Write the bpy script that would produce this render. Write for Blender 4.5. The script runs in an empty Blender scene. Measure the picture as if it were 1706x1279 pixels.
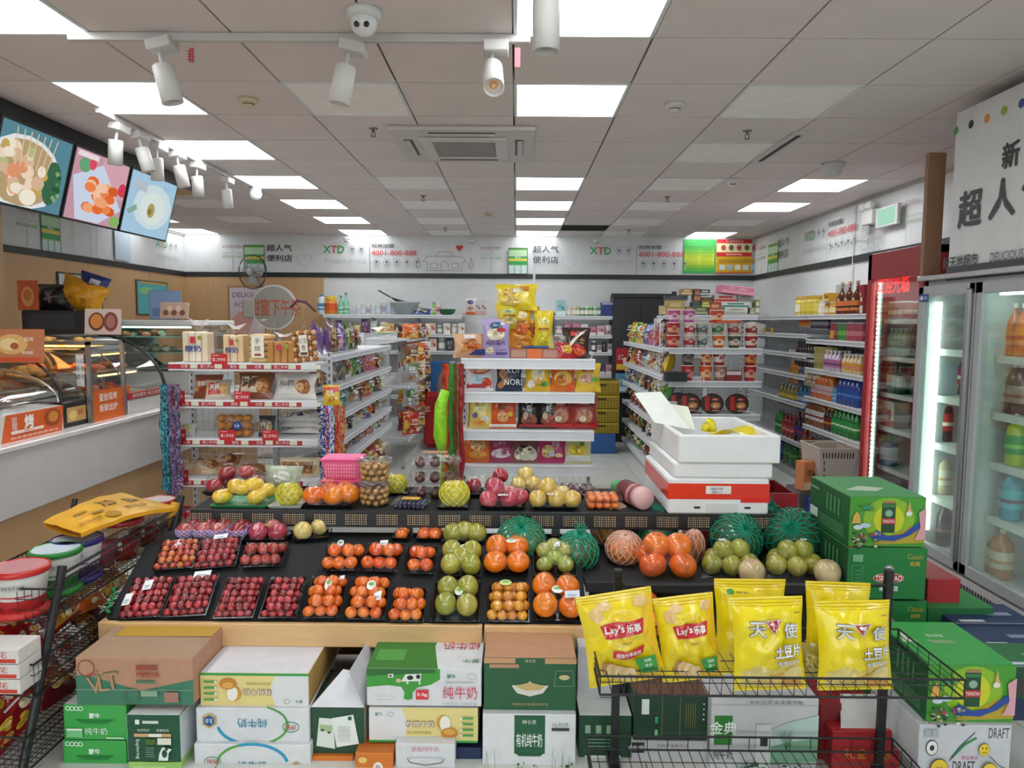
import bpy, math, random
from math import sin, cos, pi, sqrt, radians
from mathutils import Vector, Matrix, noise, geometry
S = bpy.context.scene
C = S.collection
# ---------------------------------------------------------------- camera
FPX, PIT, YAW, ROL, CZ = 1202.4, .085975, -.005143, -.007204, 1.65
def _rot(v):
 x, y, z = v
 c, s = cos(ROL), sin(ROL); x, z = c*x+s*z, -s*x+c*z
 c, s = cos(PIT), sin(PIT); y, z = c*y+s*z, -s*y+c*z
 c, s = cos(YAW), sin(YAW); x, y = c*x+s*y, -s*x+c*y
 return Vector((x, y, z))
cam = bpy.data.objects.new('camera', bpy.data.cameras.new('camera')); C.objects.link(cam)
cam.data.sensor_width = 36; cam.data.lens = FPX*36/1706; cam.data.clip_start = .05; cam.data.clip_end = 100
_r, _u, _b = _rot((1, 0, 0)), _rot((0, 0, 1)), -_rot((0, 1, 0))
cam.matrix_world = Matrix(((_r.x, _u.x, _b.x, 0), (_r.y, _u.y, _b.y, 0), (_r.z, _u.z, _b.z, CZ), (0, 0, 0, 1)))
S.camera = cam
def P(px, py, X=None, Y=None, Z=None):      # the point in the shop at a measured place in the photograph, at a known distance
 v = _rot(((px-853)/FPX, 1, -(py-639.5)/FPX))
 t = X/v.x if X is not None else Y/v.y if Y is not None else (Z-CZ)/v.z
 return Vector((v.x*t, v.y*t, v.z*t+CZ))
# ---------------------------------------------------------------- world, exposure, light strengths
W = bpy.data.worlds.new('world'); S.world = W; W.use_nodes = True
W.node_tree.nodes['Background'].inputs[0].default_value = (.95, .97, 1, 1)
W.node_tree.nodes['Background'].inputs[1].default_value = 2.7
S.view_settings.view_transform = 'Standard'; S.view_settings.look = 'None'
S.view_settings.exposure = 0.55; S.view_settings.gamma = 1; S.view_settings.use_curve_mapping = False
PANEL_STRENGTH = 8.0
R = random.Random(7)
# ---------------------------------------------------------------- colour
def lin(c):
 if isinstance(c, str):
  c = [int(c[i:i+2], 16)/255 for i in (0, 2, 4)]
 return tuple(((v+.055)/1.055)**2.4 if v > .04045 else v/12.92 for v in c)
# ---------------------------------------------------------------- materials (all read the paint colour of each face)
MATS = {}
def mat(k):
 if k in MATS: return MATS[k]
 m = bpy.data.materials.new(k); m.use_nodes = True; MATS[k] = m
 nt = m.node_tree; N = nt.nodes; Lk = nt.links; N.clear()
 def n(t, **kw):
  a = N.new(t)
  for q, v in kw.items(): setattr(a, q, v)
  return a
 out = n('ShaderNodeOutputMaterial'); att = n('ShaderNodeAttribute', attribute_name='Col')
 tc = n('ShaderNodeTexCoord')
 def noise_(scale, detail=3, vec=None):
  a = n('ShaderNodeTexNoise'); a.inputs['Scale'].default_value = scale; a.inputs['Detail'].default_value = detail
  Lk.new(vec or tc.outputs['Object'], a.inputs['Vector']); return a
 def tinted(lo, hi, scale, vec=None, detail=3):
  a = noise_(scale, detail, vec); r = n('ShaderNodeMapRange'); r.inputs[1].default_value = .3; r.inputs[2].default_value = .7
  r.inputs[3].default_value = lo; r.inputs[4].default_value = hi; Lk.new(a.outputs[0], r.inputs[0])
  h = n('ShaderNodeVectorMath', operation='SCALE'); Lk.new(att.outputs['Color'], h.inputs[0]); Lk.new(r.outputs[0], h.inputs[3])
  return h.outputs[0]
 def bump(scale, st, vec=None, dist=.002):
  a = noise_(scale, 3, vec); b = n('ShaderNodeBump'); b.inputs['Strength'].default_value = st; b.inputs['Distance'].default_value = dist
  Lk.new(a.outputs[0], b.inputs['Height']); return b.outputs[0]
 if k in ('glass', 'film', 'clear', 'fridge_glass'):
  tr = n('ShaderNodeBsdfTransparent'); gl = n('ShaderNodeBsdfGlossy'); lw = n('ShaderNodeLayerWeight'); mx = n('ShaderNodeMixShader')
  mr = n('ShaderNodeMapRange')
  lo, hi, ro, bl = {'glass': (.04, .5, .03, .35), 'fridge_glass': (.03, .4, .05, .35), 'film': (.025, .5, .05, .5), 'clear': (.04, .5, .09, .5)}[k]
  lw.inputs['Blend'].default_value = bl; pw = n('ShaderNodeMath', operation='POWER'); pw.inputs[1].default_value = 4 if k in ('film', 'clear') else 1
  Lk.new(lw.outputs['Facing'], pw.inputs[0])
  mr.inputs[3].default_value = lo; mr.inputs[4].default_value = hi
  gl.inputs['Roughness'].default_value = ro
  Lk.new(pw.outputs[0], mr.inputs[0]); Lk.new(mr.outputs[0], mx.inputs[0])
  t = {'glass': (.93, .97, .96, 1), 'fridge_glass': (.9, .95, .93, 1), 'film': (.99, .99, .99, 1), 'clear': (.975, .975, .975, 1)}[k]
  tr.inputs[0].default_value = t
  if k in ('film', 'clear'):
   bp = bump(30 if k == 'film' else 20, 1.0 if k == 'film' else .25, dist=.008); Lk.new(bp, gl.inputs['Normal'])
  Lk.new(tr.outputs[0], mx.inputs[1]); Lk.new(gl.outputs[0], mx.inputs[2]); Lk.new(mx.outputs[0], out.inputs[0])
  return m
 if k.startswith('emit'):
  e = n('ShaderNodeEmission'); e.inputs[1].default_value = float(k[4:]); Lk.new(att.outputs['Color'], e.inputs[0]); Lk.new(e.outputs[0], out.inputs[0])
  return m
 b = n('ShaderNodeBsdfPrincipled'); I = b.inputs; Lk.new(b.outputs[0], out.inputs[0])
 spec = dict(matte=(.75, 0), semi=(.45, 0), gloss=(.18, 0), foil=(.3, 0), metal=(.35, .9), fruit=(.33, 0), wood=(.5, 0), tile=(.85, 0), floor=(.3, 0),
    card=(.55, 0), cloth=(.9, 0), print=(.4, 0), bottle=(.12, 0), crinkle=(.25, 0), laminate=(.45, 0), wallpaint=(.6, 0))[k]
 I['Roughness'].default_value = spec[0]; I['Metallic'].default_value = spec[1]
 col = att.outputs['Color']
 if k in ('fruit',):
  col = tinted(.78, 1.15, 30); Lk.new(bump(220, .25, dist=.001), I['Normal'])
 elif k == 'foil':
  col = tinted(.92, 1.05, 12); Lk.new(bump(22, .55, dist=.006), I['Normal'])
 elif k == 'crinkle':
  col = tinted(.8, 1.15, 25); Lk.new(bump(60, .9, dist=.006), I['Normal'])
 elif k in ('wood', 'laminate'):
  mp = n('ShaderNodeMapping'); mp.inputs['Scale'].default_value = (1.2, 14, 14) if k == 'wood' else (9, 9, .7)
  Lk.new(tc.outputs['Object'], mp.inputs[0]); col = tinted(.9 if k == 'wood' else .95, 1.08 if k == 'wood' else 1.03, 3, mp.outputs[0], 6)
  Lk.new(bump(8, .1, mp.outputs[0]), I['Normal'])
 elif k == 'tile':
  col = tinted(.96, 1.03, 2); Lk.new(bump(260, .25, dist=.001), I['Normal'])
 elif k == 'floor':
  col = tinted(.95, 1.04, 4)
 elif k == 'card':
  col = tinted(.94, 1.04, 20); Lk.new(bump(90, .1, dist=.001), I['Normal'])
 elif k == 'cloth':
  col = tinted(.8, 1.1, 40); Lk.new(bump(150, .4, dist=.002), I['Normal'])
 elif k == 'metal':
  col = tinted(.92, 1.05, 6)
 elif k in ('matte', 'semi', 'gloss', 'wallpaint', 'bottle'):
  col = tinted(.96, 1.03, 9)
 if k == 'bottle': I['Coat Weight'].default_value = .4
 if k == 'fruit': I['Coat Weight'].default_value = .9; I['Coat Roughness'].default_value = .07
 if k == 'foil': I['Coat Weight'].default_value = .5; I['Coat Roughness'].default_value = .12
 Lk.new(col, I['Base Color'])
 return m
# ---------------------------------------------------------------- text outlines
_TX = {}
def text2d(s, bold=0.0):
 key = (s, bold)
 if key in _TX: return _TX[key]
 cu = bpy.data.curves.new('lettering', 'FONT'); cu.body = s; cu.size = 1; cu.resolution_u = 2; cu.offset = bold
 o = bpy.data.objects.new('lettering', cu); me = bpy.data.meshes.new_from_object(o)
 vs = [(v.co.x, v.co.y) for v in me.vertices]; fs = [tuple(p.vertices) for p in me.polygons]
 bpy.data.objects.remove(o); bpy.data.curves.remove(cu); bpy.data.meshes.remove(me)
 if not vs: vs = [(0, 0)]
 x0 = min(v[0] for v in vs); x1 = max(v[0] for v in vs); y0 = min(v[1] for v in vs); y1 = max(v[1] for v in vs)
 h = max(y1-y0, .01)
 vs = [((x-(x0+x1)/2)/h, (y-(y0+y1)/2)/h) for x, y in vs]
 _TX[key] = (vs, fs, (x1-x0)/h); return _TX[key]
# ---------------------------------------------------------------- mesh builder
class M:
 def __init__(s): s.v = []; s.f = []; s.c = []; s.T = None
 def add(s, vs, fs, col):
  o = len(s.v)
  s.v += [tuple(s.T @ Vector(p)) for p in vs] if s.T else [tuple(p) for p in vs]
  s.f += [tuple(i+o for i in f) for f in fs]
  if isinstance(col, list): s.c += [lin(c) for c in col]
  else: s.c += [lin(col)]*len(fs)
  return s
 def box(s, x0, y0, z0, x1, y1, z1, col, b=0):
  if b:
   b = min(b, abs(x1-x0)/2.2, abs(y1-y0)/2.2, abs(z1-z0)/2.2); vs = []; fs = []
   X, Y, Z = (x0, x1), (y0, y1), (z0, z1); sg = (1, -1); ix = {}
   for i in (0, 1):
    for j in (0, 1):
     for k in (0, 1):
      for a in range(3):
       d = [b*sg[i], b*sg[j], b*sg[k]]; d[a] = 0
       ix[i, j, k, a] = len(vs); vs.append((X[i]+d[0], Y[j]+d[1], Z[k]+d[2]))
   for a in range(3):
    for e in (0, 1):
     q = []
     for p, r in ((0, 0), (1, 0), (1, 1), (0, 1)):
      t = [0, 0, 0]; t[a] = e; t[(a+1) % 3] = p; t[(a+2) % 3] = r; q.append(ix[t[0], t[1], t[2], a])
     fs.append(q if e else q[::-1])
    u, w = (a+1) % 3, (a+2) % 3
    for p in (0, 1):
     for r in (0, 1):
      t0 = [0, 0, 0]; t0[u] = p; t0[w] = r; t1 = list(t0); t1[a] = 1
      q = [ix[(*t0, u)], ix[(*t0, w)], ix[(*t1, w)], ix[(*t1, u)]]
      fs.append(q)
   for i in (0, 1):
    for j in (0, 1):
     for k in (0, 1): fs.append([ix[i, j, k, 0], ix[i, j, k, 1], ix[i, j, k, 2]])
   return s.add(vs, fs, col)
  vs = [(x0, y0, z0), (x1, y0, z0), (x1, y1, z0), (x0, y1, z0), (x0, y0, z1), (x1, y0, z1), (x1, y1, z1), (x0, y1, z1)]
  return s.add(vs, [(0, 3, 2, 1), (4, 5, 6, 7), (0, 1, 5, 4), (1, 2, 6, 5), (2, 3, 7, 6), (3, 0, 4, 7)], col)
 def hexa(s, b, t, col):
  return s.add(list(b)+list(t), [(0, 3, 2, 1), (4, 5, 6, 7), (0, 1, 5, 4), (1, 2, 6, 5), (2, 3, 7, 6), (3, 0, 4, 7)], col)
 def quad(s, a, b, c, d, col): return s.add([a, b, c, d], [(0, 1, 2, 3)], col)
 def tube(s, pts, r, col, n=6, cap=True):
  pts = [Vector(p) for p in pts]; vs = []; fs = []
  for i, p in enumerate(pts):
   d = (pts[min(i+1, len(pts)-1)]-pts[max(i-1, 0)]).normalized()
   a = d.cross(Vector((0, 0, 1)) if abs(d.z) < .9 else Vector((1, 0, 0))).normalized(); b = d.cross(a)
   rr = r[i] if isinstance(r, (list, tuple)) else r
   for k in range(n): t = 2*pi*k/n; vs.append(p+a*cos(t)*rr+b*sin(t)*rr)
  for i in range(len(pts)-1):
   for k in range(n): k2 = (k+1) % n; fs.append((i*n+k, i*n+k2, (i+1)*n+k2, (i+1)*n+k))
  if cap: fs += [tuple(range(n))[::-1], tuple(range((len(pts)-1)*n, len(pts)*n))]
  return s.add(vs, fs, col)
 def lathe(s, prof, col, n=16, c=(0, 0, 0), cap=True, sx=1, sy=1):      # prof: (r, z[, colour of the band above])
  vs = []; fs = []; cl = []
  for p in prof:
   for k in range(n): t = 2*pi*k/n; vs.append((c[0]+p[0]*cos(t)*sx, c[1]+p[0]*sin(t)*sy, c[2]+p[1]))
  for i in range(len(prof)-1):
   for k in range(n):
    k2 = (k+1) % n; fs.append((i*n+k, i*n+k2, (i+1)*n+k2, (i+1)*n+k)); cl.append(prof[i][2] if len(prof[i]) > 2 else col)
  if cap: fs += [tuple(range(n))[::-1], tuple(range((len(prof)-1)*n, len(prof)*n))]; cl += [cl[0], cl[-1]]
  return s.add(vs, fs, cl)
 def ball(s, c, rx, ry=None, rz=None, col='ffffff', n=12, m=8, f=None):
  ry = ry or rx; rz = rz or rx; vs = [(c[0], c[1], c[2]-rz)]; fs = []
  for j in range(1, m):
   a = -pi/2+pi*j/m
   for k in range(n):
    t = 2*pi*k/n; d = Vector((cos(a)*cos(t), cos(a)*sin(t), sin(a))); q = f(d) if f else 1
    vs.append((c[0]+d.x*rx*q, c[1]+d.y*ry*q, c[2]+d.z*rz*q))
  vs.append((c[0], c[1], c[2]+rz*(f(Vector((0, 0, 1))) if f else 1))); L = len(vs)-1
  for k in range(n): k2 = (k+1) % n; fs.append((0, 1+k2, 1+k)); fs.append((L, L-n+k, L-n+k2))
  for j in range(m-2):
   for k in range(n): k2 = (k+1) % n; fs.append((1+j*n+k, 1+j*n+k2, 1+(j+1)*n+k2, 1+(j+1)*n+k))
  return s.add(vs, fs, col)
 def surf(s, fn, nu, nv, col):        # fn(u, v in 0..1) -> point; col may be fn(u, v)
  vs = [fn(i/nu, j/nv) for j in range(nv+1) for i in range(nu+1)]
  fs = [(j*(nu+1)+i, j*(nu+1)+i+1, (j+1)*(nu+1)+i+1, (j+1)*(nu+1)+i) for j in range(nv) for i in range(nu)]
  return s.add(vs, fs, [col((i+.5)/nu, (j+.5)/nv) for j in range(nv) for i in range(nu)] if callable(col) else col)
 def mesh(s, name, mt, smooth=False):
  me = bpy.data.meshes.new(name); me.from_pydata(s.v, [], s.f)
  at = me.color_attributes.new('Col', 'FLOAT_COLOR', 'CORNER'); buf = []
  for f, c in zip(s.f, s.c): buf += [c[0], c[1], c[2], 1.0]*len(f)
  at.data.foreach_set('color', buf)
  me.materials.append(mat(mt))
  if smooth: me.shade_smooth()
  return me
def flat(O, U, V, N):        # a printable flat face: u, v in metres along U, V
 O, U, V, N = Vector(O), Vector(U).normalized(), Vector(V).normalized(), Vector(N).normalized()
 return lambda u, v, h=0: O+U*u+V*v+N*h
def paint(shapes, sf, m=None, dh=.0006, h0=.0006, sub=1):
 m = m or M(); h = h0
 for s in shapes:
  k = s[0]
  if k == 'r':
   _, x0, y0, x1, y1, c = s; nn = max(1, int(sub))
   m.surf(lambda u, v: sf(x0+(x1-x0)*u, y0+(y1-y0)*v, h), nn, nn, c)
  elif k in 'co':      # c: ellipse cx cy rx ry col ; o: ring with thickness
   _, cx, cy, rx, ry, c = s[:6]; n = 20
   if k == 'o':
    w = s[6]; vs = []
    for i in range(n): t = 2*pi*i/n; vs += [sf(cx+rx*cos(t), cy+ry*sin(t), h), sf(cx+(rx-w)*cos(t), cy+(ry-w)*sin(t), h)]
    m.add(vs, [(2*i, (2*i+2) % (2*n), (2*i+3) % (2*n), 2*i+1) for i in range(n)], c)
   else:
    vs = [sf(cx, cy, h)]; fs = []; rings = (5 if rx > .03 else 3) if sub > 1 else 1
    for q in range(1, rings+1):
     for i in range(n): t = 2*pi*i/n; vs.append(sf(cx+rx*cos(t)*q/rings, cy+ry*sin(t)*q/rings, h))
    fs = [(0, 1+i, 1+(i+1) % n) for i in range(n)]
    for q in range(rings-1): fs += [(1+q*n+i, 1+(q+1)*n+i, 1+(q+1)*n+(i+1) % n, 1+q*n+(i+1) % n) for i in range(n)]
    m.add(vs, fs, c)
  elif k == 'p':
   pts = s[1]; tri = geometry.tessellate_polygon([[Vector((x, y, 0)) for x, y in pts]])
   vs = list(pts); fs = [tuple(t) for t in tri]; lim = .2/sub if sub > 1 else 9; q = 0
   while q < len(fs) and len(fs) < 900:
    t = fs[q]; e, k3 = max((math.dist(vs[t[i]], vs[t[(i+1) % 3]]), i) for i in range(3))
    if e < lim: q += 1; continue
    a_, b_, c_ = t[k3], t[(k3+1) % 3], t[(k3+2) % 3]; vs.append(((vs[a_][0]+vs[b_][0])/2, (vs[a_][1]+vs[b_][1])/2)); n_ = len(vs)-1
    fs[q] = (a_, n_, c_); fs.append((n_, b_, c_))
   m.add([sf(x, y, h) for x, y in vs], fs, s[2])
  elif k == 'l':       # polyline: points, width, colour
   pts, w, c = s[1:4]
   for (x0, y0), (x1, y1) in zip(pts, pts[1:]):
    d = sqrt((x1-x0)**2+(y1-y0)**2) or 1; nx, ny = -(y1-y0)/d*w/2, (x1-x0)/d*w/2
    m.quad(sf(x0-nx, y0-ny, h), sf(x1-nx, y1-ny, h), sf(x1+nx, y1+ny, h), sf(x0+nx, y0+ny, h), c)
  elif k == 't':       # text, centre x, centre y, height, colour [, dict(w=, a=, b=)]
   _, st, cx, cy, hh, c = s[:6]; kw = s[6] if len(s) > 6 else {}
   vs, fs, asp = text2d(st); bo = kw.get('b', 0)*.9; sx = kw['w']/max(asp, .2) if 'w' in kw else hh; a = kw.get('a', 0); ca, sa = cos(a), sin(a)
   if sub > 1: h += .0012
   for ox, oy in (((-bo, 0), (bo, 0), (0, bo), (0, -bo)) if bo else ((0, 0),)):
    h += dh*.05; m.add([sf(cx+(x+ox)*sx*ca-(y+oy)*hh*sa, cy+(x+ox)*sx*sa+(y+oy)*hh*ca, h) for x, y in vs], fs, c)
  h += dh
 return m
# ---------------------------------------------------------------- objects
def meta(o, label=None, cat=None, group=None, kind=None):
 if label:
  ws = label.split()
  for art in ('a', 'an', 'the', 'with', 'row'):
   while len(ws) > 15 and art in ws[:-1]: ws.remove(art)
  label = ' '.join(ws)
 for k, v in (('label', label), ('category', cat), ('group', group), ('kind', kind)):
  if v: o[k] = v
 return o
def part(name, me, parent=None, label=None, kind=None, loc=None, rot=None, **kw):
 o = bpy.data.objects.new(name, me); C.objects.link(o)
 if parent: o.parent = parent
 if loc is not None: o.location = loc
 if rot is not None: o.rotation_euler = rot
 return meta(o, label, kw.get('cat'), kw.get('group'), kind)
def struct(name, m, mt, parent=None, smooth=False):
 return part(name, m.mesh(name, mt, smooth), parent, kind='structure' if not parent else None)
def place(spec, name, label, cat, loc=(0, 0, 0), rot=(0, 0, 0), group=None, sc=1):
 if isinstance(rot, (int, float)): rot = (0, 0, rot)
 if len(spec) == 1 and not spec[0][2]:
  r = bpy.data.objects.new(name, spec[0][1]); C.objects.link(r)
 else:
  r = bpy.data.objects.new(name, None); r.empty_display_size = .05; C.objects.link(r)
  def sub(q, par):
   a = part(q[0], q[1], par, q[3] if len(q) > 3 else None, q[4] if len(q) > 4 else None)
   if len(q) > 5 and q[5]: a.location = q[5]
   if len(q) > 6 and q[6]: a.rotation_euler = q[6]
   for z in q[2]: sub(z, a)
  for s in spec: sub(s, r)
 if isinstance(rot, Matrix): r.location = loc; r.rotation_euler = rot.to_euler()
 else: r.location = loc; r.rotation_euler = rot
 r.scale = sc if isinstance(sc, tuple) else (sc, sc, sc)
 return meta(r, label, cat, group)
def pt(name, m, mt, smooth=False, sub=(), label=None, kind=None): return (name, m.mesh(name, mt, smooth), list(sub), label, kind)
ORD = ['nearest', 'second', 'third', 'fourth', 'fifth', 'sixth', 'seventh', 'eighth', 'ninth', 'tenth', 'eleventh', 'twelfth', 'thirteenth', 'fourteenth', 'fifteenth', 'sixteenth', 'seventeenth', 'eighteenth']
def nth(i, end): return ('leftmost' if end == 'left' else 'rightmost' if end == 'right' else 'nearest' if end == 'front' else 'topmost') if i == 0 else '%s from the %s' % (ORD[i], end)
# ================================================================ ROOM
XL, XR, YB, YF, ZC = -4.76, 3.38, 10.41, -3.4, 2.867
GX, GY = -.022, 3.213
WHITE, WOODC, BLACK = 'e6e6e8', 'c9a377', '26282a'
fl = struct('floor', M().box(XL-.1, YF, -.1, XR+.1, YB, -.012, '55554f'), 'matte')
tm = M().box(-.398, -.398, -.012, .398, .398, 0, 'cfd0ca').mesh('floor_tile', 'floor')
for i in range(-6, 5):
 for j in range(-1, 13):
  x, y = .1+.8*i, .4+.8*j
  if x-.4 > XL-.3 and x+.4 < XR+.35 and y < YB: part('floor_tile', tm, fl, loc=(x, y, 0))
ce = struct('ceiling', M().box(XL-.1, YF, ZC+.03, XR+.1, YB+.1, ZC+.08, '2a2928').box(XL-.05, YF, ZC-.03, XL+.02, YB, ZC+.03, 'b5b2ad').box(XR-.02, YF, ZC-.03, XR+.05, YB, ZC+.03, 'b5b2ad'), 'matte')
ct = M().box(-.295, -.295, 0, .295, .295, .012, 'dfd5d2').mesh('ceiling_tile', 'tile')
LIT = [(-4, j) for j in (-5, -3, -1, 1, 3, 5, 7, 9, 11)]+[(0, j) for j in (-5, -3, -1, 1, 5, 7, 9, 11)]+[(4, j) for j in (-5, -3, 5, 7, 11)]+[(-8, 9), (-8, 11)]
OFF = [(i, j) for i in (-2, 2) for j in (1, 3, 5, 7, 9, 11) if (i, j) != (-2, 3)]+[(4, 9), (-6, 7), (-6, 9)]
AC = [(-1, 3), (-1, 4), (-2, 3), (-2, 4)]
fr = M()
for a in (-1, 1): fr.box(-.297, a*.29-.008, -.004, .297, a*.29+.008, .012, 'dfe3e4').box(a*.29-.008, -.297, -.004, a*.29+.008, .297, .012, 'dfe3e4')
frm = fr.mesh('frame', 'semi')
def diff(c, k): return M().box(-.282, -.282, 0, .282, .282, .01, c).mesh('diffuser', k)
dl, do = diff('f2f6f8', 'emit%g' % PANEL_STRENGTH), diff('f6f2ee', 'matte')
dl2 = diff('f2f6f8', 'emit%g' % (PANEL_STRENGTH*.45))
colname = {-8: 'far left wall row', -4: 'left row', 0: 'centre row', 4: 'right row', -2: 'left of centre', 2: 'right of centre', -6: 'far left'}
nl = {}
for i in range(-8, 6):
 for j in range(-11, 12):
  x, y = GX+.6*(i+.5), GY+.6*(j+.5)
  if i == -8: x = GX+.6*-7-.26
  if (i, j) in LIT or (i, j) in OFF:
   on = (i, j) in LIT; nl[on, i] = nl.get((on, i), -1)+1
   o = place([('frame', frm, []), ('diffuser', (dl2 if j == 11 or i == -8 else dl) if on else do, [])], 'ceiling_light',
                      ('lit white square ceiling panel, ' if on else 'unlit pale ceiling panel, ')+nth(nl[on, i], 'front')+' in the '+colname[i], 'ceiling light', (x, y, ZC), group='lit ceiling panels' if on else 'unlit ceiling panels')
   if i == -8: o.scale = (.85, 1, 1)
   continue
  if (i, j) == (1, 10) or x > XR+.2: continue
  if (i, j) == (-1, 4) : pass
  if i == -8:
   part('ceiling_tile', ct, ce, loc=(x-.0, y, ZC)).scale = (.87, 1, 1); continue
  part('ceiling_tile', ct, ce, loc=(x, y, ZC))
m = M()
for k in range(6): m.box(-.28, -.25+.1*k, 0, .28, -.235+.1*k, .02, '3c3c3a')
place([pt('frame', M().box(-.297, -.297, 0, .297, -.285, .015, '8a8a86').box(-.297, .285, 0, .297, .297, .015, '8a8a86'), 'semi'), pt('slats', m, 'matte')], 'ceiling_vent', 'dark open slotted vent in the ceiling near the back wall', 'vent', (GX+.9, GY+6.3, ZC))
# ---- walls
wb = struct('wall_back', M().box(XL-.1, YB, 0, XR+.1, YB+.1, ZC+.03, 'd9dadb'), 'wallpaint')
zs0, zs1 = 2.262, 2.33
struct('trim_1', M().box(XL, YB-.02, zs0, .235, YB, zs1, BLACK).box(.27, YB-.02, zs0, XR, YB, zs1, BLACK), 'semi')
part('wall_panel', M().box(XL, YB-.012, 0, P(540, 500, Y=YB).x, YB, zs0, WOODC).mesh('wall_panel', 'laminate'), wb, 'beige wood grain panelling')
wl = struct('wall_left', M().box(XL-.1, YF, 0, XL, YB, ZC+.03, 'd9dadb'), 'wallpaint')
ys = [YF]+[-1.4+1.35*k for k in range(9)]+[YB-.01]
for a, b in zip(ys, ys[1:]): part('wall_panel', M().box(XL, a+.003, 0, XL+.012, b-.003, zs0, WOODC).mesh('wall_panel', 'laminate'), wl, 'beige wood grain panelling')
struct('trim_2', M().box(XL, YF, zs0, XL+.022, YB, zs1, BLACK), 'semi')
struct('wall_pillar', M().box(XL, 3.4, 0, -4.32, 6.12, 2.867, WOODC), 'laminate')
wr = struct('wall_right', M().box(XR, YF, 0, XR+.1, YB, ZC+.03, 'd9dadb'), 'wallpaint')
yg = P(1422, 440, X=XR).y
struct('trim_3', M().box(XR-.02, YF, zs0, XR, yg-.02, zs1, BLACK).box(XR-.02, yg+.02, zs0, XR, YB, zs1, BLACK), 'semi')
part('joint_strip', M().box(XR-.01, yg-.02, 1.2, XR, yg+.02, ZC, 'c8cacc').mesh('joint_strip', 'semi'), wr)
part('joint_strip', M().box(.235, YB-.012, 1.2, .27, YB, ZC, 'd0d0d2').mesh('joint_strip', 'semi'), wb)
struct('wall_front', M().box(XL-.1, YF-.1, 2.6, XR+.1, YF, ZC+.03, 'cfd0d0').box(XL-.1, YF-.1, 0, XL+.5, YF, 2.6, 'cfd0d0').box(XR-.5, YF-.1, 0, XR+.1, YF, 2.6, 'cfd0d0'), 'wallpaint')
struct('added_window_1', M().box(XL+.5, YF-.06, .1, XR-.5, YF-.05, 2.6, 'ffffff'), 'glass')  # unseen shop-front glass, added in the opened wall to bring in daylight
struct('trim_4', M().box(XL+.5, YF-.1, 0, XR-.5, YF, .1, '8a8c90').box(-1.9, YF-.08, .1, -1.85, YF-.03, 2.6, '8a8c90').box(.5, YF-.08, .1, .55, YF-.03, 2.6, '8a8c90'), 'semi')
struct('pavement', M().box(XL-6, YF-8, -.1, XR+6, YF-.1, -.01, '9a9894'), 'matte')
# ---- printed band on the walls: shop front drawing, lettering, logo, hotline and icons
G1, RD, DK = '2f9e52', 'd64550', '3a3c40'
def shopfront(x, y, w, h):
 s = [('r', x, y, x+w, y+h, 'cfe3dc'), ('r', x, y+h*.33, x+w, y+h, '8fd08a')]
 s += [('r', x, y+h*.93, x+w, y+h, '60a838'), ('r', x, y+h*.68, x+w, y+h*.92, 'b8d9b0'), ('r', x, y+h*.6, x+w, y+h*.68, G1), ('r', x, y+h*.5, x+w, y+h*.6, 'd8c94a'), ('r', x, y+h*.36, x+w, y+h*.5, G1)]
 s += [('t', '便利店', x+w*.5, y+h*.64, h*.07, 'ffffff'), ('r', x+w*.35, y+h*.72, x+w*.36, y+h*.9, 'e8e8e8')]
 for k in range(4): s.append(('r', x+w*k/3.05, y, x+w*k/3.05+.008, y+h*.35, '6a8a80'))
 s += [('l', [(x, y), (x+w, y), (x+w, y+h), (x, y+h), (x, y)], .008, '55584f')]
 return s
def icon(x, y, r):
 return [('o', x, y, r, r*1.1, '9a9ca0', .006), ('c', x, y+r*.15, r*.45, r*.4, '70747a'), ('r', x-r*.3, y-r*.6, x+r*.3, y-r*.45, '70747a'), ('r', x-r*.5, y-r*1.5, x+r*.5, y-r*1.35, 'b0b2b6')]
def sign_small(x, w):      # small XTD hotline cross
 return [('t', 'XTD超市便利', x, .36, .05, 'a06a70', dict(w=w)), ('r', x-w*.5, .265, x+w*.5, .27, '8fc08a'), ('t', '4001-800-888', x, .22, .04, '8fb98a', dict(w=w)), ('r', x-.004, .02, x+.004, .2, '9a9ca0'), ('r', x-.004, .28, x+.004, .325, '9a9ca0')]
def sign_name(x, hh=.095): return [('t', '超人气', x, .345, hh, '202224', dict(w=.36, b=.012)), ('t', '便利店', x, .2, hh, '202224', dict(w=.36, b=.012))]
def heart(x, y, r, c, w=None):
 pts = [(x+r*(16*sin(t)**3)/16, y+r*(13*cos(t)-5*cos(2*t)-2*cos(3*t)-cos(4*t))/16) for t in [2*pi*k/24 for k in range(24)]]
 return [('l', pts+pts[:1], w, c)] if w else [('p', pts, c)]
def logo(x):
 s = [('t', 'X', x-.1, .33, .1, G1, dict(b=.03)), ('t', 'T', x, .33, .1, RD, dict(b=.03)), ('t', 'D', x+.1, .33, .1, G1, dict(b=.03))]
 for k in (0, 1): s += icon(x+.26+k*.13, .33, .045)
 return s+[('t', '新天地超市 便利生活', x+.16, .17, .06, 'b9bbbe', dict(w=.6))]
def hotline(x):
 s = [('r', x-.05, .0, x-.044, .4, '55585c'), ('t', '招商加盟', x+.14, .385, .05, '303236', dict(w=.32, b=.02)), ('t', '4001-800-888', x+.3, .285, .07, RD, dict(w=.64, b=.02))]
 for k in range(5): s += icon(x+.05+k*.145, .15, .05)
 return s
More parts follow.
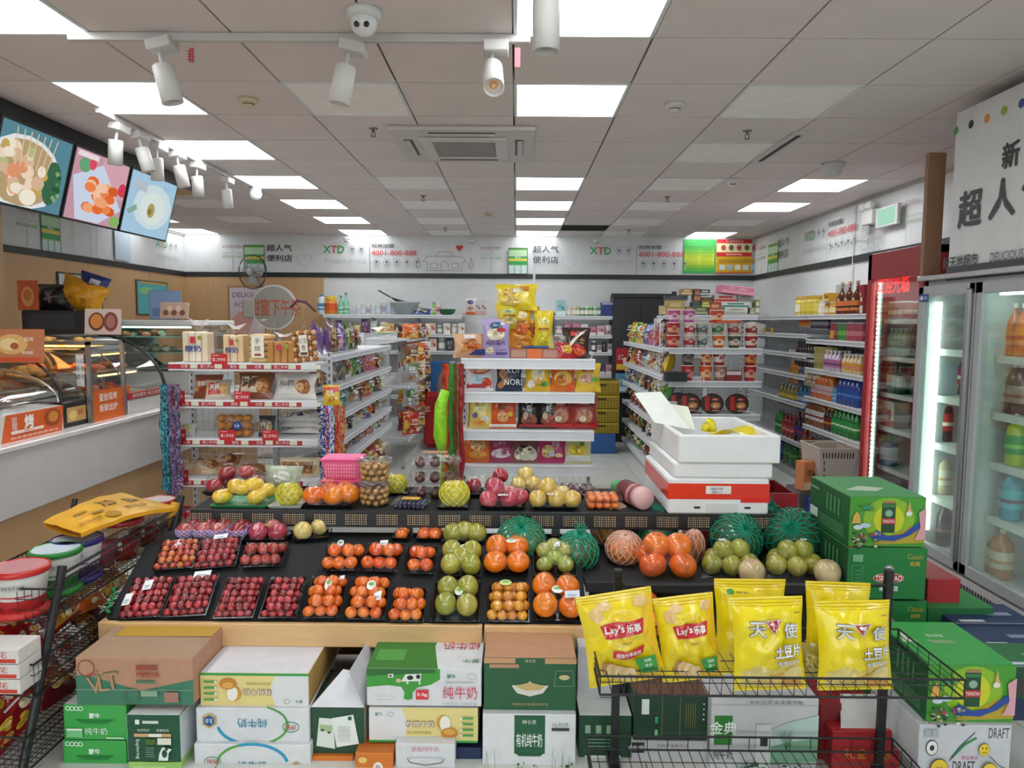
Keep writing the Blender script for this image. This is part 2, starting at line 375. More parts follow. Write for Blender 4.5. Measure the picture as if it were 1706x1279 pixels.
def house(x):
 s = []
 for pts in ([(0, 0), (.5, 0), (.5, .12), (.56, .12), (.5, .2), (0, .2), (-.06, .12), (0, .12), (0, 0)], [(.12, .2), (.17, .26), (.33, .26), (.38, .2)], [(.2, 0), (.2, .1), (.25, .14), (.3, .1), (.3, 0)], [(.05, .03), (.15, .03), (.15, .1), (.05, .1), (.05, .03)], [(.35, .03), (.45, .03), (.45, .1), (.35, .1), (.35, .03)], [(-.13, .0), (-.13, .05), (-.16, .05), (-.125, .18), (-.09, .05), (-.12, .05)], [(.62, .0), (.62, .05), (.59, .05), (.625, .18), (.66, .05), (.63, .05)]):
  s.append(('l', [(x+a, .04+b) for a, b in pts], .008, '8a8c90'))
 return s
sb = flat((0, YB-.001, zs1), (1, 0, 0), (0, 0, 1), (0, -1, 0))
def bx(px): return P(px, 430, Y=YB).x
sh = sign_small(bx(388), .3)+shopfront(bx(407), -.02, .29, .4)+sign_name(bx(466))+heart(bx(508), .17, .11, 'b9bbc0', .007)+logo(bx(557))+hotline(bx(622))+house(bx(712))+heart(bx(766), .36, .05, 'cc3040')
sh += sign_small(bx(818), .3)+shopfront(bx(847), .0, .27, .36)+sign_name(bx(909))+heart(bx(948), .17, .11, 'c4c6ca', .007)+logo(bx(1000))+hotline(bx(1065))
part('printed_band', paint(sh, sb).mesh('printed_band', 'print'), wb, 'green, red and black lettering and icons on the white wall band')
sr = flat((XR-.001, 0, zs1), (0, -1, 0), (0, 0, 1), (-1, 0, 0))
def ry(px): return -P(px, 400, X=XR).y
sh = sign_small(ry(1270), .3)+shopfront(ry(1282), -.02, .36, .38)+sign_name(ry(1305)+.02)+logo(ry(1350))+hotline(ry(1384))+sign_small(ry(1516), .3)
x0 = ry(1443)
for a in range(3):
 for b in range(3): sh.append(('l', [(x0+a*.13, .0+b*.12), (x0+a*.13+.11, .0+b*.12), (x0+a*.13+.11, .1+b*.12), (x0+a*.13, .1+b*.12), (x0+a*.13, b*.12)], .008, '9a9ca0')); sh.append(('r', x0+a*.13+.03, .02+b*.12, x0+a*.13+.08, .05+b*.12, 'b0b2b6'))
part('printed_band', paint(sh, sr).mesh('printed_band', 'print'), wr, 'lettering and icons on the white wall band')
sl = flat((XL+.001, 0, zs1), (0, 1, 0), (0, 0, 1), (1, 0, 0))
def ly(px): return P(px, 400, X=XL).y
sh = sign_small(ly(45), .3)+shopfront(ly(68), -.02, .3, .4)+logo(ly(274)-.1)+[('l', [(ly(120)+a, 0), (ly(120)+a+.3, 0), (ly(120)+a+.3, .4), (ly(120)+a, .4), (ly(120)+a, 0)], .01, 'a8b0b8') for a in (0, .42)]+[('r', ly(188), .02, ly(214), .42, 'b9c8d6')]
part('printed_band', paint(sh, sl).mesh('printed_band', 'print'), wl, 'lettering and icons on the white wall band')
a, b = P(1137, 455, Y=YB), P(1252, 399, Y=YB); w, h = b.x-a.x, b.z-a.z; w1 = w*.48
s = [('r', 0, 0, w1, h, '3fae55')]
for k in range(9): s.append(('r', .02, h*.08+k*h*.085, w1-.02, h*.08+(k+1)*h*.085, ('6cc04a', '9ccb3a', 'c9d63a', 'dbe04a', 'd0da3c', 'b0d040', '86c648', '62bb50', '48b056')[k]))
for k in range(12): s.append(('r', .05, h*.12+k*h*.06, .05+(w1-.1)*(.42+.05*(k % 3)), h*.13+k*h*.06, '4a9a30')); s.append(('r', w1*.53, h*.12+k*h*.06, w1*(.9-.04*(k % 2)), h*.13+k*h*.06, '4a9a30'))
s += [('r', w1, 0, w, h, 'd8a61e'), ('r', w1, h*.88, w, h, 'c8242c'), ('t', '灭火器使用方法', w*.74, h*.94, h*.07, 'f0d8d0'), ('r', w1+.01, h*.62, w, h*.88, 'eadfae'), ('r', w1, h*.5, w, h*.61, 'c8242c'), ('t', '消防安全四个能力', w*.74, h*.555, h*.06, 'f5e6d0')]
for k in range(5): s += [('c', w1+.1+k*.11, h*.75, .035, .04, ('b84a40', '705a48')[k % 2]), ('r', w1+.05+k*.11, h*.1, w1+.13+k*.11, h*.25, ('c8d8d0', '9ab8c8', 'e8e0c8')[k % 3]), ('r', w1+.04+k*.11, h*.32, w1+.14+k*.11, h*.42, 'b88a18')]
s += [('r', w1, 0, w, h*.04, 'c85a24')]
place([pt('sheet', M().box(0, -.008, 0, w, 0, h, 'e8e8e0'), 'semi'), pt('printed_face', paint(s, flat((0, -.008, 0), (1, 0, 0), (0, 0, 1), (0, -1, 0))), 'print')], 'poster', 'green and yellow notice poster high in the right corner of the back wall', 'poster', (a.x, YB-.003, a.z))
# ================================================================ GOODS LIBRARY
_CA = {}
def cached(f):
 def g(*a, **k):
  key = (f.__name__, repr(a), repr(sorted(k.items())))
  if key not in _CA: _CA[key] = f(*a, **k)
  return _CA[key]
 return g
def psurf(w, h, d, seed=0, wr=.16, cr=.05, waist=.13):
 def f(u, v, hh=0, side=-1):
  a = min(max(u/w+.5, 0), 1); b = v/h; q = min(max((b-cr)/(1-2*cr), 0), 1)
  t = max(sin(pi*a), 0)**.6*max(sin(pi*q), 0)**.5
  n = noise.noise(Vector((a*5, b*6, seed*3.7+side)))*wr*2+noise.noise(Vector((a*14, b*9, seed+side)))*wr*.7
  x = u*(1-waist*sin(pi*q))+.012*w*noise.noise(Vector((0, b*4, seed)))
  edge = .01*w*noise.noise(Vector((a*3, b*3, seed+9)))
  return Vector((x, side*(d/2*t*(1+n)+hh)+edge, v))
 return f
def shade(c, k):
 return ''.join('%02x' % max(0, min(255, int(int(c[i:i+2], 16)*k))) for i in (0, 2, 4))
def rich(art, seed):      # pictures of food get their pieces, bands get a hairline
 out = []; r = random.Random(seed+31)
 for s in art:
  out.append(s)
  if s[0] == 'c' and s[3] > .018:
   for i in range(9):
    t = 2*pi*r.random(); q = r.uniform(.2, .8); out.append(('c', s[1]+s[3]*q*cos(t), s[2]+s[4]*q*sin(t), s[3]*r.uniform(.14, .3), s[4]*r.uniform(.14, .3), shade(s[5], r.uniform(.72, 1.2))))
  elif s[0] == 'r' and s[3]-s[1] > .06 and s[4]-s[2] > .012:
   out.append(('r', s[1], s[4]-.003, s[3], s[4]-.001, shade(s[5], 1.25)))
 return out
@cached
def pouch(w, h, d, base, art=None, seed=0, g=8, mt='foil', back=None, cr=.05, sub=4):
 f = psurf(w, h, d, seed, cr=cr); m = M()
 m.surf(lambda a, b: f((a-.5)*w, b*h), g, g+2, base)
 m.surf(lambda a, b: f((.5-a)*w, b*h, 0, 1), g, g+2, back or base)
 sub_ = []
 if art: sub_ = [pt('printed_face', paint(rich(art, seed), lambda u, v, hh=0: f(u, v, hh), dh=.0009, h0=.0012, sub=sub), mt if mt != 'crinkle' else 'foil')]
 return [pt('bag', m, mt, True)]+sub_
def snackart(w, h, c1, c2, c3, seed, txt=None):
 r = random.Random(seed); s = []
 k = seed % 4
 if k == 0: s += [('r', -w*.46, h*.62, w*.46, h*.9, c2)]
 elif k == 1: s += [('c', 0, h*.6, w*.36, h*.22, c2)]
 elif k == 2: s += [('p', [(-w*.46, h*.08), (w*.46, h*.08), (w*.46, h*.5), (-w*.46, h*.3)], c2)]
 else: s += [('r', -w*.46, h*.1, -w*.1, h*.9, c2)]
 for _ in range(7):
  x, y = r.uniform(-.3, .3)*w, r.uniform(.14, .42)*h
  s.append(('c', x, y, w*r.uniform(.06, .13), h*r.uniform(.04, .09), r.choice([c3, 'e8b860', 'c87838', 'f2e2b8', c2])))
 s.append(('t', txt or r.choice(['香脆', '美味', '好吃', '薯片', '虾条', '饼干', '豆干', '瓜子', '果干', '鲜香', '锅巴', '海苔']), r.uniform(-.08, .08)*w, h*.68, h*.17, r.choice(['ffffff', c3, 'fff4d0']), dict(b=.02)))
 s.append(('r', -w*.25, h*.5, w*.25, h*.54, 'ffffff'))
 return s
PAL = {'red': ('c0212b', 'e8c23a', 'f4e9d8'), 'orange': ('dd6a1e', 'f2c84a', 'fbe9c8'), 'yellow': ('e6c22a', 'd8402c', 'fff6d8'), 'green': ('3f8f3e', 'b8d848', 'f0f4d8'), 'blue': ('28529e', '8fc4e8', 'f0f4fa'), 'purple': ('6e4694', 'c8a0d8', 'f4e8f8'), 'pink': ('cf4a80', 'f4b8cc', 'fff0f4'), 'brown': ('7a4a2c', 'd8a868', 'f4e6d0'), 'black': ('2a2626', 'a82a2a', 'e8d8b8'), 'white': ('dcdcd8', 'a83a34', '5a7aa8'), 'silver': ('a8aaae', '4a7a4a', 'e8e8e8'), 'teal': ('2a8a86', 'b8e0c8', 'f4f8e8'), 'dark red': ('7c1f26', 'd89a3a', 'f0dcc0'), 'cream': ('e4d8b8', 'b88848', '8a3a28')}
@cached
def snack(cn, w, h, d, v=0, g=6):
 c = PAL[cn]; return pouch(w, h, d, c[0], tuple(snackart(w, h, c[0], c[1], c[2], v*5+len(cn))), v, g, sub=3)
@cached
def bottle(liq='c8782a', cap='e8e8e8', lab='f0ead8', h=.22, r=.033, shape=0, c2='b03030'):
 n = 14; nk = .013 if shape != 2 else .018
 if shape == 0: pr = [(r*.9, 0), (r, .01), (r, h*.62), (r*.93, h*.7), (nk*1.3, h*.86), (nk, h*.9), (nk, h*.93)]
 elif shape == 1: pr = [(r*.9, 0), (r, .01), (r*.92, h*.3), (r, h*.55), (r*.9, h*.68), (nk, h*.85), (nk, h*.93)]
 elif shape == 3: pr = [(r*.95, 0), (r, .01), (r, h*.52), (r*.55, h*.66), (nk, h*.74), (nk, h*.95)]
 else: pr = [(r*.9, 0), (r, .01), (r, h*.78), (r*.8, h*.87), (nk*1.2, h*.9), (nk*1.2, h*.92)]
 o = [pt('bottle_body', M().lathe(pr, liq, n), 'bottle', True)]
 z0, z1 = (h*.22, h*.56) if shape != 3 else (h*.12, h*.42)
 lm = M().lathe([(r*1.012, z0, lab), (r*1.012, z0+(z1-z0)*.3, c2), (r*1.012, z0+(z1-z0)*.5, lab), (r*1.012, z1, lab)], lab, n, cap=False)
 o.append(pt('bottle_label', lm, 'semi', True))
 o.append(pt('cap', M().lathe([(nk*1.25, h*.91), (nk*1.3, h*.915), (nk*1.3, h), (nk, h)], cap, 10), 'semi'))
 return o
@cached
def can(c1='2a7a3e', c2='e8e8e8', h=.12, r=.031):
 return [pt('can_body', M().lathe([(r*.85, 0, 'b8babc'), (r, .008, c1), (r, h*.3, c2), (r, h*.55, c1), (r, h-.01, 'c0c2c4'), (r*.85, h, 'c0c2c4')], c1, 14), 'semi', True), pt('lid', M().lathe([(r*.84, h), (r*.84, h+.001)], 'c8cacc', 14), 'metal')]
@cached
def jar(c1='c89a3a', cap='d8a838', lab='f4ecd0', h=.13, r=.04):
 return [pt('jar_body', M().lathe([(r*.9, 0), (r, .008), (r, h*.72), (r*.85, h*.82)], c1, 14), 'bottle', True), pt('jar_label', M().lathe([(r*1.01, h*.2), (r*1.01, h*.6)], lab, 14, cap=False), 'semi', True), pt('lid', M().lathe([(r*.9, h*.82), (r*.9, h)], cap, 14), 'semi')]
@cached
def cup(c1='c0262e', c2='f4e8d8', c3='e8a838', h=.11, r=.052, txt='面'):
 w = 1.2
 pr = [(r*.74, 0, c1), (r*.8, h*.25, c2), (r*.88, h*.6, c1), (r*.97, h*.95, c1), (r*.97, h, c1)]
 sf = lambda u, v, hh=0: Vector(((r*(.74+.23*v/h)+hh+.0008)*sin(u/(r*.9)), -(r*(.74+.23*v/h)+hh+.0008)*cos(u/(r*.9)), v))
 return [pt('cup_body', M().lathe(pr, c1, 16), 'semi', True), pt('printed_face', paint([('c', 0, h*.52, r*.5, h*.24, c2), ('t', txt, 0, h*.54, h*.26, c1, dict(b=.03)), ('c', r*.6, h*.25, r*.2, h*.1, c3)], sf, sub=2), 'print'), pt('lid', M().lathe([(r*1.03, h*.97), (r*1.03, h*1.02), (r*.98, h*1.03)], 'e8e0d0' if c1 != 'e8e0d0' else c1, 16), 'semi')]
@cached
def pack(w, d, h, c, art=(), mt='card', b=.002):     # a printed box; art on the front
 o = [pt('box_body', M().box(-w/2, -d/2, 0, w/2, d/2, h, c, b), mt)]
 if art: o.append(pt('printed_face', paint(art, flat((0, -d/2, 0), (1, 0, 0), (0, 0, 1), (0, -1, 0))), 'print'))
 return o
def packart(w, h, c1, c2, c3, txt='好物'):
 return (('r', -w*.48, h*.05, w*.48, h*.3, c2), ('c', w*.2, h*.5, w*.16, min(h*.25, w*.2), c3), ('t', txt, -w*.12, h*.62, h*.24, c3 if c3 != c1 else 'ffffff', dict(w=w*.5)))
# ---------------------------------------------------------------- shelving
SW = 'd6d8dc'
def wiregrid(x0, z0, x1, z1, y, sp=.05, r=.0016, col='d8dadc'):
 m = M(); nx = max(1, round((x1-x0)/sp)); nz = max(1, round((z1-z0)/sp))
 for i in range(nx+1): x = x0+(x1-x0)*i/nx; m.box(x-r, y-r, z0, x+r, y+r, z1, col)
 for i in range(nz+1): z = z0+(z1-z0)*i/nz; m.box(x0, y-r, z-r, x1, y+r, z+r, col)
 return m
def shelving(name, label, loc, rz, L, D, zs, H, group=None, grid=True, base=.12, rh=.046, posts=2, railc='c9cdd6', tags=None, toe=True):
 """local x along the shelf from 0 to L, front at y = 0, back at y = D"""
 o = bpy.data.objects.new(name, None); C.objects.link(o); o.location = loc; o.rotation_euler = (0, 0, rz); meta(o, label, 'shelf', group)
 for k in range(posts):
  x = L*k/(posts-1); m = M().box(x-.015, D-.03, 0, x+.015, D+.01, H, SW)
  up = part('upright', m.mesh('upright', 'semi'), o)
  s = M()
  for q in range(int(H/.05)): s.box(x-.005, D-.0315, .04+q*.05, x+.005, D-.0295, .065+q*.05, '4a4c50')
  part('slots', s.mesh('slots', 'matte'), up, kind='stuff')
 for z in zs:
  b = part('shelf_board', M().box(.004, 0, z-.028, L-.004, D-.03, z, SW, .003).mesh('shelf_board', 'semi'), o)
  part('price_rail', M().box(0, -.012, z-rh+.004, L, .004, z+.004, railc, .003).box(0, -.016, z-.008, L, -.011, z+.003, 'eef0f2').box(0, -.015, z-rh+.004, L, -.011, z-rh+.012, 'eef0f2').mesh('price_rail', 'semi'), b)
  br = M()
  for k in range(posts):
   x = L*k/(posts-1); x = min(max(x, .006), L-.006)
   br.add([(x-.003, D-.03, z-.03), (x-.003, D-.03, z-.1), (x-.003, .05, z-.03), (x+.003, D-.03, z-.03), (x+.003, D-.03, z-.1), (x+.003, .05, z-.03)], [(0, 1, 2), (5, 4, 3), (0, 2, 5, 3), (1, 4, 5, 2)], SW)
  part('bracket', br.mesh('bracket', 'semi'), b, kind='stuff')
  if tags: part('price_card', paint(tags(L), flat((0, -.015, z-.04), (1, 0, 0), (0, 0, 1), (0, -1, 0))).mesh('price_card', 'print'), b)
 if grid: part('wire_grid', wiregrid(.01, base, L-.01, H-.02, D-.005).mesh('wire_grid', 'semi'), o, kind='stuff')
 if toe: part('base_panel', M().box(0, .02, 0, L, .04, base-.03, 'c8cacc').mesh('base_panel', 'semi'), o)
 return o
class Run:      # local frame of one shelving unit: put(spec, x, y, z)
 def __init__(s, loc, rz): s.m = Matrix.Translation(loc) @ Matrix.Rotation(rz, 4, 'Z'); s.rz = rz
 def put(s, spec, name, label, cat, x, y, z, rz=0, rx=0, group=None, sc=1, ry=0):
  p = s.m @ Vector((x, y, z)); return place(spec, name, label, cat, p, (rx, ry, s.rz+rz), group, sc)
def bagrow(run, where, z, x0, x1, y, cols, w, h, d, seed=0, name='snack_bag', noun='snack bag', end='left', lean=-.12, jit=.25, rev=False):
 n = len(cols); r = random.Random(seed)
 for i, c in enumerate(cols):
  x = x0+(x1-x0)*(i+.5)/n; k = (n-1-i) if rev else i; s = r.uniform(.88, 1.08)
  run.put(snack(c, w, h, d, (seed+i) % 5), name, '%s %s, %s on the %s' % (c, noun, nth(k, end), where), 'snack', x, y, z+.004, r.uniform(-jit, jit)*1.6, lean+r.uniform(-.15, .1), noun+'s on the '+where, s)
# ================================================================ GONDOLAS
# ---- bread end cap
bzs = [P(400, y, Y=4.9).z for y in (605, 667, 731, 798)]
bx0, bx1 = P(283, 640, Y=4.9).x, P(528, 640, Y=4.9).x
BL = bx1-bx0
def redtags(L):
 s = [('r', .0, 0, L, .036, 'b8303c')]
 for k in range(6):
  x = .06+k*L/6
  s += [('t', ('优惠', '第二件半价', '面包')[k % 3], x+.05, .018, .022, 'f4e4e0'), ('r', x+.09, .004, x+.14, .034, 'dfe2c8')]
 return s+[('r', L*.9, 0, L, .036, 'dfe0e2')]
shelving('bread_shelf', 'white bread shelf with red price strips behind the fruit stand', (bx0, 4.9, 0), 0, BL, .36, bzs[::-1], 1.42, tags=redtags, rh=.056)
B = Run((bx0, 4.9, 0), 0)
def lx(px, y=4.95): return P(px, 600, Y=y).x-bx0
for q, (px, k) in enumerate([(372, 0), (300, 1), (408, 1), (300, 2), (382, 2), (453, 2), (302, 3), (308, 3.9)]):
 z = bzs[int(k)] if k != 3.9 else bzs[3]-.25
 B.put([pt('card', M().box(-.055, 0, 0, .055, .002, .085, 'c8222c'), 'semi'), pt('printed_face', paint([('t', '第二件半价', 0, .045, .024, 'ffffff', dict(w=.09)), ('r', -.045, .07, .0, .076, 'f0b0a8')], flat((0, 0, 0), (1, 0, 0), (0, 0, 1), (0, -1, 0))), 'print')], 'price_sign', 'red half-price sign card %s bread shelf' % ('at the middle of the top board of the', 'at the left of the second board of the', 'in the centre of the second board of the', 'at the left of the third board of the', 'in the centre of the third board of the', 'right of centre on the third board of the', 'at the left of the fourth board of the', 'low down at the left of the')[q], 'price sign', lx(px), -.018, z-.02)
crust, crumb = 'c98a4a', 'ecd9b4'
@cached
def loafbag(w, h, d, c1, c2, txt='鲜奶吐司', tail=1, film='film'):
 m = M(); n = max(3, int(w/.035))
 for i in range(n):
  x = -w/2+w*i/n; m.box(x+.001, -d/2, 0, x+w/n-.001, d/2, h*.97 if i % 2 else h, c2 if 0 < i < n-1 else c1, .006)
 f = psurf(w*1.25, h*1.35, d*1.2, 3, wr=.2, cr=.02, waist=.02)
 g = M().surf(lambda a, b: f((a-.5)*w*1.2, b*h*1.3)+Vector((0, 0, 0)), 8, 8, 'f4f0ea').surf(lambda a, b: f((.5-a)*w*1.2, b*h*1.3, 0, 1), 8, 8, 'f4f0ea')
 o = [pt('loaf', m, 'matte', kind='stuff'), pt('plastic_bag', g, film, True)]
 if tail:
  t = M().add([(-.02, 0, h*1.2), (.02, 0, h*1.2), (.07, -.01, h*1.42), (-.06, .01, h*1.45), (0, 0, h*1.3)], [(0, 1, 4), (1, 2, 4), (0, 4, 3)], 'e8dce0'); o.append(pt('tied_end', t, 'foil'))
 o.append(pt('printed_face', paint([('r', -w*.12, h*.62, w*.08, h*.84, 'c8323c'), ('t', txt, 0, h*.45, h*.2, '3a4a8a', dict(w=w*.62, b=.03)), ('c', w*.26, h*.8, w*.09, w*.09, '9a9a2a')], flat((0, -d/2-.018, 0), (1, 0, 0), (0, 0, 1), (0, -1, 0))), 'print'))
 return o
z = bzs[0]
B.put(loafbag(.14, .17, .1, 'e6d2b4', 'f0e6d0', '醇奶'), 'bread_loaf', 'bagged white toast with blue lettering at the left end of the top bread board', 'bread', lx(322), .14, z, sc=1.25)
B.put(loafbag(.12, .16, .1, 'e8c89a', 'f0dfc0', '醇奶'), 'bread_loaf', 'bagged white toast with blue lettering left of the tall pancake bag', 'bread', lx(385), .15, z, sc=1.2)
@cached
def rollbag(w, h, c, stripes, txt, rows=5):
 m = M()
 for i in range(rows): m.lathe([(w*.2, 0), (w*.42, h*.03), (w*.44, h*.1), (w*.4, h*.15), (w*.2, h*.17)], c if i % 2 else 'e6c48a', 14, c=(0, 0, i*h*.155))
 f = psurf(w*1.1, h*1.25, w*.95, 5, wr=.2, cr=.02, waist=.05)
 g = M().surf(lambda a, b: f((a-.5)*w*1.1, b*h*1.2), 8, 8, 'f4f0ea').surf(lambda a, b: f((.5-a)*w*1.1, b*h*1.2, 0, 1), 8, 8, 'f4f0ea')
 return [pt('rolls', m, 'matte', True, kind='stuff'), pt('plastic_bag', g, 'film', True), pt('printed_face', paint([('r', -w*.2, h*.15, w*.22, h*.75, 'f0e8d8'), ('t', txt[0], 0, h*.6, h*.15, '303030'), ('t', txt[1], 0, h*.4, h*.15, '303030'), ('r', -w*.1, h*.2, w*.12, h*.26, 'a83a30')], flat((0, -w*.5, 0), (1, 0, 0), (0, 0, 1), (0, -1, 0))), 'print')]
B.put(rollbag(.17, .21, 'dfba84', 1, ('手', '烧')), 'pancake_bag', 'tall clear bag of pale pancakes with black brush lettering', 'bread', lx(432), .12, z, sc=1.2)
B.put(loafbag(.15, .12, .11, 'c08648', 'c58e52', ' '), 'bread_loaf', 'square brown loaf in clear wrap on the top bread board', 'bread', lx(469), .1, z, sc=1.25)
@cached
def twistbag():
 m = M()
 for i in range(6):
  for j in range(6): m.ball((-.07+.028*j, -.035+.01*(i % 2), .02+i*.028), .017, .04, .015, 'b06a34' if (i+j) % 2 else 'e2c29a', 8, 5)
 f = psurf(.2, .3, .13, 8, wr=.25, cr=.02, waist=.04)
 g = M().surf(lambda a, b: f((a-.5)*.19, b*.2), 8, 8, 'f4f0ea').surf(lambda a, b: f((.5-a)*.19, b*.2, 0, 1), 8, 8, 'f4f0ea')
 g.surf(lambda a, b: Vector(((a-.5)*(.17-.14*sin(min(b*2, 1)*pi/2)+.2*max(b-.55, 0)), -.04*sin(pi*a)*(1-b), .19+b*.13)), 8, 6, 'f4f0ea')
 return [pt('twist_rolls', m, 'matte', True, kind='stuff'), pt('plastic_bag', g, 'film', True), pt('tie', M().tube([(-.09, 0, .3), (-.03, -.01, .335), (.03, -.01, .32), (.09, 0, .27)], .008, '5a2a44'), 'semi'), pt('paper_label', paint([('r', -.03, .04, .03, .15, 'f0e8d8'), ('t', '红豆', 0, .12, .025, '302020'), ('t', '卷', 0, .085, .03, '302020'), ('r', -.025, .045, .025, .06, '6a3a2a')], flat((0, -.075, 0), (1, 0, 0), (0, 0, 1), (0, -1, 0))), 'print')]
B.put(twistbag(), 'twist_roll_bag', 'tall tied bag of brown striped twist rolls at the right end of the top bread board', 'bread', lx(510), .1, z, ry=-.08, sc=(.95, 1, 1.3))
def bread(px, k, w, h, d, c, c1, c2, txt, lab, lean=-.35, rz=0, dz=0, y=.1, lt='f4f0e8'):
 w, h, d = w*1.18, h*1.15, d*1.3
 art = (('r', -w*.4, h*.2, w*.1, h*.8, c1), ('c', w*.24, h*.45, w*.18, h*.28, c2), ('c', w*.18, h*.42, w*.1, h*.16, 'e0b070'), ('t', txt, -w*.14, h*.55, h*.22, lt, dict(w=w*.4, b=.02)))
 B.put(pouch(w, h, d, c, art, len(txt)+int(px) % 7, 8, 'foil', sub=3), 'bread_pack', lab, 'bread', lx(px), y, bzs[k]+dz, rz, lean)
bread(338, 1, .17, .15, .07, '8a4a2c', 'b0502c', 'd89a5a', '香酥', 'brown pastry pack at the left of the second bread board', -.3)
bread(362, 1, .15, .13, .06, 'c8b8a8', 'c83028', 'e0b070', '蛋糕', 'red and cream pastry pack leaning on the second bread board', -.5, .3, 0, .05)
bread(418, 1, .22, .17, .08, '8a5034', 'ece0c4', 'c87a3c', '早餐', 'brown striped cake pack with a cream label, centre of the second bread board', -.4, 0, 0, .1, '503020')
bread(486, 1, .26, .16, .09, 'e2dcd6', 'f2eeea', 'b06a34', '夹心面包', 'large white bread pack with brown picture, right on the second bread board', -.3, 0, 0, .1, '6a5a50')
bread(302, 2, .11, .09, .08, 'c8c8c0', 'f4f4f0', 'b8d0a0', '蒸糕', 'small pale bun pack at the left of the third bread board', -.5, 0, 0, .08, '6a6a60')
m = M()
for i in range(4):
 for j in range(3): m.ball((-.09+.06*i, 0, .03+.05*j), .034, .05, .027, 'd28c42', 10, 6)
B.put([pt('buns', m, 'matte', True, kind='stuff'), pt('plastic_wrap', M().box(-.13, -.055, 0, .13, .055, .16, 'f0e8e0', .02), 'film', True), pt('round_label', paint([('c', .035, .085, .033, .033, '20407a'), ('r', .02, .06, .05, .11, '3a66a8'), ('t', '乳酪', .035, .085, .018, 'e8f0f8')], flat((0, -.057, 0), (1, 0, 0), (0, 0, 1), (0, -1, 0))), 'print')], 'bun_pack', 'block of golden buns with a round blue label on the third bread board', 'bread', lx(384), .1, bzs[2])
bread(437, 2, .1, .13, .06, '3a3432', '8a8a88', 'b0a090', '可可', 'small black cocoa pack beside the golden buns', -.2)
for k in range(3): bread(485, 2, .24, .13, .05, ('e8e4e2', 'dcd8d6', 'ece8e6')[k], ('3a2a2e', 'f4f0f0', '403036')[k], 'f0ecea', '奶棒', 'white milk bread pack with dark label, %s of the flat pile on the third board' % ('lowest', 'middle', 'top')[k], -1.35, .05*k, .015+.045*k, .2)
bread(318, 3, .26, .13, .08, 'd8b48a', 'e8d8c0', 'b0683a', '长条', 'long soft bread pack at the left of the fourth bread board', -1.0, .15, 0, .15, '6a4a3a')
bread(350, 3, .2, .12, .08, 'b87c50', 'd8c0a8', '8a3a2c', '火腿', 'ham bread pack behind the long soft bread', -.8, -.1, .03, .22)
m = M().tube([(-.12, 0, .04), (-.05, 0, .055), (.05, 0, .055), (.12, 0, .04)], [.02, .032, .032, .02], 'a86a38', 10)
B.put([pt('baguette', m, 'matte', True), pt('plastic_wrap', M().box(-.15, -.04, 0, .15, .04, .085, 'f0e8e0', .02), 'film', True)], 'baguette_pack', 'wrapped brown baguette on the fourth bread board', 'bread', lx(408), .12, bzs[3], .15)
B.put([pt('baguette', m, 'matte', True), pt('plastic_wrap', M().box(-.15, -.04, 0, .15, .04, .085, 'f0e8e0', .02), 'film', True)], 'baguette_pack', 'second wrapped bread stick lying under the brown baguette', 'bread', lx(405), .04, bzs[3], .05, 0)
for k, px in enumerate((475, 488, 503, 514)): bread(px, 3, .1, .12, .035, 'e4d6b4', 'b8783c', 'efe0c0', '吐司', 'sliced sandwich bread pack, %s of the four at the right of the fourth board' % ('first from the left', 'second from the left', 'third from the left', 'last')[k], -.12, .2, 0, .08, '2a2420')
# ---- gondola A: shelves running back from the bread end cap, right face
XA = -1.37
az = [.16, .54, .715, .92, 1.155, 1.385]
def rot_run(X, Y0): return (X, Y0, 0), pi/2
shelving('gondola_shelving', 'white gondola shelves of snacks running back behind the bread shelf', (XA, 5.3, 0), pi/2, 2.55, .42, az, 1.42, posts=4)
A = Run((XA, 5.3, 0), pi/2)
PN = list(PAL)
def cols(n, seed, names=None): r = random.Random(seed); return [r.choice(names or PN) for _ in range(n)]
W1 = ['bottom board of the left gondola', 'fifth board of the left gondola', 'fourth board of the left gondola', 'third board of the left gondola', 'second board of the left gondola', 'top board of the left gondola']
bagrow(A, W1[5], az[5], .15, 1.5, .12, ['purple', 'purple', 'brown', 'purple', 'purple', 'green', 'black', 'black'], .17, .25, .07, 2, end='front')
bagrow(A, W1[4], az[4], .05, 2.45, .1, ['dark red', 'white', 'silver', 'silver', 'white', 'green', 'teal', 'pink', 'pink', 'red', 'brown'], .27, .2, .1, 3, end='front', lean=-.3)
bagrow(A, W1[3], az[3], .1, 2.45, .08, ['black', 'silver', 'teal', 'silver', 'silver', 'dark red', 'red', 'silver', 'black', 'green'], .27, .2, .1, 4, end='front', lean=-.3)
bagrow(A, W1[2], az[2], .1, 2.45, .08, ['cream', 'green', 'white', 'black', 'white', 'blue', 'yellow', 'dark red', 'silver'], .25, .17, .1, 5, end='front', lean=-.4)
bagrow(A, W1[1], az[1], .1, 2.45, .08, ['green', 'dark red', 'brown', 'blue', 'dark red', 'red', 'teal', 'dark red'], .25, .15, .1, 6, end='front', lean=-.4)
bagrow(A, W1[0], az[0], .1, 2.45, .06, ['red', 'green', 'dark red', 'silver', 'green', 'pink', 'brown', 'green', 'red', 'dark red'], .28, .26, .1, 7, end='front', lean=-.5)
XB = -1.2
shelving('hook_gondola', 'white gondola section hung with packets beyond the left snack shelves', (XB, 7.95, 0), pi/2, 1.6, .5, [.35, .93, 1.46], 1.52, posts=3)
part_ = M().box(-.02, -.02, 0, .02, .02, 1.5, 'd8d8d6')
place([pt('post', part_, 'semi')], 'shelf_post', 'white end post standing at the far end of the hook gondola', 'post', (P(711, 640, Y=9.58).x, 9.58, 0))
HB = Run((XB, 7.95, 0), pi/2)
rr = random.Random(3)
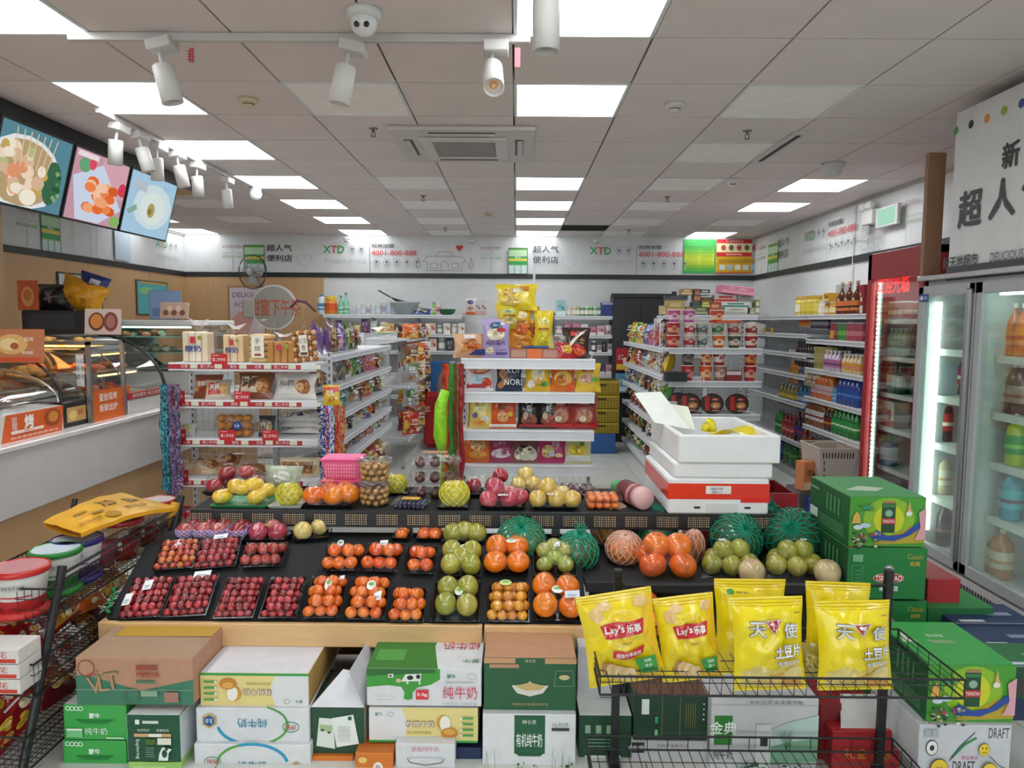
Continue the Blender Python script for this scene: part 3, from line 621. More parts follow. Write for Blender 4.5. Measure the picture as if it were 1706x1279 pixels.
hookc = [['orange', 'black', 'brown', 'orange', 'cream'], ['brown', 'silver', 'orange', 'orange', 'white'], ['silver', 'white', 'cream', 'dark red', 'brown'], ['silver', 'yellow', 'brown', 'red', 'black'], ['red', 'dark red', 'brown', 'red', 'orange']]
for j, (rowc, z) in enumerate(zip(hookc, (1.47, 1.17, .98, .72, .4))):
 for i, c in enumerate(rowc):
  x, y, z_ = .1+.3*i, -.02+.1*(i % 2), z
  HB.put(snack(c, .22, .24 if j else .17, .06, (i+j) % 5), 'hanging_packet', '%s packet hung %s in the %s row of the hook gondola' % (c, nth(i, 'front'), ('top', 'second', 'third', 'fourth', 'bottom')[j]), 'snack', x, y, z_-.02, -.9, 0, 'packets on the hook gondola')
for i, (px, c, c2) in enumerate([(672, 'f0a080', 'f4d8c8'), (683, 'f08a60', 'f4d8c8'), (693, 'f0a080', 'f4d8c8'), (704, 'b070b8', 'e8d0f0')]):
 p = P(px, 535, Y=9.0); place(jar(c, c, c2, .15, .045), 'canister', ('peach' if i < 3 else 'lilac')+' canister, %s of the row above the hook gondola' % ('leftmost', 'second', 'third', 'last')[i], 'canister', (p.x, 9.0, 1.46))
place(snack('cream', .3, .2, .06, 1), 'snack_bag', 'flat cream and orange pack lying on top of the hook gondola', 'snack', (XB-.2, 8.1, 1.52), (-1.3, 0, .9))
place(snack('green', .22, .16, .06, 2), 'snack_bag', 'bright green pack lying above the hook gondola', 'snack', (XB-.35, 8.6, 1.5), (-1.1, 0, .4))
# ---- snack end cap in the middle
cz = [P(880, y, Y=4.9).z for y in (598, 654, 717, 775)]
cx0, cx1 = P(768, 700, Y=4.9).x, P(990, 700, Y=4.9).x
shelving('snack_shelf', 'white snack shelf in the middle behind the fruit stand', (cx0, 4.9, 0), 0, cx1-cx0, .36, [.2]+cz[::-1], 1.44, railc='dcdee4', rh=.072)
SC = Run((cx0, 4.9, 0), 0)
def sx(px, y=4.95): return P(px, 650, Y=y).x-cx0
def bag(px, k, w, h, d, base, art, lab, lean=-.15, rz=0, y=.07, dz=0, mt='foil', seed=None, name='snack_bag', sc=1):
 SC.put(pouch(w, h, d, base, tuple(art), seed if seed is not None else int(px) % 9, 10, mt, sub=4), name, lab, 'snack', sx(px), y, (cz[k]+.002 if k >= 0 else 0)+dz, rz, lean, sc=sc)
w, h = .19, .19
bag(798, 1, .2, .2, .08, 'e6e0e0', [('r', -.09, .02, .09, .05, 'c03a44'), ('r', -.06, .05, .06, .11, 'a8c8d8'), ('c', 0, .14, .06, .03, 'e8b890'), ('c', .06, .06, .035, .03, 'd84a28'), ('o', 0, .15, .085, .035, 'c02a34', .01)], 'white and red bagged rice crackers with blue picture, left of the second snack board')
bag(848, 1, .19, .2, .07, '1f2f4a', [('c', -.05, .12, .03, .035, 'b87a48'), ('c', -.03, .07, .03, .03, 'c88a58'), ('c', -.06, .04, .025, .025, 'b87a48'), ('c', -.04, .16, .03, .02, 'c88a58'), ('t', 'KOI', .03, .14, .04, 'e8f0f4'), ('t', 'NORI', .03, .06, .04, 'e8f0f4'), ('t', '卜卜脆', .0, .18, .018, 'e8f0f4')], 'dark navy seaweed snack bag with white capital letters on the second snack board')
bag(896, 1, .19, .2, .08, 'e8bc28', [('c', 0, .12, .05, .05, 'f4e8c0'), ('c', -.05, .05, .03, .03, 'f4ecd8'), ('c', .045, .05, .03, .018, '58a048'), ('p', [(-.03, .05), (.03, .05), (0, .09)], 'c88a20'), ('o', 0, .18, .06, .03, 'a86a18', .005)], 'yellow snack bag with a round cream picture, centre of the second snack board')
bag(938, 1, .18, .2, .07, 'e07022', [('t', '干脆面', 0, .165, .032, 'd8f0f0', dict(w=.13, b=.02)), ('c', 0, .09, .07, .05, 'eec060'), ('c', -.02, .08, .04, .03, 'd88030'), ('r', .03, .02, .08, .06, 'e85a20')], 'orange noodle snack bag with pale blue lettering on the second snack board')
bag(980, 1, .18, .2, .07, 'ecc63a', [('r', -.05, .14, .04, .165, 'b02030'), ('c', -.01, .09, .06, .03, 'e8b0a0'), ('r', .02, .07, .08, .1, '7ab850'), ('t', '饼干', 0, .12, .02, 'f8f0d0')], 'yellow biscuit bag with a red label at the right of the second snack board')
bag(800, 2, .2, .23, .06, 'eccf6a', [('c', 0, .16, .06, .05, 'f4e8a0'), ('t', '蜜汁', 0, .17, .04, 'b87a20'), ('c', .04, .06, .03, .03, 'f0f0e8'), ('c', -.04, .09, .02, .02, '5a5a9a'), ('c', 0, .04, .05, .02, 'e8a040'), ('r', -.085, .01, -.078, .22, '3a3a7a')], 'pale yellow ring cracker bag with purple corners at the left of the third snack board')
bag(838, 2, .2, .23, .06, 'dc5a26', [('r', -.095, .19, .095, .225, 'dfe0d4'), ('c', 0, .11, .085, .07, 'e8642a'), ('c', 0, .08, .045, .035, 'f0b070'), ('t', '虾片', 0, .15, .04, '6a2418', dict(b=.03)), ('r', -.095, .01, .095, .03, 'f0e8e0'), ('c', .06, .1, .018, .018, 'e8c030')], 'orange shrimp cracker bag with white top edge on the third snack board')
for q, (px, t) in enumerate([(882, '八瓜'), (915, '龙虾')]): bag(px, 2, .17, .23, .08, '241f20', [('t', t[0], 0, .19, .045, 'f0f0ec', dict(b=.02)), ('t', t[1], 0, .14, .045, 'f0f0ec', dict(b=.02)), ('c', 0, .06, .06, .04, 'a85a48'), ('c', -.03, .09, .02, .025, 'd8c0a0'), ('r', -.07, .01, .07, .03, 'b02a30')], 'black chilli snack bag with white lettering, %s of the pair on the third snack board' % ('left', 'right')[q])
for q, px in enumerate((935, 975)): bag(px, 2, .2, .23, .08, 'a83a34', [('r', -.08, .16, .08, .19, '6a1a1c'), ('t', '麻辣条', 0, .175, .022, 'f0c8a0'), ('c', 0, .09, .06, .05, 'c88a68'), ('c', -.02, .07, .025, .02, 'f0e0c8'), ('r', -.08, .01, .08, .035, 'c8242c')], 'red spicy strip bag, %s at the right of the third snack board' % ('first', 'second')[q], rz=.1*q)
bag(796, 3, .21, .19, .08, 'dd6a22', [('c', 0, .12, .06, .045, 'f0c888'), ('c', 0, .05, .07, .025, 'f0a840'), ('t', '薄饼', 0, .14, .03, 'd04a20')], 'orange cracker bag at the left of the bottom snack board', -.4)
bag(835, 3, .19, .18, .08, 'a84068', [('c', 0, .06, .075, .03, 'e4d8e0'), ('c', -.04, .12, .02, .018, 'e87a98'), ('t', '莓干', .01, .125, .03, 'f4d8e4'), ('c', .03, .07, .02, .02, 'b83058')], 'purple pink dried berry bag on the bottom snack board', -.4)
bag(877, 3, .2, .2, .1, '8a5a52', [('c', 0, .06, .09, .055, 'e2dcc8'), ('c', -.02, .11, .03, .02, '4a2a20'), ('c', .03, .08, .015, .01, '4a2a20'), ('c', -.04, .08, .015, .01, '4a2a20'), ('r', -.06, .16, .06, .175, 'c8a888')], 'brown and cream coated nut bag, centre of the bottom snack board', -.45)
bag(921, 3, .21, .2, .07, 'b83268', [('r', -.09, .165, .09, .17, 'e8a8c8'), ('c', -.03, .08, .05, .045, 'd8c07a'), ('c', .0, .06, .02, .02, 'c8d0f0'), ('t', '鱼酥', .03, .13, .03, 'f4d8e4'), ('c', .05, .05, .03, .015, 'e8c898')], 'magenta snack bag with a gold picture on the bottom snack board', -.3)
bag(965, 3, .2, .2, .08, 'dcd69a', [('t', 'LEMON', 0, .17, .022, '4a4a20'), ('c', 0, .09, .07, .04, 'e8c838'), ('r', -.09, .01, .09, .05, 'dfe4dc'), ('c', .03, .13, .02, .015, '4a9a40')], 'pale yellow lemon biscuit bag at the right of the bottom snack board', -.35)
z = cz[0]
bag(783, 0, .24, .17, .1, 'e0b088', [('c', -.03, .09, .03, .02, 'd87a30'), ('c', .02, .11, .03, .02, 'e08a40'), ('c', .05, .07, .03, .02, 'd87a30'), ('c', -.05, .05, .03, .02, 'e89a50'), ('c', 0, .06, .03, .02, 'd06a28'), ('r', -.05, .12, .03, .15, 'f0e8e0'), ('p', [(-.02, .01), (.1, .01), (.1, .05), (.04, .045)], '26307a')], 'clear bag of orange crisps with a navy corner at the left on top of the snack shelf', -.2, .15)
bag(826, 0, .2, .27, .09, 'b6a4d4', [('c', 0, .22, .045, .028, '2a5a80'), ('t', '可比', 0, .222, .02, 'dff0f8'), ('c', .0, .16, .07, .04, 'e8dcb8'), ('c', .04, .19, .035, .015, 'c8303a'), ('t', '纯切薯片', 0, .1, .032, '4a3a6a', dict(w=.15, b=.02)), ('c', -.04, .05, .03, .022, 'e8dcb8'), ('r', -.02, .05, .08, .055, '6a5a9a'), ('r', .0, .02, .08, .04, '6a5a9a')], 'lilac bag of sliced potato chips standing on top of the snack shelf', -.1, 0, .05)
yel = 'ead02a'
bag(858, 0, .3, .19, .12, yel, [('c', -.05, .11, .05, .04, 'e8c070'), ('t', '薯片', .02, .12, .035, 'f4f0e8', dict(b=.03)), ('r', .03, .13, .1, .16, 'd88a38'), ('c', -.03, .05, .07, .03, 'e8d078')], 'large yellow chip bag lying on top of the pile above the snack shelf', -.3, -.15, .12, .33)
for q, (px, dz, w, h, c, a) in enumerate([(846, .2, .17, .17, 'd8c030', .1), (868, .12, .15, .25, 'd8a020', -.1), (884, .1, .13, .26, 'e0a818', .1), (905, .06, .14, .27, yel, -.05), (868, .02, .19, .2, 'd88818', .1), (893, .04, .1, .22, 'cfa010', 0)]):
 bag(px, 0, w, h, .09, c, [('c', 0, h*.7, w*.3, h*.1, ('c8e0a0', 'f0e0b0', 'a8b8c0', 'f0e890', 'e8b060', 'e8d060')[q]), ('c', 0, h*.3, w*.36, h*.16, ('e8d898', 'e0702a', 'c83828', 'e8d838', 'e0943a', 'f0c040')[q]), ('r', -w*.3, h*.48, w*.3, h*.54, 'a8641a')], 'yellow and orange chip bag, %s in the pile on the snack shelf' % ('upper left', 'upper centre', 'tall and narrow in the middle', 'upright at the right side', 'lower left', 'narrow one behind')[q], -.1, a, .1+.03*(q % 3), dz)
bag(912, 0, .12, .2, .05, '26265a', [('c', 0, .12, .03, .03, 'e8c830')], 'navy snack bag standing behind the yellow chip pile', -.05, .2, .25, .12)
SC.put(pack(.17, .14, .012, '2a62a8', ()), 'tin_lid', 'blue and white flat box under the yellow chip bags', 'box', sx(893), .12, z+.075)
SC.put(pack(.34, .16, .07, 'a06450', (('r', -.05, .0, .05, .07, 'dd6a22'), ('r', -.16, .01, -.06, .06, 'b88878'), ('r', .06, .01, .16, .06, 'b88878'))), 'candy_box', 'low brown and orange box under the yellow chip bags', 'box', sx(890), .12, z)
m = M()
for i in range(3):
 for j in range(4): m.ball((-.045+.045*i, 0, .03+.036*j), .022, .02, .018, ('a87a4a', '7a4a3a', 'b8a090')[(i+j) % 3], 8, 5)
SC.put([pt('sweets', m, 'matte', True, kind='stuff'), pt('clear_tub', M().box(-.075, -.05, 0, .075, .05, .17, 'f0f0f0', .01), 'clear'), pt('lid', M().box(-.078, -.053, .168, .078, .053, .18, 'e8e8e8', .004), 'clear')], 'clear_box', 'clear square tub of sweets on the snack shelf beside the yellow bags', 'container', sx(928), .13, z)
bag(958, 0, .2, .22, .09, '3a2624', [('t', '魔法', .0, .17, .04, 'd84a30', dict(b=.03)), ('t', '士', .05, .12, .04, 'e8c030'), ('c', 0, .05, .08, .045, 'c8281f'), ('c', .03, .04, .04, .02, 'e86a28'), ('p', [(-.08, .02), (-.02, .12), (.08, .2), (.0, .1)], 'e8e0c8')], 'black and red hot snack bag at the right on top of the snack shelf', -.25, -.2, .08)
bag(944, 0, .14, .12, .07, 'b8242a', [('c', 0, .06, .04, .03, 'e8b838')], 'small red snack bag leaning in front of the black one', -.4, .3, .03)
def strips(px0, px1, py0, py1, Y, colsn, label, cat='hanging strips', n=2, name='hanging_packet_strip', rad=.016):
 a, b = P(px0, py0, Y=Y), P(px1, py1, Y=Y); k = len(colsn)
 for i, c in enumerate(colsn):
  x = a.x+(b.x-a.x)*(i+.5)/k; m = M(); r = random.Random(i+int(px0)); H = a.z-b.z; s0 = r.random()*9
  f = lambda u, v: Vector((((u-.5)*2)*rad*(.8+.5*noise.noise(Vector((v*7, s0, 0))))+.012*noise.noise(Vector((v*4, s0, 5))), -rad*.7*sin(pi*u)*(1+.8*noise.noise(Vector((v*22, u*3, s0)))), -v*H*(.9+.1*((i*7) % 3)/2)))
  cc = c if isinstance(c, (list, tuple)) else [c]
  m.surf(f, 9, 90, lambda u, v: cc[int(abs(noise.noise(Vector((u*2.5, v*14, s0))))*2.6*len(cc)) % len(cc)]).surf(lambda u, v: f(1-u, v)+Vector((0, .6*rad*sin(pi*u), 0)), 4, 26, cc[0])
  place([pt('packet_strip', m, 'crinkle', True)], name, label % (ORD[i] if i else 'leftmost'), 'packets', (x, Y-.01*(i % 3), a.z), group=label.replace('%s ', ''))
strips(736, 772, 605, 850, 4.86, ['8a3a28', 'e0401e', '3a8a3a', '7a4a2a', '8a5a34', 'a02a34'], '%s long hanging packet strip beside the middle snack shelf', rad=.02)
a = P(742, 650, Y=4.7)
place([pt('ribbon', M().tube([(0, 0, 0), (-.03, 0, -.1), (-.035, 0, -.3), (-.02, 0, -.42)], [.03, .04, .045, .025], '9adf2a', 8), 'crinkle', True)], 'green_ribbon', 'bright lime green plastic bundle hanging beside the middle snack shelf', 'bundle', a)
strips(266, 304, 640, 835, 4.8, [['3a8a98', '2a3a4a', '58b8c8'], ['244a5a', '4ab0c0'], ['5a4a6a', '8a6a9a', '3a3a4a'], ['6a4a6a', '3a4a5a', 'a88ab0']], '%s teal and purple sweet strip hanging at the left of the bread shelf', rad=.028)
strips(534, 575, 675, 850, 4.85, [['2a4a9a', 'dfe4f0', '2a3a8a'], ['b82a3a', '2a4a9a', 'e8e8f0'], ['dfe4f0', '3a5aa8'], ['c8303a', 'e0683a'], ['c88a5a', 'b8302c']], '%s blue and red sweet strip hanging between bread shelf and left gondola', rad=.024)
place(snack('yellow', .12, .14, .02, 2), 'hanging_card', 'yellow card of sweets hanging above the blue sweet strips', 'card', P(553, 675, Y=4.9))
# ---- noodle end cap and right gondola
nzs = [P(1190, y, Y=7.0).z for y in (580, 635, 690)]
nx0 = P(1113, 640, Y=7).x; nL = P(1268, 640, Y=7).x-nx0
shelving('noodle_shelf', 'white end shelf of instant noodle cups on the right', (nx0, 7.0, 0), 0, nL, .4, [.16, .45]+nzs[::-1], 1.66, railc='c2c8cc', rh=.06)
NS = Run((nx0, 7, 0), 0)
def nx(px): return P(px, 600, Y=7.08).x-nx0
def cuprow(k, lev, arr, h=.115, r=.055):
 for i, (px, c1, c2, c3, cn) in enumerate(arr):
  NS.put(cup(c1, c2, c3, h, r, '面辣鲜香牛'[i % 5]), 'noodle_cup', '%s noodle cup, %s on %s of noodle shelf' % (cn, nth(i, 'left'), k), 'noodle cup', nx(px), .08+.0*(i % 2), lev, .1*(i % 3-1), group='cups on '+k+' of the noodle shelf', sc=(1.18, 1.18, 1.06))
r1 = [(1121, 'b8222c', 'd8a080', 'e0b050', 'red'), (1148, 'c8b8b0', 'b02838', '2f8a50', 'white and red'), (1170, 'b8bcb4', '5a6a6a', 'a84a40', 'pale grey'), (1196, 'd0601c', 'f0e0c0', 'e8b050', 'orange'), (1222, '48503a', 'd0c8b8', 'c87a38', 'green'), (1250, 'a8262c', 'e0d0c0', '4a2a24', 'red')]
cuprow('the top board', nzs[0], r1)
r2 = [(1121, 'b02830', 'd8a080', 'e0b050', 'red'), (1148, 'd8ccc4', 'b02838', '2f8a50', 'white and red'), (1168, 'b0b4b0', '6a6a70', 'a84a40', 'grey'), (1194, 'b8bab0', '3a7a4a', 'e8b050', 'white and green'), (1220, 'c8c0b8', 'a83a34', 'c87a38', 'cream and red'), (1250, 'e0d0c4', '8a2a28', 'a8262c', 'white and dark red')]
cuprow('the second tier', nzs[0]+.122, r2)
r3 = [(1121, 'c05a90', 'e8c8d8', 'd8a060', 'pink'), (1146, 'b85aa0', 'e8d0e0', 'e0b050', 'purple'), (1192, 'c04a24', 'e8c8a0', 'e0b050', 'orange red')]
cuprow('the third tier', nzs[0]+.244, r3)
NS.put(pack(.26, .16, .025, 'b82a28', (('r', -.1, .003, .1, .02, 'd8683a'),)), 'lid_stack', 'flat red box on top of the noodle cups', 'box', nx(1206), .09, nzs[0]+.244)
cuprow('the second board', nzs[1], [(1146, 'b82a34', 'e0a0a0', 'e0b050', 'red'), (1176, 'e05a20', 'f0d0a0', 'e0b050', 'orange'), (1200, 'a87868', 'd8c0b0', '6a3a34', 'brown'), (1250, 'b8222c', 'e0b0a0', 'e0b050', 'bright red')], .14)
cuprow('the fourth board tier', nzs[1]+.148, [(1146, '4a4240', '8a8480', 'b0a8a0', 'black'), (1176, 'd04a1e', 'f0c090', 'e0b050', 'dark orange'), (1198, 'a83c38', 'e8e0d8', 'e0b050', 'red and white'), (1250, 'b8222c', 'e8a050', 'e0b050', 'glossy red')], .14)
NS.put(pack(.16, .1, .1, '8a2a2a', (('r', -.07, .06, .07, .095, 'd8d8d4'),)), 'noodle_box', 'dark red and white box beside the cups on the second noodle board', 'box', nx(1222), .1, nzs[1])
NS.put(pack(.2, .14, .09, '23282a'), 'dark_box', 'plain black box at the left end of the second noodle board', 'box', nx(1122), -.02, nzs[1])
@cached
def bowl():
 rr_ = .115; sf = flat((0, -.047, 0), (1, 0, 0), (0, 0, 1), (0, -1, 0))
 d = M(); n = 20
 for a, b, c in ((.0, .0, 0),): pass
 m = M(); m.T = Matrix.Translation((0, 0, rr_*.86)) @ Matrix.Rotation(pi/2, 4, 'X')
 m.lathe([(rr_*.7, -.04), (rr_*.95, .03), (rr_, .035), (rr_, .045), (rr_*.9, .047)], '2c2420', 20, sy=.86)
 z0 = rr_*.86
 pr = [('c', 0, z0, rr_*.9, rr_*.76, '3a2c26'), ('r', -rr_*.62, z0-rr_*.6, -rr_*.22, z0+rr_*.62, 'b83028'), ('r', 0, z0+.03, .07, z0+.05, 'c83a34'), ('t', '自热', .03, z0+.04, .02, 'f0e8d8'), ('c', .035, z0-.02, .05, .035, 'b86a3c'), ('c', .04, z0-.02, .03, .02, 'd8a060'), ('c', .02, z0-.03, .015, .01, 'e8d8a8'), ('r', 0, z0-.075, .07, z0-.065, 'd8a080')]
 return [pt('bowl', m, 'semi', True), pt('printed_lid', paint(pr, sf), 'print')]
for i, px in enumerate((1133, 1148, 1186, 1228)): NS.put(bowl(), 'self_heating_bowl', 'black and red self-heating hotpot bowl, %s on the third noodle board' % nth(i, 'left'), 'instant meal', nx(px), .06+.07*(i == 0), nzs[2], 0, -.12, 'self-heating bowls')
for i, (px, c, c2) in enumerate([(1133, 'c8ccc0', '4a7a48'), (1158, 'd8d4cc', 'a83a34'), (1183, 'c85a30', 'e8b080'), (1208, '4a7a98', 'd8dcd0'), (1237, 'b84a40', 'e8d0c0'), (1257, '8a2a2a', 'c8a080')]):
 NS.put(pack(.11, .1, .13, c, packart(.11, .13, c, c2, 'f0e8d8', '拌面')), 'noodle_packet', '%s boxed noodles, %s on the board under the hotpot bowls' % (('pale green', 'white', 'orange', 'blue', 'red', 'dark red')[i], nth(i, 'left')), 'instant meal', nx(px), .08, .45)
def bk(px0, py0, px1, py1, Y, D, c, art, name, lab, cat='box', rz=0, ins=None, ph=None):
 a, b = P(px0, py1, Y=Y), P(px1, py0, Y=Y); w, h = b.x-a.x, b.z-a.z
 sp = [pt('box_body', M().box(-w/2, 0, 0, w/2, D, h, c, .003), 'card')]
 if art: sp.append(pt('printed_face', paint([(s[0],)+tuple(s[1:]) for s in art(w, h)], flat((-w/2, 0, 0), (1, 0, 0), (0, 0, 1), (0, -1, 0))), 'print'))
 return place(sp, name, lab, cat, ((a.x+b.x)/2, Y, a.z), rz)
def two(c1, c2, t=None): return lambda w, h: [('r', .004, h*.1, w-.004, h*.4, c1)]+([('t', t, w/2, h*.68, h*.3, c2, dict(w=w*.6))] if t else [('r', w*.2, h*.55, w*.8, h*.8, c2)])
topz = 1.66
YG = 7.6
shelving('right_gondola_top', 'white top board of the right gondola behind the noodle cups', (P(1108, 525, Y=7.5).x, 7.5, 0), 0, P(1262, 525, Y=7.5).x-P(1108, 525, Y=7.5).x, .5, [P(1190, 525, Y=7.6).z-.004], 1.7, toe=False, grid=False)
z0 = P(1190, 500, Y=7.6).z
for a in [(1110, 500, 1141, 524, 'b09a58', 'c8b888', 'brown tea gift box at the lower left of the box pile above the noodles'), (1109, 492, 1146, 500, '3a3c40', '5a5c60', 'dark flat gift box above the noodle cups'), (1135, 481, 1154, 491, 'a87a50', 'e0d0a0', 'cream and brown box highest at the left of the box pile'), (1156, 481, 1168, 502, '6a5a50', 'c07a50', 'narrow brown box standing in the pile above the noodles'), (1166, 482, 1183, 492, '3a4648', 'c8d0d0', 'black and silver small box on the top of the pile'), (1168, 495, 1187, 502, '4a3a30', '8a6a40', 'dark brown flat carton in the box pile'), (1169, 502, 1184, 512, 'a8a83a', 'd0d070', 'olive green box in the pile above the noodles'), (1153, 503, 1168, 511, '2f4038', '5a6a60', 'dark green box in the pile above the noodles'), (1190, 491, 1228, 503, 'ccc4b8', 'c83a40', 'white box with a row of red dots in the pile'), (1202, 503, 1249, 512, 'd8d8d4', '2f8a78', 'white box with teal letters in the pile'), (1207, 512, 1246, 524, 'd0d0cc', 'a8a8a4', 'plain pale box in the pile above the noodles'), (1229, 490, 1257, 503, 'a8a8aa', '8a8a8c', 'grey box under the pink box'), (1258, 498, 1266, 523, '8a9a5a', 'd8dcc8', 'narrow green carton at the right end of the box pile'), (1249, 512, 1258, 523, '8a8a78', 'c8c8b8', 'small grey green jar box beside the narrow green carton'), (1141, 511, 1156, 524, '8a6a58', 'c8a890', 'brown carton low in the pile behind the pink cups'), (1156, 511, 1180, 524, '5a6a50', 'a8b088', 'grey green carton low in the pile behind the purple cups'), (1181, 503, 1202, 524, 'a84a34', 'd8a080', 'rust red carton behind the orange red cup'), (1101, 509, 1110, 524, 'b8a870', 'd0c8a0', 'tan box edge at the left end of the box pile')]:
 bk(a[0], a[1], a[2], a[3], 7.6, .12, a[4], two(a[5], a[5]), 'gift_box', a[6])
bk(1201, 477, 1257, 490, 7.55, .2, 'd8829c', two('e6a0b8', 'f0d0dc', '礼盒'), 'gift_box', 'long pink gift box on top of the pile above the noodles', rz=.05).rotation_euler[1] = .1
cz2 = [.13, .38, .63, .88, 1.13, 1.40]
shelving('gondola_shelving', 'white gondola shelves of snacks seen edge on left of the noodle cups', (1.44, 9.6, 0), -pi/2, 2.55, .42, cz2, 1.5, posts=4)
D_ = Run((1.44, 9.6, 0), -pi/2)
W2 = ['bottom', 'fifth', 'fourth', 'third', 'second', 'top']
sets = [['green', 'silver', 'green', 'brown', 'white', 'green', 'silver'], ['brown', 'dark red', 'green', 'black', 'white', 'dark red', 'brown', 'brown'], ['red', 'pink', 'pink', 'brown', 'dark red', 'teal', 'silver', 'brown'], ['blue', 'silver', 'cream', 'black', 'brown', 'cream', 'teal', 'green'], ['yellow', 'red', 'red', 'blue', 'cream', 'white', 'brown', 'yellow'], ['yellow', 'green', 'yellow', 'blue', 'blue', 'pink', 'red', 'dark red', 'brown']]
for k in range(6): bagrow(D_, W2[k]+' board left of the noodle cups', cz2[k], .1, 2.45, .08, sets[k], .28, .22 if k < 5 else .27, .11, 20+k, end='front', lean=-.3, rev=True)
def crate(w, d, h, c, dark, handle=True):
 m = M(); t = .012
 for (x0, y0, x1, y1) in ((-w/2, -d/2, w/2, -d/2+t), (-w/2, d/2-t, w/2, d/2), (-w/2, -d/2, -w/2+t, d/2), (w/2-t, -d/2, w/2, d/2)): m.box(x0, y0, 0, x1, y1, h, c)
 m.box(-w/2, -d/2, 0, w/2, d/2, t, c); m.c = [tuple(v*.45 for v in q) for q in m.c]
 g = M(); y = -d/2-.003; n = int(w/.035)
 for i in range(n+1): x = -w/2+w*i/n; g.box(x-.006, y, 0, x+.006, y+.004, h*.84, c)
 for i in range(4): g.box(-w/2, y, h*.2*i+.01, w/2, y+.004, h*.2*i+.02, c)
 g.box(-w/2-.004, y-.003, h*.84, w/2+.004, y+.004, h, c)
 return [pt('crate_body', m, 'semi'), pt('lattice', g, 'semi', kind='stuff'), pt('hand_slot', M().box(-w*.13, y-.004, h*.66, w*.13, y+.001, h*.78, dark), 'matte')]
Yc = 9.0; a, b = P(986, 720, Y=Yc), P(1030, 720, Y=Yc); cw = .42; cxm = b.x-cw/2
zt = [P(1000, y, Y=Yc).z for y in (722, 704, 681, 658, 634)]
place([pt('pallet', M().box(-cw/2-.02, -.2, 0, cw/2-.03, .2, max(zt[0], .06), '2a5a98', .01), 'semi')], 'pallet', 'blue plastic base under the yellow crates', 'pallet', (cxm, Yc+.2, 0))
for k in range(4): place(crate(cw, .38, zt[k+1]-zt[k]-.004, 'b39a22', '3a3010'), 'plastic_crate', 'yellow plastic crate, %s of the stack of four behind the snack shelf' % ('bottom', 'second from the bottom', 'third from the bottom', 'topmost')[k], 'crate', (cxm, Yc+.2, max(zt[k], .062 if k == 0 else 0)), group='yellow crates')
# ================================================================ BACK AND RIGHT WALL SHELVES
def put(spec, px, Y, z, name, lab, cat, rz=0, rx=0, sc=1, group=None): return place(spec, name, lab, cat, (P(px, 560, Y=Y).x, Y, z), (rx, 0, rz), group, sc)
xb0, xb1 = P(540, 540, Y=10.0).x, P(770, 540, Y=10.0).x
zb = [.3, .62, .93, 1.24, 1.475, P(740, 525, Y=10).z]
shelving('wall_shelving', 'white shelves along the back wall left of the middle snack shelf', (xb0, 9.95, 0), 0, xb1-xb0, .4, zb, 1.75, posts=4, railc='c0c4c6')
xb2, xb3 = P(905, 540, Y=10.0).x, P(1021, 540, Y=10.0).x
shelving('wall_shelving', 'white shelves along the back wall right of the yellow chip pile', (xb2-.6, 9.95, 0), 0, xb3-xb2+.6, .4, zb, 1.75, posts=3, railc='c0c4c6')
zt_ = zb[5]
big = [(537, 'white and blue detergent bottle', bottle('d8e4ea', '3a8ac0', '4a90c4', .27, .055, 2, 'e8f0f4')), (552, 'yellow-capped orange detergent tub', jar('e08a28', 'e8c83a', 'd85a20', .25, .085)), (569, 'clear green spray bottle', bottle('7ac0a0', '3a9a6a', 'a8d8b8', .26, .045, 3, '3a8a5a')), (577, 'clear green spray bottle with a long trigger', bottle('7ac0a0', '2f8a60', 'a8d8b8', .3, .045, 3, '3a8a5a'))]
for px, lab, sp in big: put(sp, px, 10.02, zt_, 'cleaner_bottle', lab+' on the top board of the back wall shelves', 'bottle')
for i, px in enumerate((598, 606, 614, 622, 631, 640, 648)): put(jar('c8cac8', 'dcdedc', ('b8c8d8', 'd8dad8', 'a89ab0')[i % 3], .2 if i > 4 else .14, .04), px, 10.02, zt_, 'white_bottle', 'pale bottle, %s in the row beside the clear green spray bottles' % nth(i, 'left'), 'bottle', group='pale bottles on the back shelf')
put([pt('basin', M().lathe([(.12, 0), (.2, .16), (.22, .17), (.22, .18), (.19, .165)], 'b4c0c2', 20), 'semi', True)], 675, 10.1, zt_, 'wash_basin', 'pale grey plastic basin on top of the back shelves', 'basin')
place([pt('pan', M().lathe([(.1, 0), (.18, .03), (.185, .035), (.1, .01)], '6a6864', 18), 'metal', True), pt('handle', M().tube([(-.17, 0, .03), (-.35, 0, .07)], .012, '4a4a4a'), 'semi')], 'frying_pan', 'grey pan lying in the pale basin', 'pan', (P(668, 494, Y=10.1).x, 10.1, zt_+.17), (0, .3, 0))
put(snack('blue', .3, .14, .1, 3), 700, 10.05, zt_, 'blue_pack', 'bright blue plastic packs on top of the back shelves', 'pack', 0, -.9)
put([pt('colander', M().lathe([(.05, 0), (.1, .03), (.12, .08), (.125, .085)], '2a6a40', 16), 'semi', True)], 745, 10.05, zt_, 'green_bowl', 'dark green plastic bowl on top of the back shelves', 'bowl')
put(bottle('8ac04a', '3a8a3a', 'c8dca8', .18, .025, 0), 723, 10.03, zt_, 'green_bottle', 'slim green bottle beside the dark green bowl', 'bottle')
put(bottle('e0d0d4', 'f0e8e8', 'd88a98', .2, .03, 0), 731, 10.03, zt_, 'pink_bottle', 'pale pink bottle beside the dark green bowl', 'bottle')
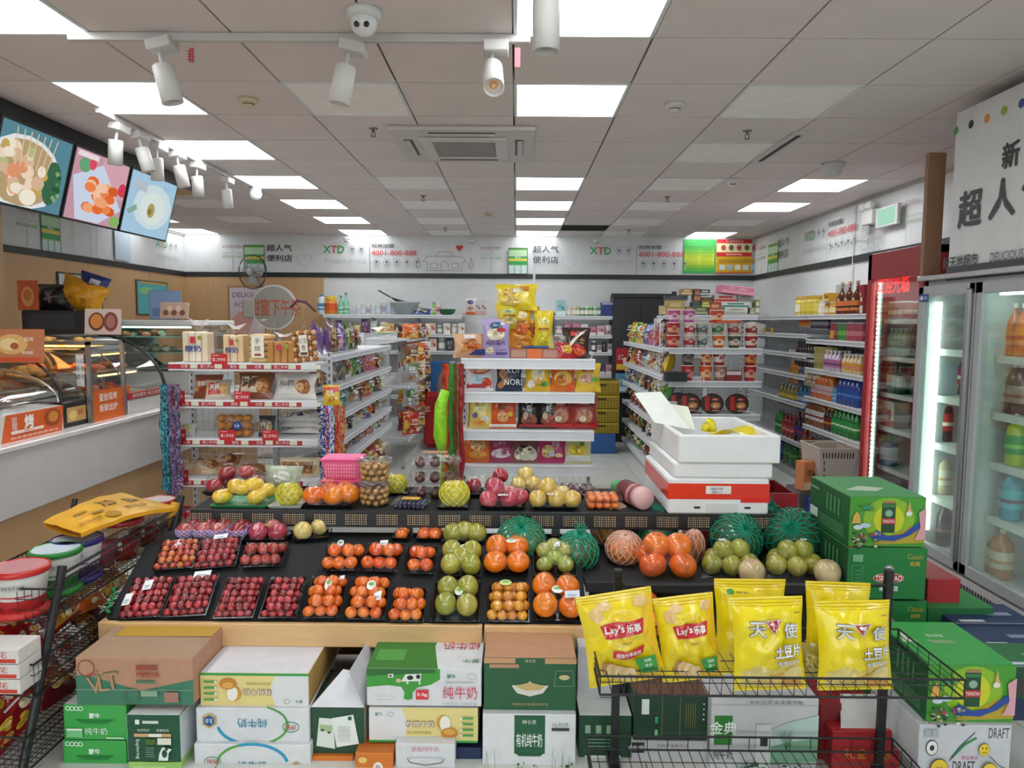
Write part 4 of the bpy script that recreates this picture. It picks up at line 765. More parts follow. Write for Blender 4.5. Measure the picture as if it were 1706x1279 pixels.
put(pouch(.16, .24, .06, 'e4dcd8', (('c', 0, .18, .05, .03, '2a4a88'), ('r', -.07, .01, .07, .05, 'e0702a'), ('c', 0, .1, .05, .03, 'c89a78')), 4), 784, 10.0, zt_, 'tissue_pack', 'white and orange pack with blue oval on the back shelf', 'pack')
for i, px in enumerate((797, 806)): put(pack(.075, .06, .2, 'd4c8c8', packart(.075, .2, 'd4c8c8', 'c89aa0', '5a4a50', '电')), px, 10.02, zt_, 'blister_box', 'narrow pale pink box, %s of the pair on the back shelf' % ('left', 'right')[i], 'box')
put(pack(.13, .06, .22, '9ac4c8', packart(.13, .22, '9ac4c8', 'e0e8e8', '4a8a98', '纸')), 934, 10.02, zt_, 'tissue_box', 'light blue box on the back shelf right of the chip pile', 'box')
for i, (px, c, c2) in enumerate([(947, 'dcc0c0', 'f0e0e0'), (957, 'c0b098', 'e0d8b0'), (963, '9aa878', 'd8d8b0'), (970, '5a7a88', 'c8d8c8'), (977, '6aa078', 'd8e8c8'), (984, '4a8a58', 'b8d8a8'), (991, '88b090', 'd8e8d8'), (998, '4a7a58', 'a8c8a8')]): put(jar(c, c2, 'e8e8d8', .14, .032), px, 10.02, zt_, 'small_jar', 'small pastel jar, %s in the row left of the navy tin' % nth(i, 'left'), 'jar')
put(pack(.18, .12, .19, '28407c', (('r', -.08, .16, .08, .185, 'b0a8d0'),)), 1011, 10.0, zt_, 'navy_tin', 'navy blue tin with pale lid at the right end of the back shelf', 'tin')
rr = random.Random(11)
def filler(px0, px1, Y, z, n, kinds, where, hmax=.2, seed=0):
 r = random.Random(seed)
 for i in range(n):
  px = px0+(px1-px0)*(i+.5)/n; w = (P(px1, 560, Y=Y).x-P(px0, 560, Y=Y).x)/n*.9; c, cn = r.choice(kinds); h = hmax*r.uniform(.6, 1)
  t = r.randrange(3)
  if t == 0: sp = pack(round(w, 3), .12, round(h, 2), c, packart(round(w, 3), round(h, 2), c, 'e8e4dc', 'a84a48')); nm = 'box'
  elif t == 1: sp = jar(c, 'e0e0dc', 'e8e4dc', round(h, 2), round(w*.45, 3)); nm = 'jar'
  else: sp = pouch(round(w, 3), round(h, 2), .07, c, (('r', -w*.3, h*.5, w*.3, h*.75, 'e8e4dc'), ('c', 0, h*.3, w*.25, h*.12, 'a87a60')), 2, 4, sub=1); nm = 'pack'
  put(sp, px, Y, z, 'household_'+nm, '%s %s, %s on the %s' % (cn, nm, nth(i, 'left'), where), nm)
GREY = [('c8ccca', 'pale grey'), ('d8b8a8', 'peach'), ('8a98a0', 'blue grey'), ('e0dcd4', 'white'), ('a87a70', 'dusty red'), ('4a4c50', 'charcoal')]
filler(715, 775, 10.02, zb[4], 5, GREY, 'second back wall board left of the chips', .18, 1)
filler(545, 715, 10.02, zb[4], 12, [('5a6a48', 'olive'), ('6a4a7a', 'violet'), ('b0a890', 'beige'), ('c8ccca', 'pale grey'), ('d8c070', 'yellow')], 'second back wall board behind the purple bags', .2, 2)
filler(715, 770, 10.02, zb[3], 4, GREY, 'third back wall board left of the chips', .2, 3)
filler(715, 770, 10.02, zb[2], 5, [('8a8e94', 'steel grey'), ('b8bcc0', 'silver')], 'fourth back wall board', .18, 4)
filler(925, 1020, 10.02, zb[4], 7, [('d8a8b8', 'pink'), ('e0d4d8', 'white'), ('c8889a', 'rose')], 'second back wall board right of the chips', .17, 5)
filler(985, 1020, 10.02, zb[3], 4, [('5a5a60', 'charcoal'), ('9a9aa0', 'grey'), ('3a3a44', 'black')], 'third back wall board right of the chips', .17, 6)
filler(975, 1020, 10.02, zb[2], 4, [('3a4a7a', 'navy'), ('a8b8c8', 'pale blue'), ('c8a0a8', 'pink')], 'fourth back wall board right of the chips', .2, 7)
place([pt('board', M().box(-.22, 0, 0, .22, .03, .5, '2a6aa8', .02), 'semi')], 'blue_board', 'blue plastic board standing behind the red one in the left aisle', 'board', (P(722, 650, Y=9.6).x, 9.6, .62))
place([pt('stool', M().box(-.16, -.1, 0, .16, .1, .72, 'c0262c', .05), 'semi')], 'red_stool', 'red plastic stack standing at the end of the left aisle', 'stool', (P(727, 700, Y=9.3).x, 9.3, 0.02))
place([pt('pink_hood', M().ball((0, 0, 0), .13, .06, .2, 'b08a84', 12, 8).box(-.11, -.04, -.85, .11, .04, .02, 'b08a84', .01), 'semi', True)], 'pink_mat', 'dusty pink rounded mat leaning by the red hanging strips', 'mat', (P(745, 640, Y=9.0).x, 9.0, .85))
a, b = P(1022, 490, Y=9.9), P(1116, 490, Y=9.9)
m = M().box(0, 0, 0, b.x-a.x, .35, a.z, '2b2b30', .01)
place([pt('cabinet_body', m, 'semi'), pt('top_rail', M().box(-.03, -.04, a.z-.04, b.x-a.x+.06, -.0, a.z+.01, '1e1e22'), 'semi'), pt('end_cap', M().box(b.x-a.x+.02, -.06, a.z-.02, b.x-a.x+.08, -.02, a.z+.04, '2a2a2e'), 'semi'), pt('door_seam', M().box((b.x-a.x)*.5-.004, -.004, .05, (b.x-a.x)*.5+.004, 0, a.z-.06, '141416'), 'matte')], 'black_cabinet', 'tall black cabinet against the back wall between the gondolas', 'cabinet', (a.x, 9.9, 0))
place(pack(.16, .1, .3, 'b8242c', packart(.16, .3, 'b8242c', 'e8c040', 'f0e0d0', '红')), 'red_display', 'red box hanging in front of the black cabinet', 'box', (P(1036, 600, Y=9.84).x, 9.845, 1.0))
place(pack(.16, .1, .26, '5a9ab8', packart(.16, .26, '5a9ab8', 'd8e8f0', 'f0f8ff', '湿巾')), 'blue_display', 'blue box below the red box by the black cabinet', 'box', (P(1036, 620, Y=9.84).x, 9.845, .7))
# ---- right wall shelves: front plane X = 2.98, facing -X; local x runs toward the camera
XS = 2.98; Yf = 9.75
def yat(px, X=XS, py=560): return P(px, py, X=X).y
y_mid, y_near = yat(1345), yat(1445)
def zlist(px, pys, X=XS): return [P(px, q, X=X).z for q in pys]
zt1 = P(1400, 524, X=XS).z
zf = zlist(1320, (796, 733, 668, 622.5, 588, 556))
shelving('wall_shelving', 'empty far section of white shelves on the right wall', (XS, Yf, 0), -pi/2, Yf-y_mid, XR-XS, zf+[zt1], 1.78, posts=3, railc='c6c8ca')
zn = zlist(1420, (817, 748, 668, 618, 574))
zn = zlist(1400, (805, 727, 674, 621, 568))
shelving('wall_shelving', 'filled near section of white drink shelves on the right wall', (XS, y_mid, 0), -pi/2, y_mid-5.75, XR-XS, zn+[zt1], 1.78, posts=4, railc='c6c8ca')
WR = Run((XS, y_mid, 0), -pi/2)
def wput(spec, px, z, d, name, lab, cat, group=None, rz=0, py=600):
 y = yat(px, XS+d, py); return WR.put(spec, name, lab, cat, y_mid-y, d, z, rz, group=group)
def rlab(lab, i, j, q, n, rows, stack):
 return lab+(', '+nth(i, 'left') if n > 1 else '')+(' behind' if j else '')+(' stacked' if q else '')
def wrow(spec, px0, px1, n, z, name, lab, cat, rows=1, d=.06, dd=.09, stack=0):
 for j in range(rows):
  ya, yb = yat(px0, XS+d), yat(px1, XS+d)
  for i in range(n):
   for q in range(stack+1):
    WR.put(spec, name, rlab(lab, i, j, q, n, rows, stack), cat, y_mid-(ya+(yb-ya)*(i+.5)/n), d+j*dd, z+q*.125, 0, group=lab if n*rows > 1 else None)
z6 = zt1
wrow(jar('d8c060', 'c8a048', 'efe8c8', .2, .05), 1326, 1336, 1, z6, 'jar', 'cream jar at the left end of the top drink shelf', 'jar')
wrow(jar('c8b440', 'c8a038', 'e0cc50', .2, .055), 1336, 1364, 3, z6, 'sauce_jar', 'yellow sauce jar in the row on the top right wall board', 'jar')
wrow(jar('d8d0c0', 'd8d4cc', 'e8e4da', .14, .04), 1366, 1376, 2, z6, 'sauce_jar', 'white-labelled jar on the top right wall board', 'jar')
wrow(pack(.13, .12, .08, 'c89a28', packart(.13, .08, 'c89a28', 'e8d080', 'a85a20', '酱')), 1377, 1391, 1, z6+.13, 'sauce_box', 'golden box stacked over small jars on the top right board', 'box')
wrow(jar('c88a28', 'c0a040', 'e8d8a0', .12, .045), 1376, 1392, 2, z6, 'sauce_jar', 'amber jar under the golden box', 'jar')
wrow(bottle('5a2a18', 'c8a080', 'd87838', .3, .05, 3, '2a1a18'), 1394, 1432, 3, z6, 'sauce_bottle', 'dark sauce bottle with an orange label on the top right board', 'bottle')
wrow(pack(.1, .08, .3, 'b0b4b8', packart(.1, .3, 'b0b4b8', '8a8e94', '5a5e64', '醋')), 1396, 1408, 2, z6, 'vinegar_box', 'grey carton behind the dark sauce bottles', 'box', d=.22)
wrow(pack(.1, .08, .26, '8a2428', packart(.1, .26, '8a2428', 'd8d0c8', 'f0e0d8', '酒')), 1432, 1444, 1, z6, 'vinegar_box', 'dark red carton at the right end of the top right board', 'box', d=.1)
z5 = zn[4]
wrow(can('d08a2a', 'b85a28', .14, .034), 1333, 1352, 4, z5+.12, 'drink_can', 'orange drink can on the second right wall board', 'can', 1)
wrow(can('4a3a4a', '8a8a98', .14, .034), 1353, 1380, 5, z5+.1, 'drink_can', 'dark purple drink can on the second right wall board', 'can', 1)
wrow(can('a83a48', 'c86a70', .17, .034), 1386, 1398, 2, z5, 'drink_can', 'rose red can left of the green cans', 'can', 2)
wrow(can('3f8a3a', '7ab858', .17, .034), 1399, 1412, 3, z5, 'drink_can', 'green can in the group on the second right board', 'can', 2)
wrow(can('b04858', 'd08088', .17, .034), 1414, 1440, 5, z5, 'drink_can', 'rose red can right of the green cans', 'can', 2)
z4 = zn[3]
wrow(can('b8b4b8', '5a4050', .12, .036), 1318, 1330, 2, z4+.05, 'drink_can', 'silver can left of the dark tall bottles', 'can', 2)
wrow(bottle('3a1a1e', '1f4a44', 'c8c8c0', .26, .036, 0, '2a2024'), 1330, 1362, 7, z4, 'dark_bottle', 'dark bottle with green cap on the third right wall board', 'bottle', 2)
wrow(pack(.045, .06, .22, 'bcb26a', packart(.045, .22, 'bcb26a', '8a8a4a', 'f0ecd0', '奶')), 1362, 1392, 7, z4, 'slim_carton', 'slim olive carton on the third right wall board', 'carton', 1)
wrow(pack(.16, .1, .2, '8a7034', packart(.16, .2, '8a7034', 'b89a50', '5a4820', '茶')), 1385, 1410, 2, z4, 'tea_box', 'dark gold box on the third right wall board', 'box', 1, .14)
wrow(bottle('c8b8cc', 'dcdce0', 'b86a98', .2, .04, 1, '4a4a60'), 1378, 1404, 4, z4-.0, 'yogurt_bottle', 'pink and lilac yogurt bottle on the right wall shelves', 'bottle', 2, .02)
wrow(bottle('e0c8a0', 'e4e4e4', 'e0a030', .18, .035, 1, 'd880a0'), 1408, 1440, 5, z4-.0, 'yogurt_bottle', 'yellow and pink yogurt bottle on the right wall shelves', 'bottle', 2, .02)
z3 = zn[2]
wrow(bottle('c87a28', 'e4e0d8', 'b8862a', .26, .04, 0, '2a2a2a'), 1322, 1336, 3, z3+.1, 'tea_bottle', 'white-capped amber bottle on the fourth right board', 'bottle')
wrow(bottle('4a4a7a', 'd8d8d8', '8a8a9a', .22, .04, 0, '3a3a6a'), 1337, 1346, 2, z3+.1, 'drink_bottle', 'blue bottle beside the amber bottles on the fourth right board', 'bottle')
wrow(bottle('b8a890', 'd8d4cc', 'd8d0c0', .2, .045, 2, '8a7a60'), 1348, 1372, 5, z3+.1, 'milk_bottle', 'beige milk tea bottle on the fourth right board', 'bottle')
wrow(bottle('c86a34', 'd88a48', 'c8b0b0', .25, .048, 2, 'b87a8a'), 1360, 1394, 5, z3, 'juice_bottle', 'orange bottle with pale pink label on the fourth right board', 'bottle', 2)
wrow(bottle('3aa0d0', '3a6ab0', '8ad0e8', .15, .035, 0, '2a6ab0'), 1396, 1404, 2, z3, 'water_bottle', 'small light blue bottle on the fourth right board', 'bottle')
wrow(bottle('27489a', '2a4a8a', '2a52a8', .27, .048, 0, '5a8ad0'), 1404, 1440, 5, z3, 'drink_bottle', 'deep blue bottle on the fourth right board', 'bottle', 2)
z2 = zn[1]
wrow(bottle('8a7a40', 'a8a8a0', 'c8b040', .24, .042, 0, '5a5a38'), 1305, 1335, 5, z2+.12, 'drink_bottle', 'olive and yellow bottle on the fifth right board', 'bottle')
wrow(bottle('2a6a98', '3a6a90', 'a8b8c0', .26, .045, 0, '2a5a90'), 1337, 1358, 3, z2+.12, 'water_bottle', 'teal blue water bottle on the fifth right board', 'bottle')
wrow(bottle('8a4a24', 'dcd8cc', 'dcd8d4', .29, .045, 0, '8a2a2a'), 1352, 1382, 5, z2, 'tea_bottle', 'tall brown white-labelled bottle on the fifth right board', 'bottle', 2)
wrow(bottle('3a2018', 'd8982a', '7a2020', .22, .045, 0, 'c8a040'), 1384, 1396, 2, z2, 'cola_bottle', 'dark bottle with a yellow cap on the fifth right board', 'bottle')
wrow(bottle('1f7a34', '2a8a3a', '2f9a44', .26, .045, 1, 'd8e8c8'), 1397, 1440, 6, z2, 'green_bottle', 'green soft drink bottle on the fifth right board', 'bottle', 2)
z1 = zn[0]
wrow(bottle('3a8a48', 'a8a8a8', '2f7a3a', .3, .05, 1, 'b0d080'), 1302, 1312, 2, z1+.2, 'green_bottle', 'large green bottle at the left of the sixth right board', 'bottle')
wrow(bottle('9a2a28', 'b83a34', 'c04a48', .26, .05, 0, 'e0b0a0'), 1313, 1334, 3, z1+.2, 'red_bottle', 'red bottle on the sixth right board', 'bottle')
wrow(bottle('3a1a2a', '8a2a2a', '3a3a7a', .32, .055, 1, 'a82a30'), 1334, 1350, 2, z1+.2, 'cola_bottle', 'large dark cola bottle on the sixth right board', 'bottle')
wrow(bottle('1f4a8a', '2a5a98', '2a5aa0', .3, .06, 1, '5a8ac0'), 1304, 1318, 1, .12, 'jumbo_bottle', 'dark blue jumbo bottle on the bottom right board', 'bottle')
wrow(bottle('2f6a3a', '3a7a40', '3f7a48', .3, .06, 1, '7ab060'), 1318, 1338, 2, .12, 'jumbo_bottle', 'dark green jumbo bottle on the bottom right board', 'bottle')
wrow(bottle('8a5030', 'c87a40', 'b07a58', .3, .055, 1, '4a2a24'), 1345, 1362, 2, .25, 'jumbo_bottle', 'brown jumbo bottle on the bottom right board', 'bottle')
for q, (px, z) in enumerate([(1273, zf[5]), (1286, zf[5]), (1386, zn[4]+.02)]):
 p = P(px, 551 if q < 2 else 557, X=XS-.015); place([pt('tag', M().box(-.002, -.035, -.035, .002, .035, .035, 'e0b030'), 'semi'), pt('printed_face', paint([('o', 0, 0, .022, .022, 'c87a20', .006)], flat((-.002, 0, 0), (0, -1, 0), (0, 0, 1), (-1, 0, 0))), 'print')], 'price_sign', 'round yellow price tag %s on the right wall shelves' % ('first at the far end', 'second at the far end', 'under the dark purple cans')[q], 'price sign', p)
# ================================================================ RIGHT SIDE: FRIDGES, BANNER
XF = 2.37
def fy(px, X=XF, py=600): return P(px, py, X=X).y
yA, yB, yC = fy(1527), fy(1622), 3.18
ztop = P(1525, 470, X=XF).z; zd0 = P(1655, 985, X=XF).z
GR = 'a9abae'
fz = [P(1592, y, X=2.5).z for y in (583, 663, 745, 838)]
nz = [P(1680, y, X=2.5).z for y in (594, 690, 775, 868)]
body = M()
body.box(XF+.03, yA-.03, zd0-.02, 3.1, yA, ztop, 'a8abad').box(XF+.03, yC, zd0-.02, 3.1, yC+.03, ztop, 'a8abad')
body.box(3.06, yC, zd0-.02, 3.1, yA, ztop, 'b8c4c0').box(XF+.03, yC, ztop-.06, 3.1, yA, ztop, 'b4b6b8').box(XF+.03, yC, zd0-.06, 3.1, yA, zd0, 'c4c8c8').box(XF+.04, yB-.02, zd0, 3.06, yB+.02, ztop, 'b8c0be')
sh_ = []
for a, b, zs in ((yB+.03, yA-.04, fz), (yC+.04, yB-.03, nz)):
 for z in zs: sh_.append(pt('fridge_shelf', M().box(XF+.1, a, z-.02, 3.04, b, z, 'c4ccc8', .003).box(XF+.095, a, z-.035, XF+.1, b, z+.004, 'dfe6e2'), 'semi'))
def door(a, b):
 fr_ = M().box(XF-.01, a, zd0, XF+.03, a+.05, ztop-.03, GR, .004).box(XF-.01, b-.05, zd0, XF+.03, b, ztop-.03, GR, .004).box(XF-.01, a, ztop-.09, XF+.03, b, ztop-.03, GR, .004).box(XF-.01, a, zd0, XF+.03, b, zd0+.06, GR, .004)
 return pt('fridge_door', fr_, 'semi', sub=[('door_glass', M().box(XF+.005, a+.05, zd0+.06, XF+.012, b-.05, ztop-.09, 'ffffff').mesh('door_glass', 'fridge_glass'), [])])
led = M().box(XF+.06, yA-.075, zd0+.1, XF+.09, yA-.05, ztop-.12, 'e8fff0').mesh('led_strip', 'emit6')
led2 = M().box(XF+.06, yC+.05, zd0+.1, XF+.09, yC+.07, ztop-.12, 'e8fff0').box(XF+.06, yC+.08, ztop-.1, XF+.09, yB-.08, ztop-.085, 'e8fff0').mesh('led_strip', 'emit6')
base = M().box(XF+.01, yC, .0, 3.1, yA, zd0-.02, 'c9c2c4')
bs = [('vent_slots', None)]
vs = M()
for i in range(46): y = yC+.02+i*.0235; vs.box(XF+.004, y, zd0-.14, XF+.012, y+.008, zd0-.06, '4a4648')
hd = M().box(XF-.035, yB+.01, zd0+.05, XF-.01, yB+.05, ztop-.06, 'b0b2b6', .008)
top_ = M().box(XF-.02, yC-.01, ztop, 3.1, yA+.01, ztop+.03, 'b8b6b8', .004)
lg = paint([('r', 0, 0, .09, .045, '2a4a98'), ('c', .02, .022, .012, .012, 'e0e8f4'), ('t', '冷柜', .058, .022, .02, 'e0e8f4')], flat((XF-.012, yA-.02, ztop-.12), (0, -1, 0), (0, 0, 1), (-1, 0, 0)))
place([pt('cabinet_body', body, 'semi'), door(yB+.005, yA-.003), door(yC+.003, yB-.005), ('led_strip', led, []), ('led_strip', led2, []), pt('base_panel', base, 'semi', sub=[('vent_slots', vs.mesh('vent_slots', 'matte'), [], None, 'stuff')]), pt('handle', hd, 'metal'), pt('top_trim', top_, 'metal'), pt('maker_plate', lg, 'print')]+sh_, 'drinks_fridge', 'grey two-door glass drinks fridge on the right, stocked with bottles', 'fridge')
def frow(spec, px0, px1, z, X, n, name, lab, cat='bottle', rows=1, grp=None):
 a, b = fy(px0, X), fy(px1, X)
 for j in range(rows):
  for i in range(n): place(spec, name, rlab(lab, i, j, 0, n, rows, 0), cat, (X+.1*j, a+(b-a)*(i+.5)/n, z+.001), -pi/2, group=lab)
zb_ = zd0+.002
frow(bottle('d8702a', 'f0eee8', 'e8862a', .27, .045, 1, 'c84a20'), 1662, 1712, nz[0], 2.56, 3, 'juice_bottle', 'orange juice bottle with white cap on the top shelf of the near fridge door', rows=2)
frow(bottle('d8b030', 'f0eee8', 'e0c040', .24, .04, 2, 'c89a20'), 1655, 1664, nz[0], 2.62, 1, 'juice_bottle', 'yellow juice bottle behind the orange ones in the fridge')
frow(bottle('c8b878', 'f0f0ec', 'e4e0d0', .26, .038, 0, 'b8b080'), 1650, 1688, nz[1], 2.55, 3, 'tea_bottle', 'pale jasmine tea bottle on the second shelf of the near fridge door', rows=2)
frow(bottle('6a3a30', 'e8e4e0', 'a89088', .26, .042, 0, '8a5a50'), 1688, 1712, nz[1], 2.55, 2, 'tea_bottle', 'brown milk tea bottle beside the pale tea bottles in the fridge')
frow(bottle('a8d02a', 'c82a20', '1f9a3a', .28, .048, 1, 'c8d838'), 1648, 1680, nz[2], 2.55, 2, 'soda_bottle', 'lime green soda bottle on the third shelf of the near fridge door', rows=2)
frow(bottle('1f8a3a', '2a9a40', '2aa848', .28, .048, 1, '8ad05a'), 1680, 1694, nz[2], 2.6, 1, 'soda_bottle', 'deep green soda bottle beside the lime ones')
frow(bottle('b8c83a', 'd8e0d8', '2f9a44', .28, .048, 1, '8ad05a'), 1693, 1712, nz[2], 2.53, 1, 'soda_bottle', 'large yellow green soda bottle at the right edge of the third fridge shelf')
frow(bottle('c8d0d0', 'e0e8e8', 'e4eaea', .24, .045, 2, '9ab8c0'), 1645, 1682, nz[3], 2.55, 3, 'water_bottle', 'white labelled bottle on the fourth shelf of the near fridge door')
frow(bottle('3a98b0', '2a8aa0', '3ab0c0', .28, .05, 1, '5a3a5a'), 1690, 1712, nz[3], 2.53, 1, 'soda_bottle', 'teal bottle at the right of the fourth fridge shelf')
frow(bottle('8a7a28', 'e8e4d8', 'c8c090', .26, .045, 0, '6a6a30'), 1640, 1660, zb_, 2.55, 1, 'tea_bottle', 'olive tea bottle at the bottom of the near fridge door')
frow(bottle('b87a30', 'd8d4c8', 'd8d0b8', .26, .055, 0, 'c89a60'), 1662, 1700, zb_, 2.53, 2, 'tea_bottle', 'large amber tea bottle at the bottom of the near fridge door')
cola = bottle('2a1a1c', 'b8242a', 'b02a2e', .3, .048, 1, 'e8d8d0')
frow(cola, 1568, 1592, fz[2], 2.56, 1, 'cola_bottle', 'large cola bottle on the third shelf of the far fridge door')
frow(cola, 1585, 1606, fz[1], 2.62, 1, 'cola_bottle', 'cola bottle half hidden on the second shelf of the far fridge door')
frow(bottle('c8b890', 'c8342a', 'd8d4c4', .26, .045, 0, 'c8a060'), 1572, 1592, fz[3], 2.56, 1, 'tea_bottle', 'beige bottle on the fourth shelf of the far fridge door')
frow(bottle('3a2a2a', '3a3a3a', '2a2c34', .26, .042, 0, '9a5a48'), 1558, 1600, zb_, 2.56, 2, 'beer_bottle', 'dark bottle at the bottom of the far fridge door')
yb1 = fy(1570, 2.4); zb0, zb1_ = P(1570, 445, X=2.4).z, P(1570, 200, X=2.4).z
sfb = flat((2.4, 0, 0), (0, -1, 0), (0, 0, 1), (-1, 0, 0))
def bp(px, py): q = P(px, py, X=2.4); return -q.y, q.z
s = []
for (px, py, c) in ((1593, 218, '4f9a44'), (1618, 207, '26302e'), (1645, 197, 'ee8a3a'), (1673, 184, '9ab83a'), (1703, 172, '3a54a0')): u, v = bp(px, py); s.append(('c', u, v, .022, .022, c))
for (t, px, py, hpx) in (('新', 1685, 257, 44), ('天', 1732, 245, 48), ('超', 1617, 347, 62), ('人', 1671, 330, 66), ('气', 1728, 315, 70)):
 u, v = bp(px, py); hh = P(px, py-hpx/2, X=2.4).z-P(px, py+hpx/2, X=2.4).z; s.append(('t', t, u, v, hh*.95, '26282a', dict(b=.035)))
u0, v0 = bp(1572, 438); u1, v1 = bp(1632, 432); s.append(('t', '新天地超市', (u0+u1)/2, (v0+v1)/2, .065, '26282a', dict(w=(u1-u0)*.96, b=.02)))
u, v = bp(1686, 424); s.append(('t', 'DELICIOUS IN', u, v, .045, '4a4c50', dict(w=.3)))
s.append(('r', -yb1, zb0-.08, -2.9, zb0-.005, '34363a'))
place([pt('banner_box', M().box(2.4, 2.9, ztop+.03, 2.75, yb1, zb1_, 'd9dadc', .004), 'semi'), pt('printed_face', paint(s, sfb), 'print')], 'banner_box', 'white banner box with coloured dots and black lettering on top of the fridge', 'sign')
a = P(1541, 330, X=2.62)
place([pt('board_panel', M().box(2.5, 0, ztop, 2.6, .035, 2.6, '8a644a', .002), 'laminate')], 'wood_board', 'brown board standing on edge behind the banner box', 'board', (P(1541, 330, Y=4.26).x-2.5, 4.24, .032))
XC = 2.75; ca, cb = fy(1533, XC), fy(1441, XC); cz1 = P(1441, 426, X=XC).z; cz0 = .22; RC = '9c1f28'
m = M().box(XC+.03, ca, 0, 3.34, ca+.03, cz1, RC).box(XC+.03, cb-.03, 0, 3.34, cb, cz1, RC).box(3.3, ca, 0, 3.34, cb, cz1, 'c8d0cc').box(XC+.03, ca, cz1-.05, 3.34, cb, cz1, RC).box(XC+.03, ca, 0, 3.34, cb, cz0, RC)
fr_ = M().box(XC-.01, ca, cz0, XC+.03, ca+.05, cz1, 'a8242c', .004).box(XC-.01, cb-.06, cz0, XC+.03, cb, cz1, 'a8242c', .004).box(XC-.01, ca, cz1-.2, XC+.03, cb, cz1, 'a8242c', .004).box(XC-.01, ca, cz0, XC+.03, cb, cz0+.1, 'a8242c', .004)
czs = [P(1485, y, X=XC+.15).z for y in (533, 594, 655, 712, 779, 850)]
leds = M()
for k in range(48): z = cz0+.12+k*(cz1-cz0-.36)/47; leds.box(XC+.04, cb-.1, z, XC+.05, cb-.075, z+.022, 'e4fff4')
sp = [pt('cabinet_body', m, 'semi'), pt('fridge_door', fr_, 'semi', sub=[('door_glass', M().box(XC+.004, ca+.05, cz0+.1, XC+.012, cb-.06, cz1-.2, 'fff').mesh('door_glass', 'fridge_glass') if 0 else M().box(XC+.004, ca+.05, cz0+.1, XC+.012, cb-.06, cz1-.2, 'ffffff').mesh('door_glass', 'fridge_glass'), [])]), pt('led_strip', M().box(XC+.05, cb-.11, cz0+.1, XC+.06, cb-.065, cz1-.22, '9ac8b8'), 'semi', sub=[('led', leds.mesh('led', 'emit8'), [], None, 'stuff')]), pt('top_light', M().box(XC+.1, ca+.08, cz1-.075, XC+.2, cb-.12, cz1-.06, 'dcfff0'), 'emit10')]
for z in czs: sp.append(pt('fridge_shelf', M().box(XC+.12, ca+.04, z-.012, 3.28, cb-.05, z, 'c8d4d0').box(XC+.11, ca+.04, z-.03, XC+.12, cb-.05, z+.004, 'e4dcd8'), 'semi'))
u0 = bp
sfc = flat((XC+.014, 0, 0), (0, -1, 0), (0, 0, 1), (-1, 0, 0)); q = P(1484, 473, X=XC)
sp.append(pt('led_lettering', paint([('t', '欢迎光临', -q.y, q.z, .13, 'ff2a2a', dict(w=.46, b=.03))], sfc), 'emit1.5', label='glowing red lettering'))  # reflection of an outside LED sign, put into the door as emissive letters
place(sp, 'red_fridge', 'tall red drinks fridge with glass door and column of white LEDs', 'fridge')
def crow(spec, px0, px1, z, n, name, lab, rows=2):
 a, b = fy(px0, XC+.18), fy(px1, XC+.18)
 for j in range(rows):
  for i in range(n): place(spec, name, rlab(lab, i, j, 0, n, rows, 0), 'bottle', (XC+.18+.1*j, a+(b-a)*(i+.5)/n, z+.001), -pi/2, group=lab)
crow(can('a85848', 'd8c0b0', .14, .035), 1458, 1512, czs[0], 7, 'drink_can', 'red and white can on the top shelf of the red fridge')
crow(bottle('2a8a7a', 'd0dcd8', '2f9a88', .24, .035, 0, '9ac8b8'), 1458, 1480, czs[1], 3, 'drink_bottle', 'teal bottle on the second shelf of the red fridge')
crow(bottle('b0b89a', 'c8ccc0', 'c4c8b0', .22, .035, 0, '8a9078'), 1481, 1512, czs[1], 4, 'drink_bottle', 'pale olive bottle on the second shelf of the red fridge')
crow(bottle('1f4a38', '1f6a48', 'e4e0d0', .25, .035, 0, 'd8d4c0'), 1474, 1508, czs[2], 4, 'drink_bottle', 'dark green bottle with cream label on the third shelf of the red fridge')
crow(pack(.2, .12, .2, 'd8c8b8', packart(.2, .2, 'd8c8b8', 'c84a3a', 'b83a30', '奶茶')), 1468, 1505, czs[3], 2, 'drink_pack', 'boxed red and cream milk tea on the fourth shelf of the red fridge', 1)
crow(jar('e0e4dc', 'e8ece8', 'd8e0d0', .2, .05), 1455, 1468, czs[4], 1, 'yogurt_tub', 'white tub at the left of the fifth shelf of the red fridge', 1)
crow(jar('4a78a0', '3a8a58', 'e0d8e4', .24, .065), 1478, 1500, czs[4], 1, 'yogurt_tub', 'blue and white tub with green base on the fifth shelf of the red fridge', 1)
crow(jar('9a8a48', '8a8a50', 'c8c0a0', .18, .06), 1475, 1500, czs[5], 1, 'yogurt_tub', 'olive tub on the lowest shelf of the red fridge', 1)
p, q = P(1448, 362, X=XR-.06), P(1480, 360, X=XR-.06)
m = M().box(-.03, -.1, -.07, .04, .1, .07, 'd8d8d6', .008)
place([pt('housing', m, 'semi'), pt('lamp', M().ball((-.03, -.06, .1), .045, .045, .045, 'e4e4e2', 10, 6), 'semi'), pt('lamp', M().ball((-.03, .06, .1), .045, .045, .045, 'e4e4e2', 10, 6), 'semi'), pt('bracket', M().box(-.01, -.02, -.16, .03, .02, -.07, '9a9a9a'), 'semi')], 'emergency_light', 'white twin-lamp emergency light on the right wall band', 'light', p)
place([pt('housing', M().box(-.02, -.19, -.09, .01, .19, .09, 'c8c8c6', .004), 'semi'), pt('lit_panel', M().box(-.024, -.15, -.07, -.02, .15, .07, 'a8d8c0'), 'emit0.7')], 'exit_sign', 'pale green exit sign seen edge on beside the emergency light', 'sign', q)
Yb = 5.25; a, b = P(1366, 748, Y=Yb), P(1426, 826, Y=Yb); w = b.x-a.x; h = a.z-b.z
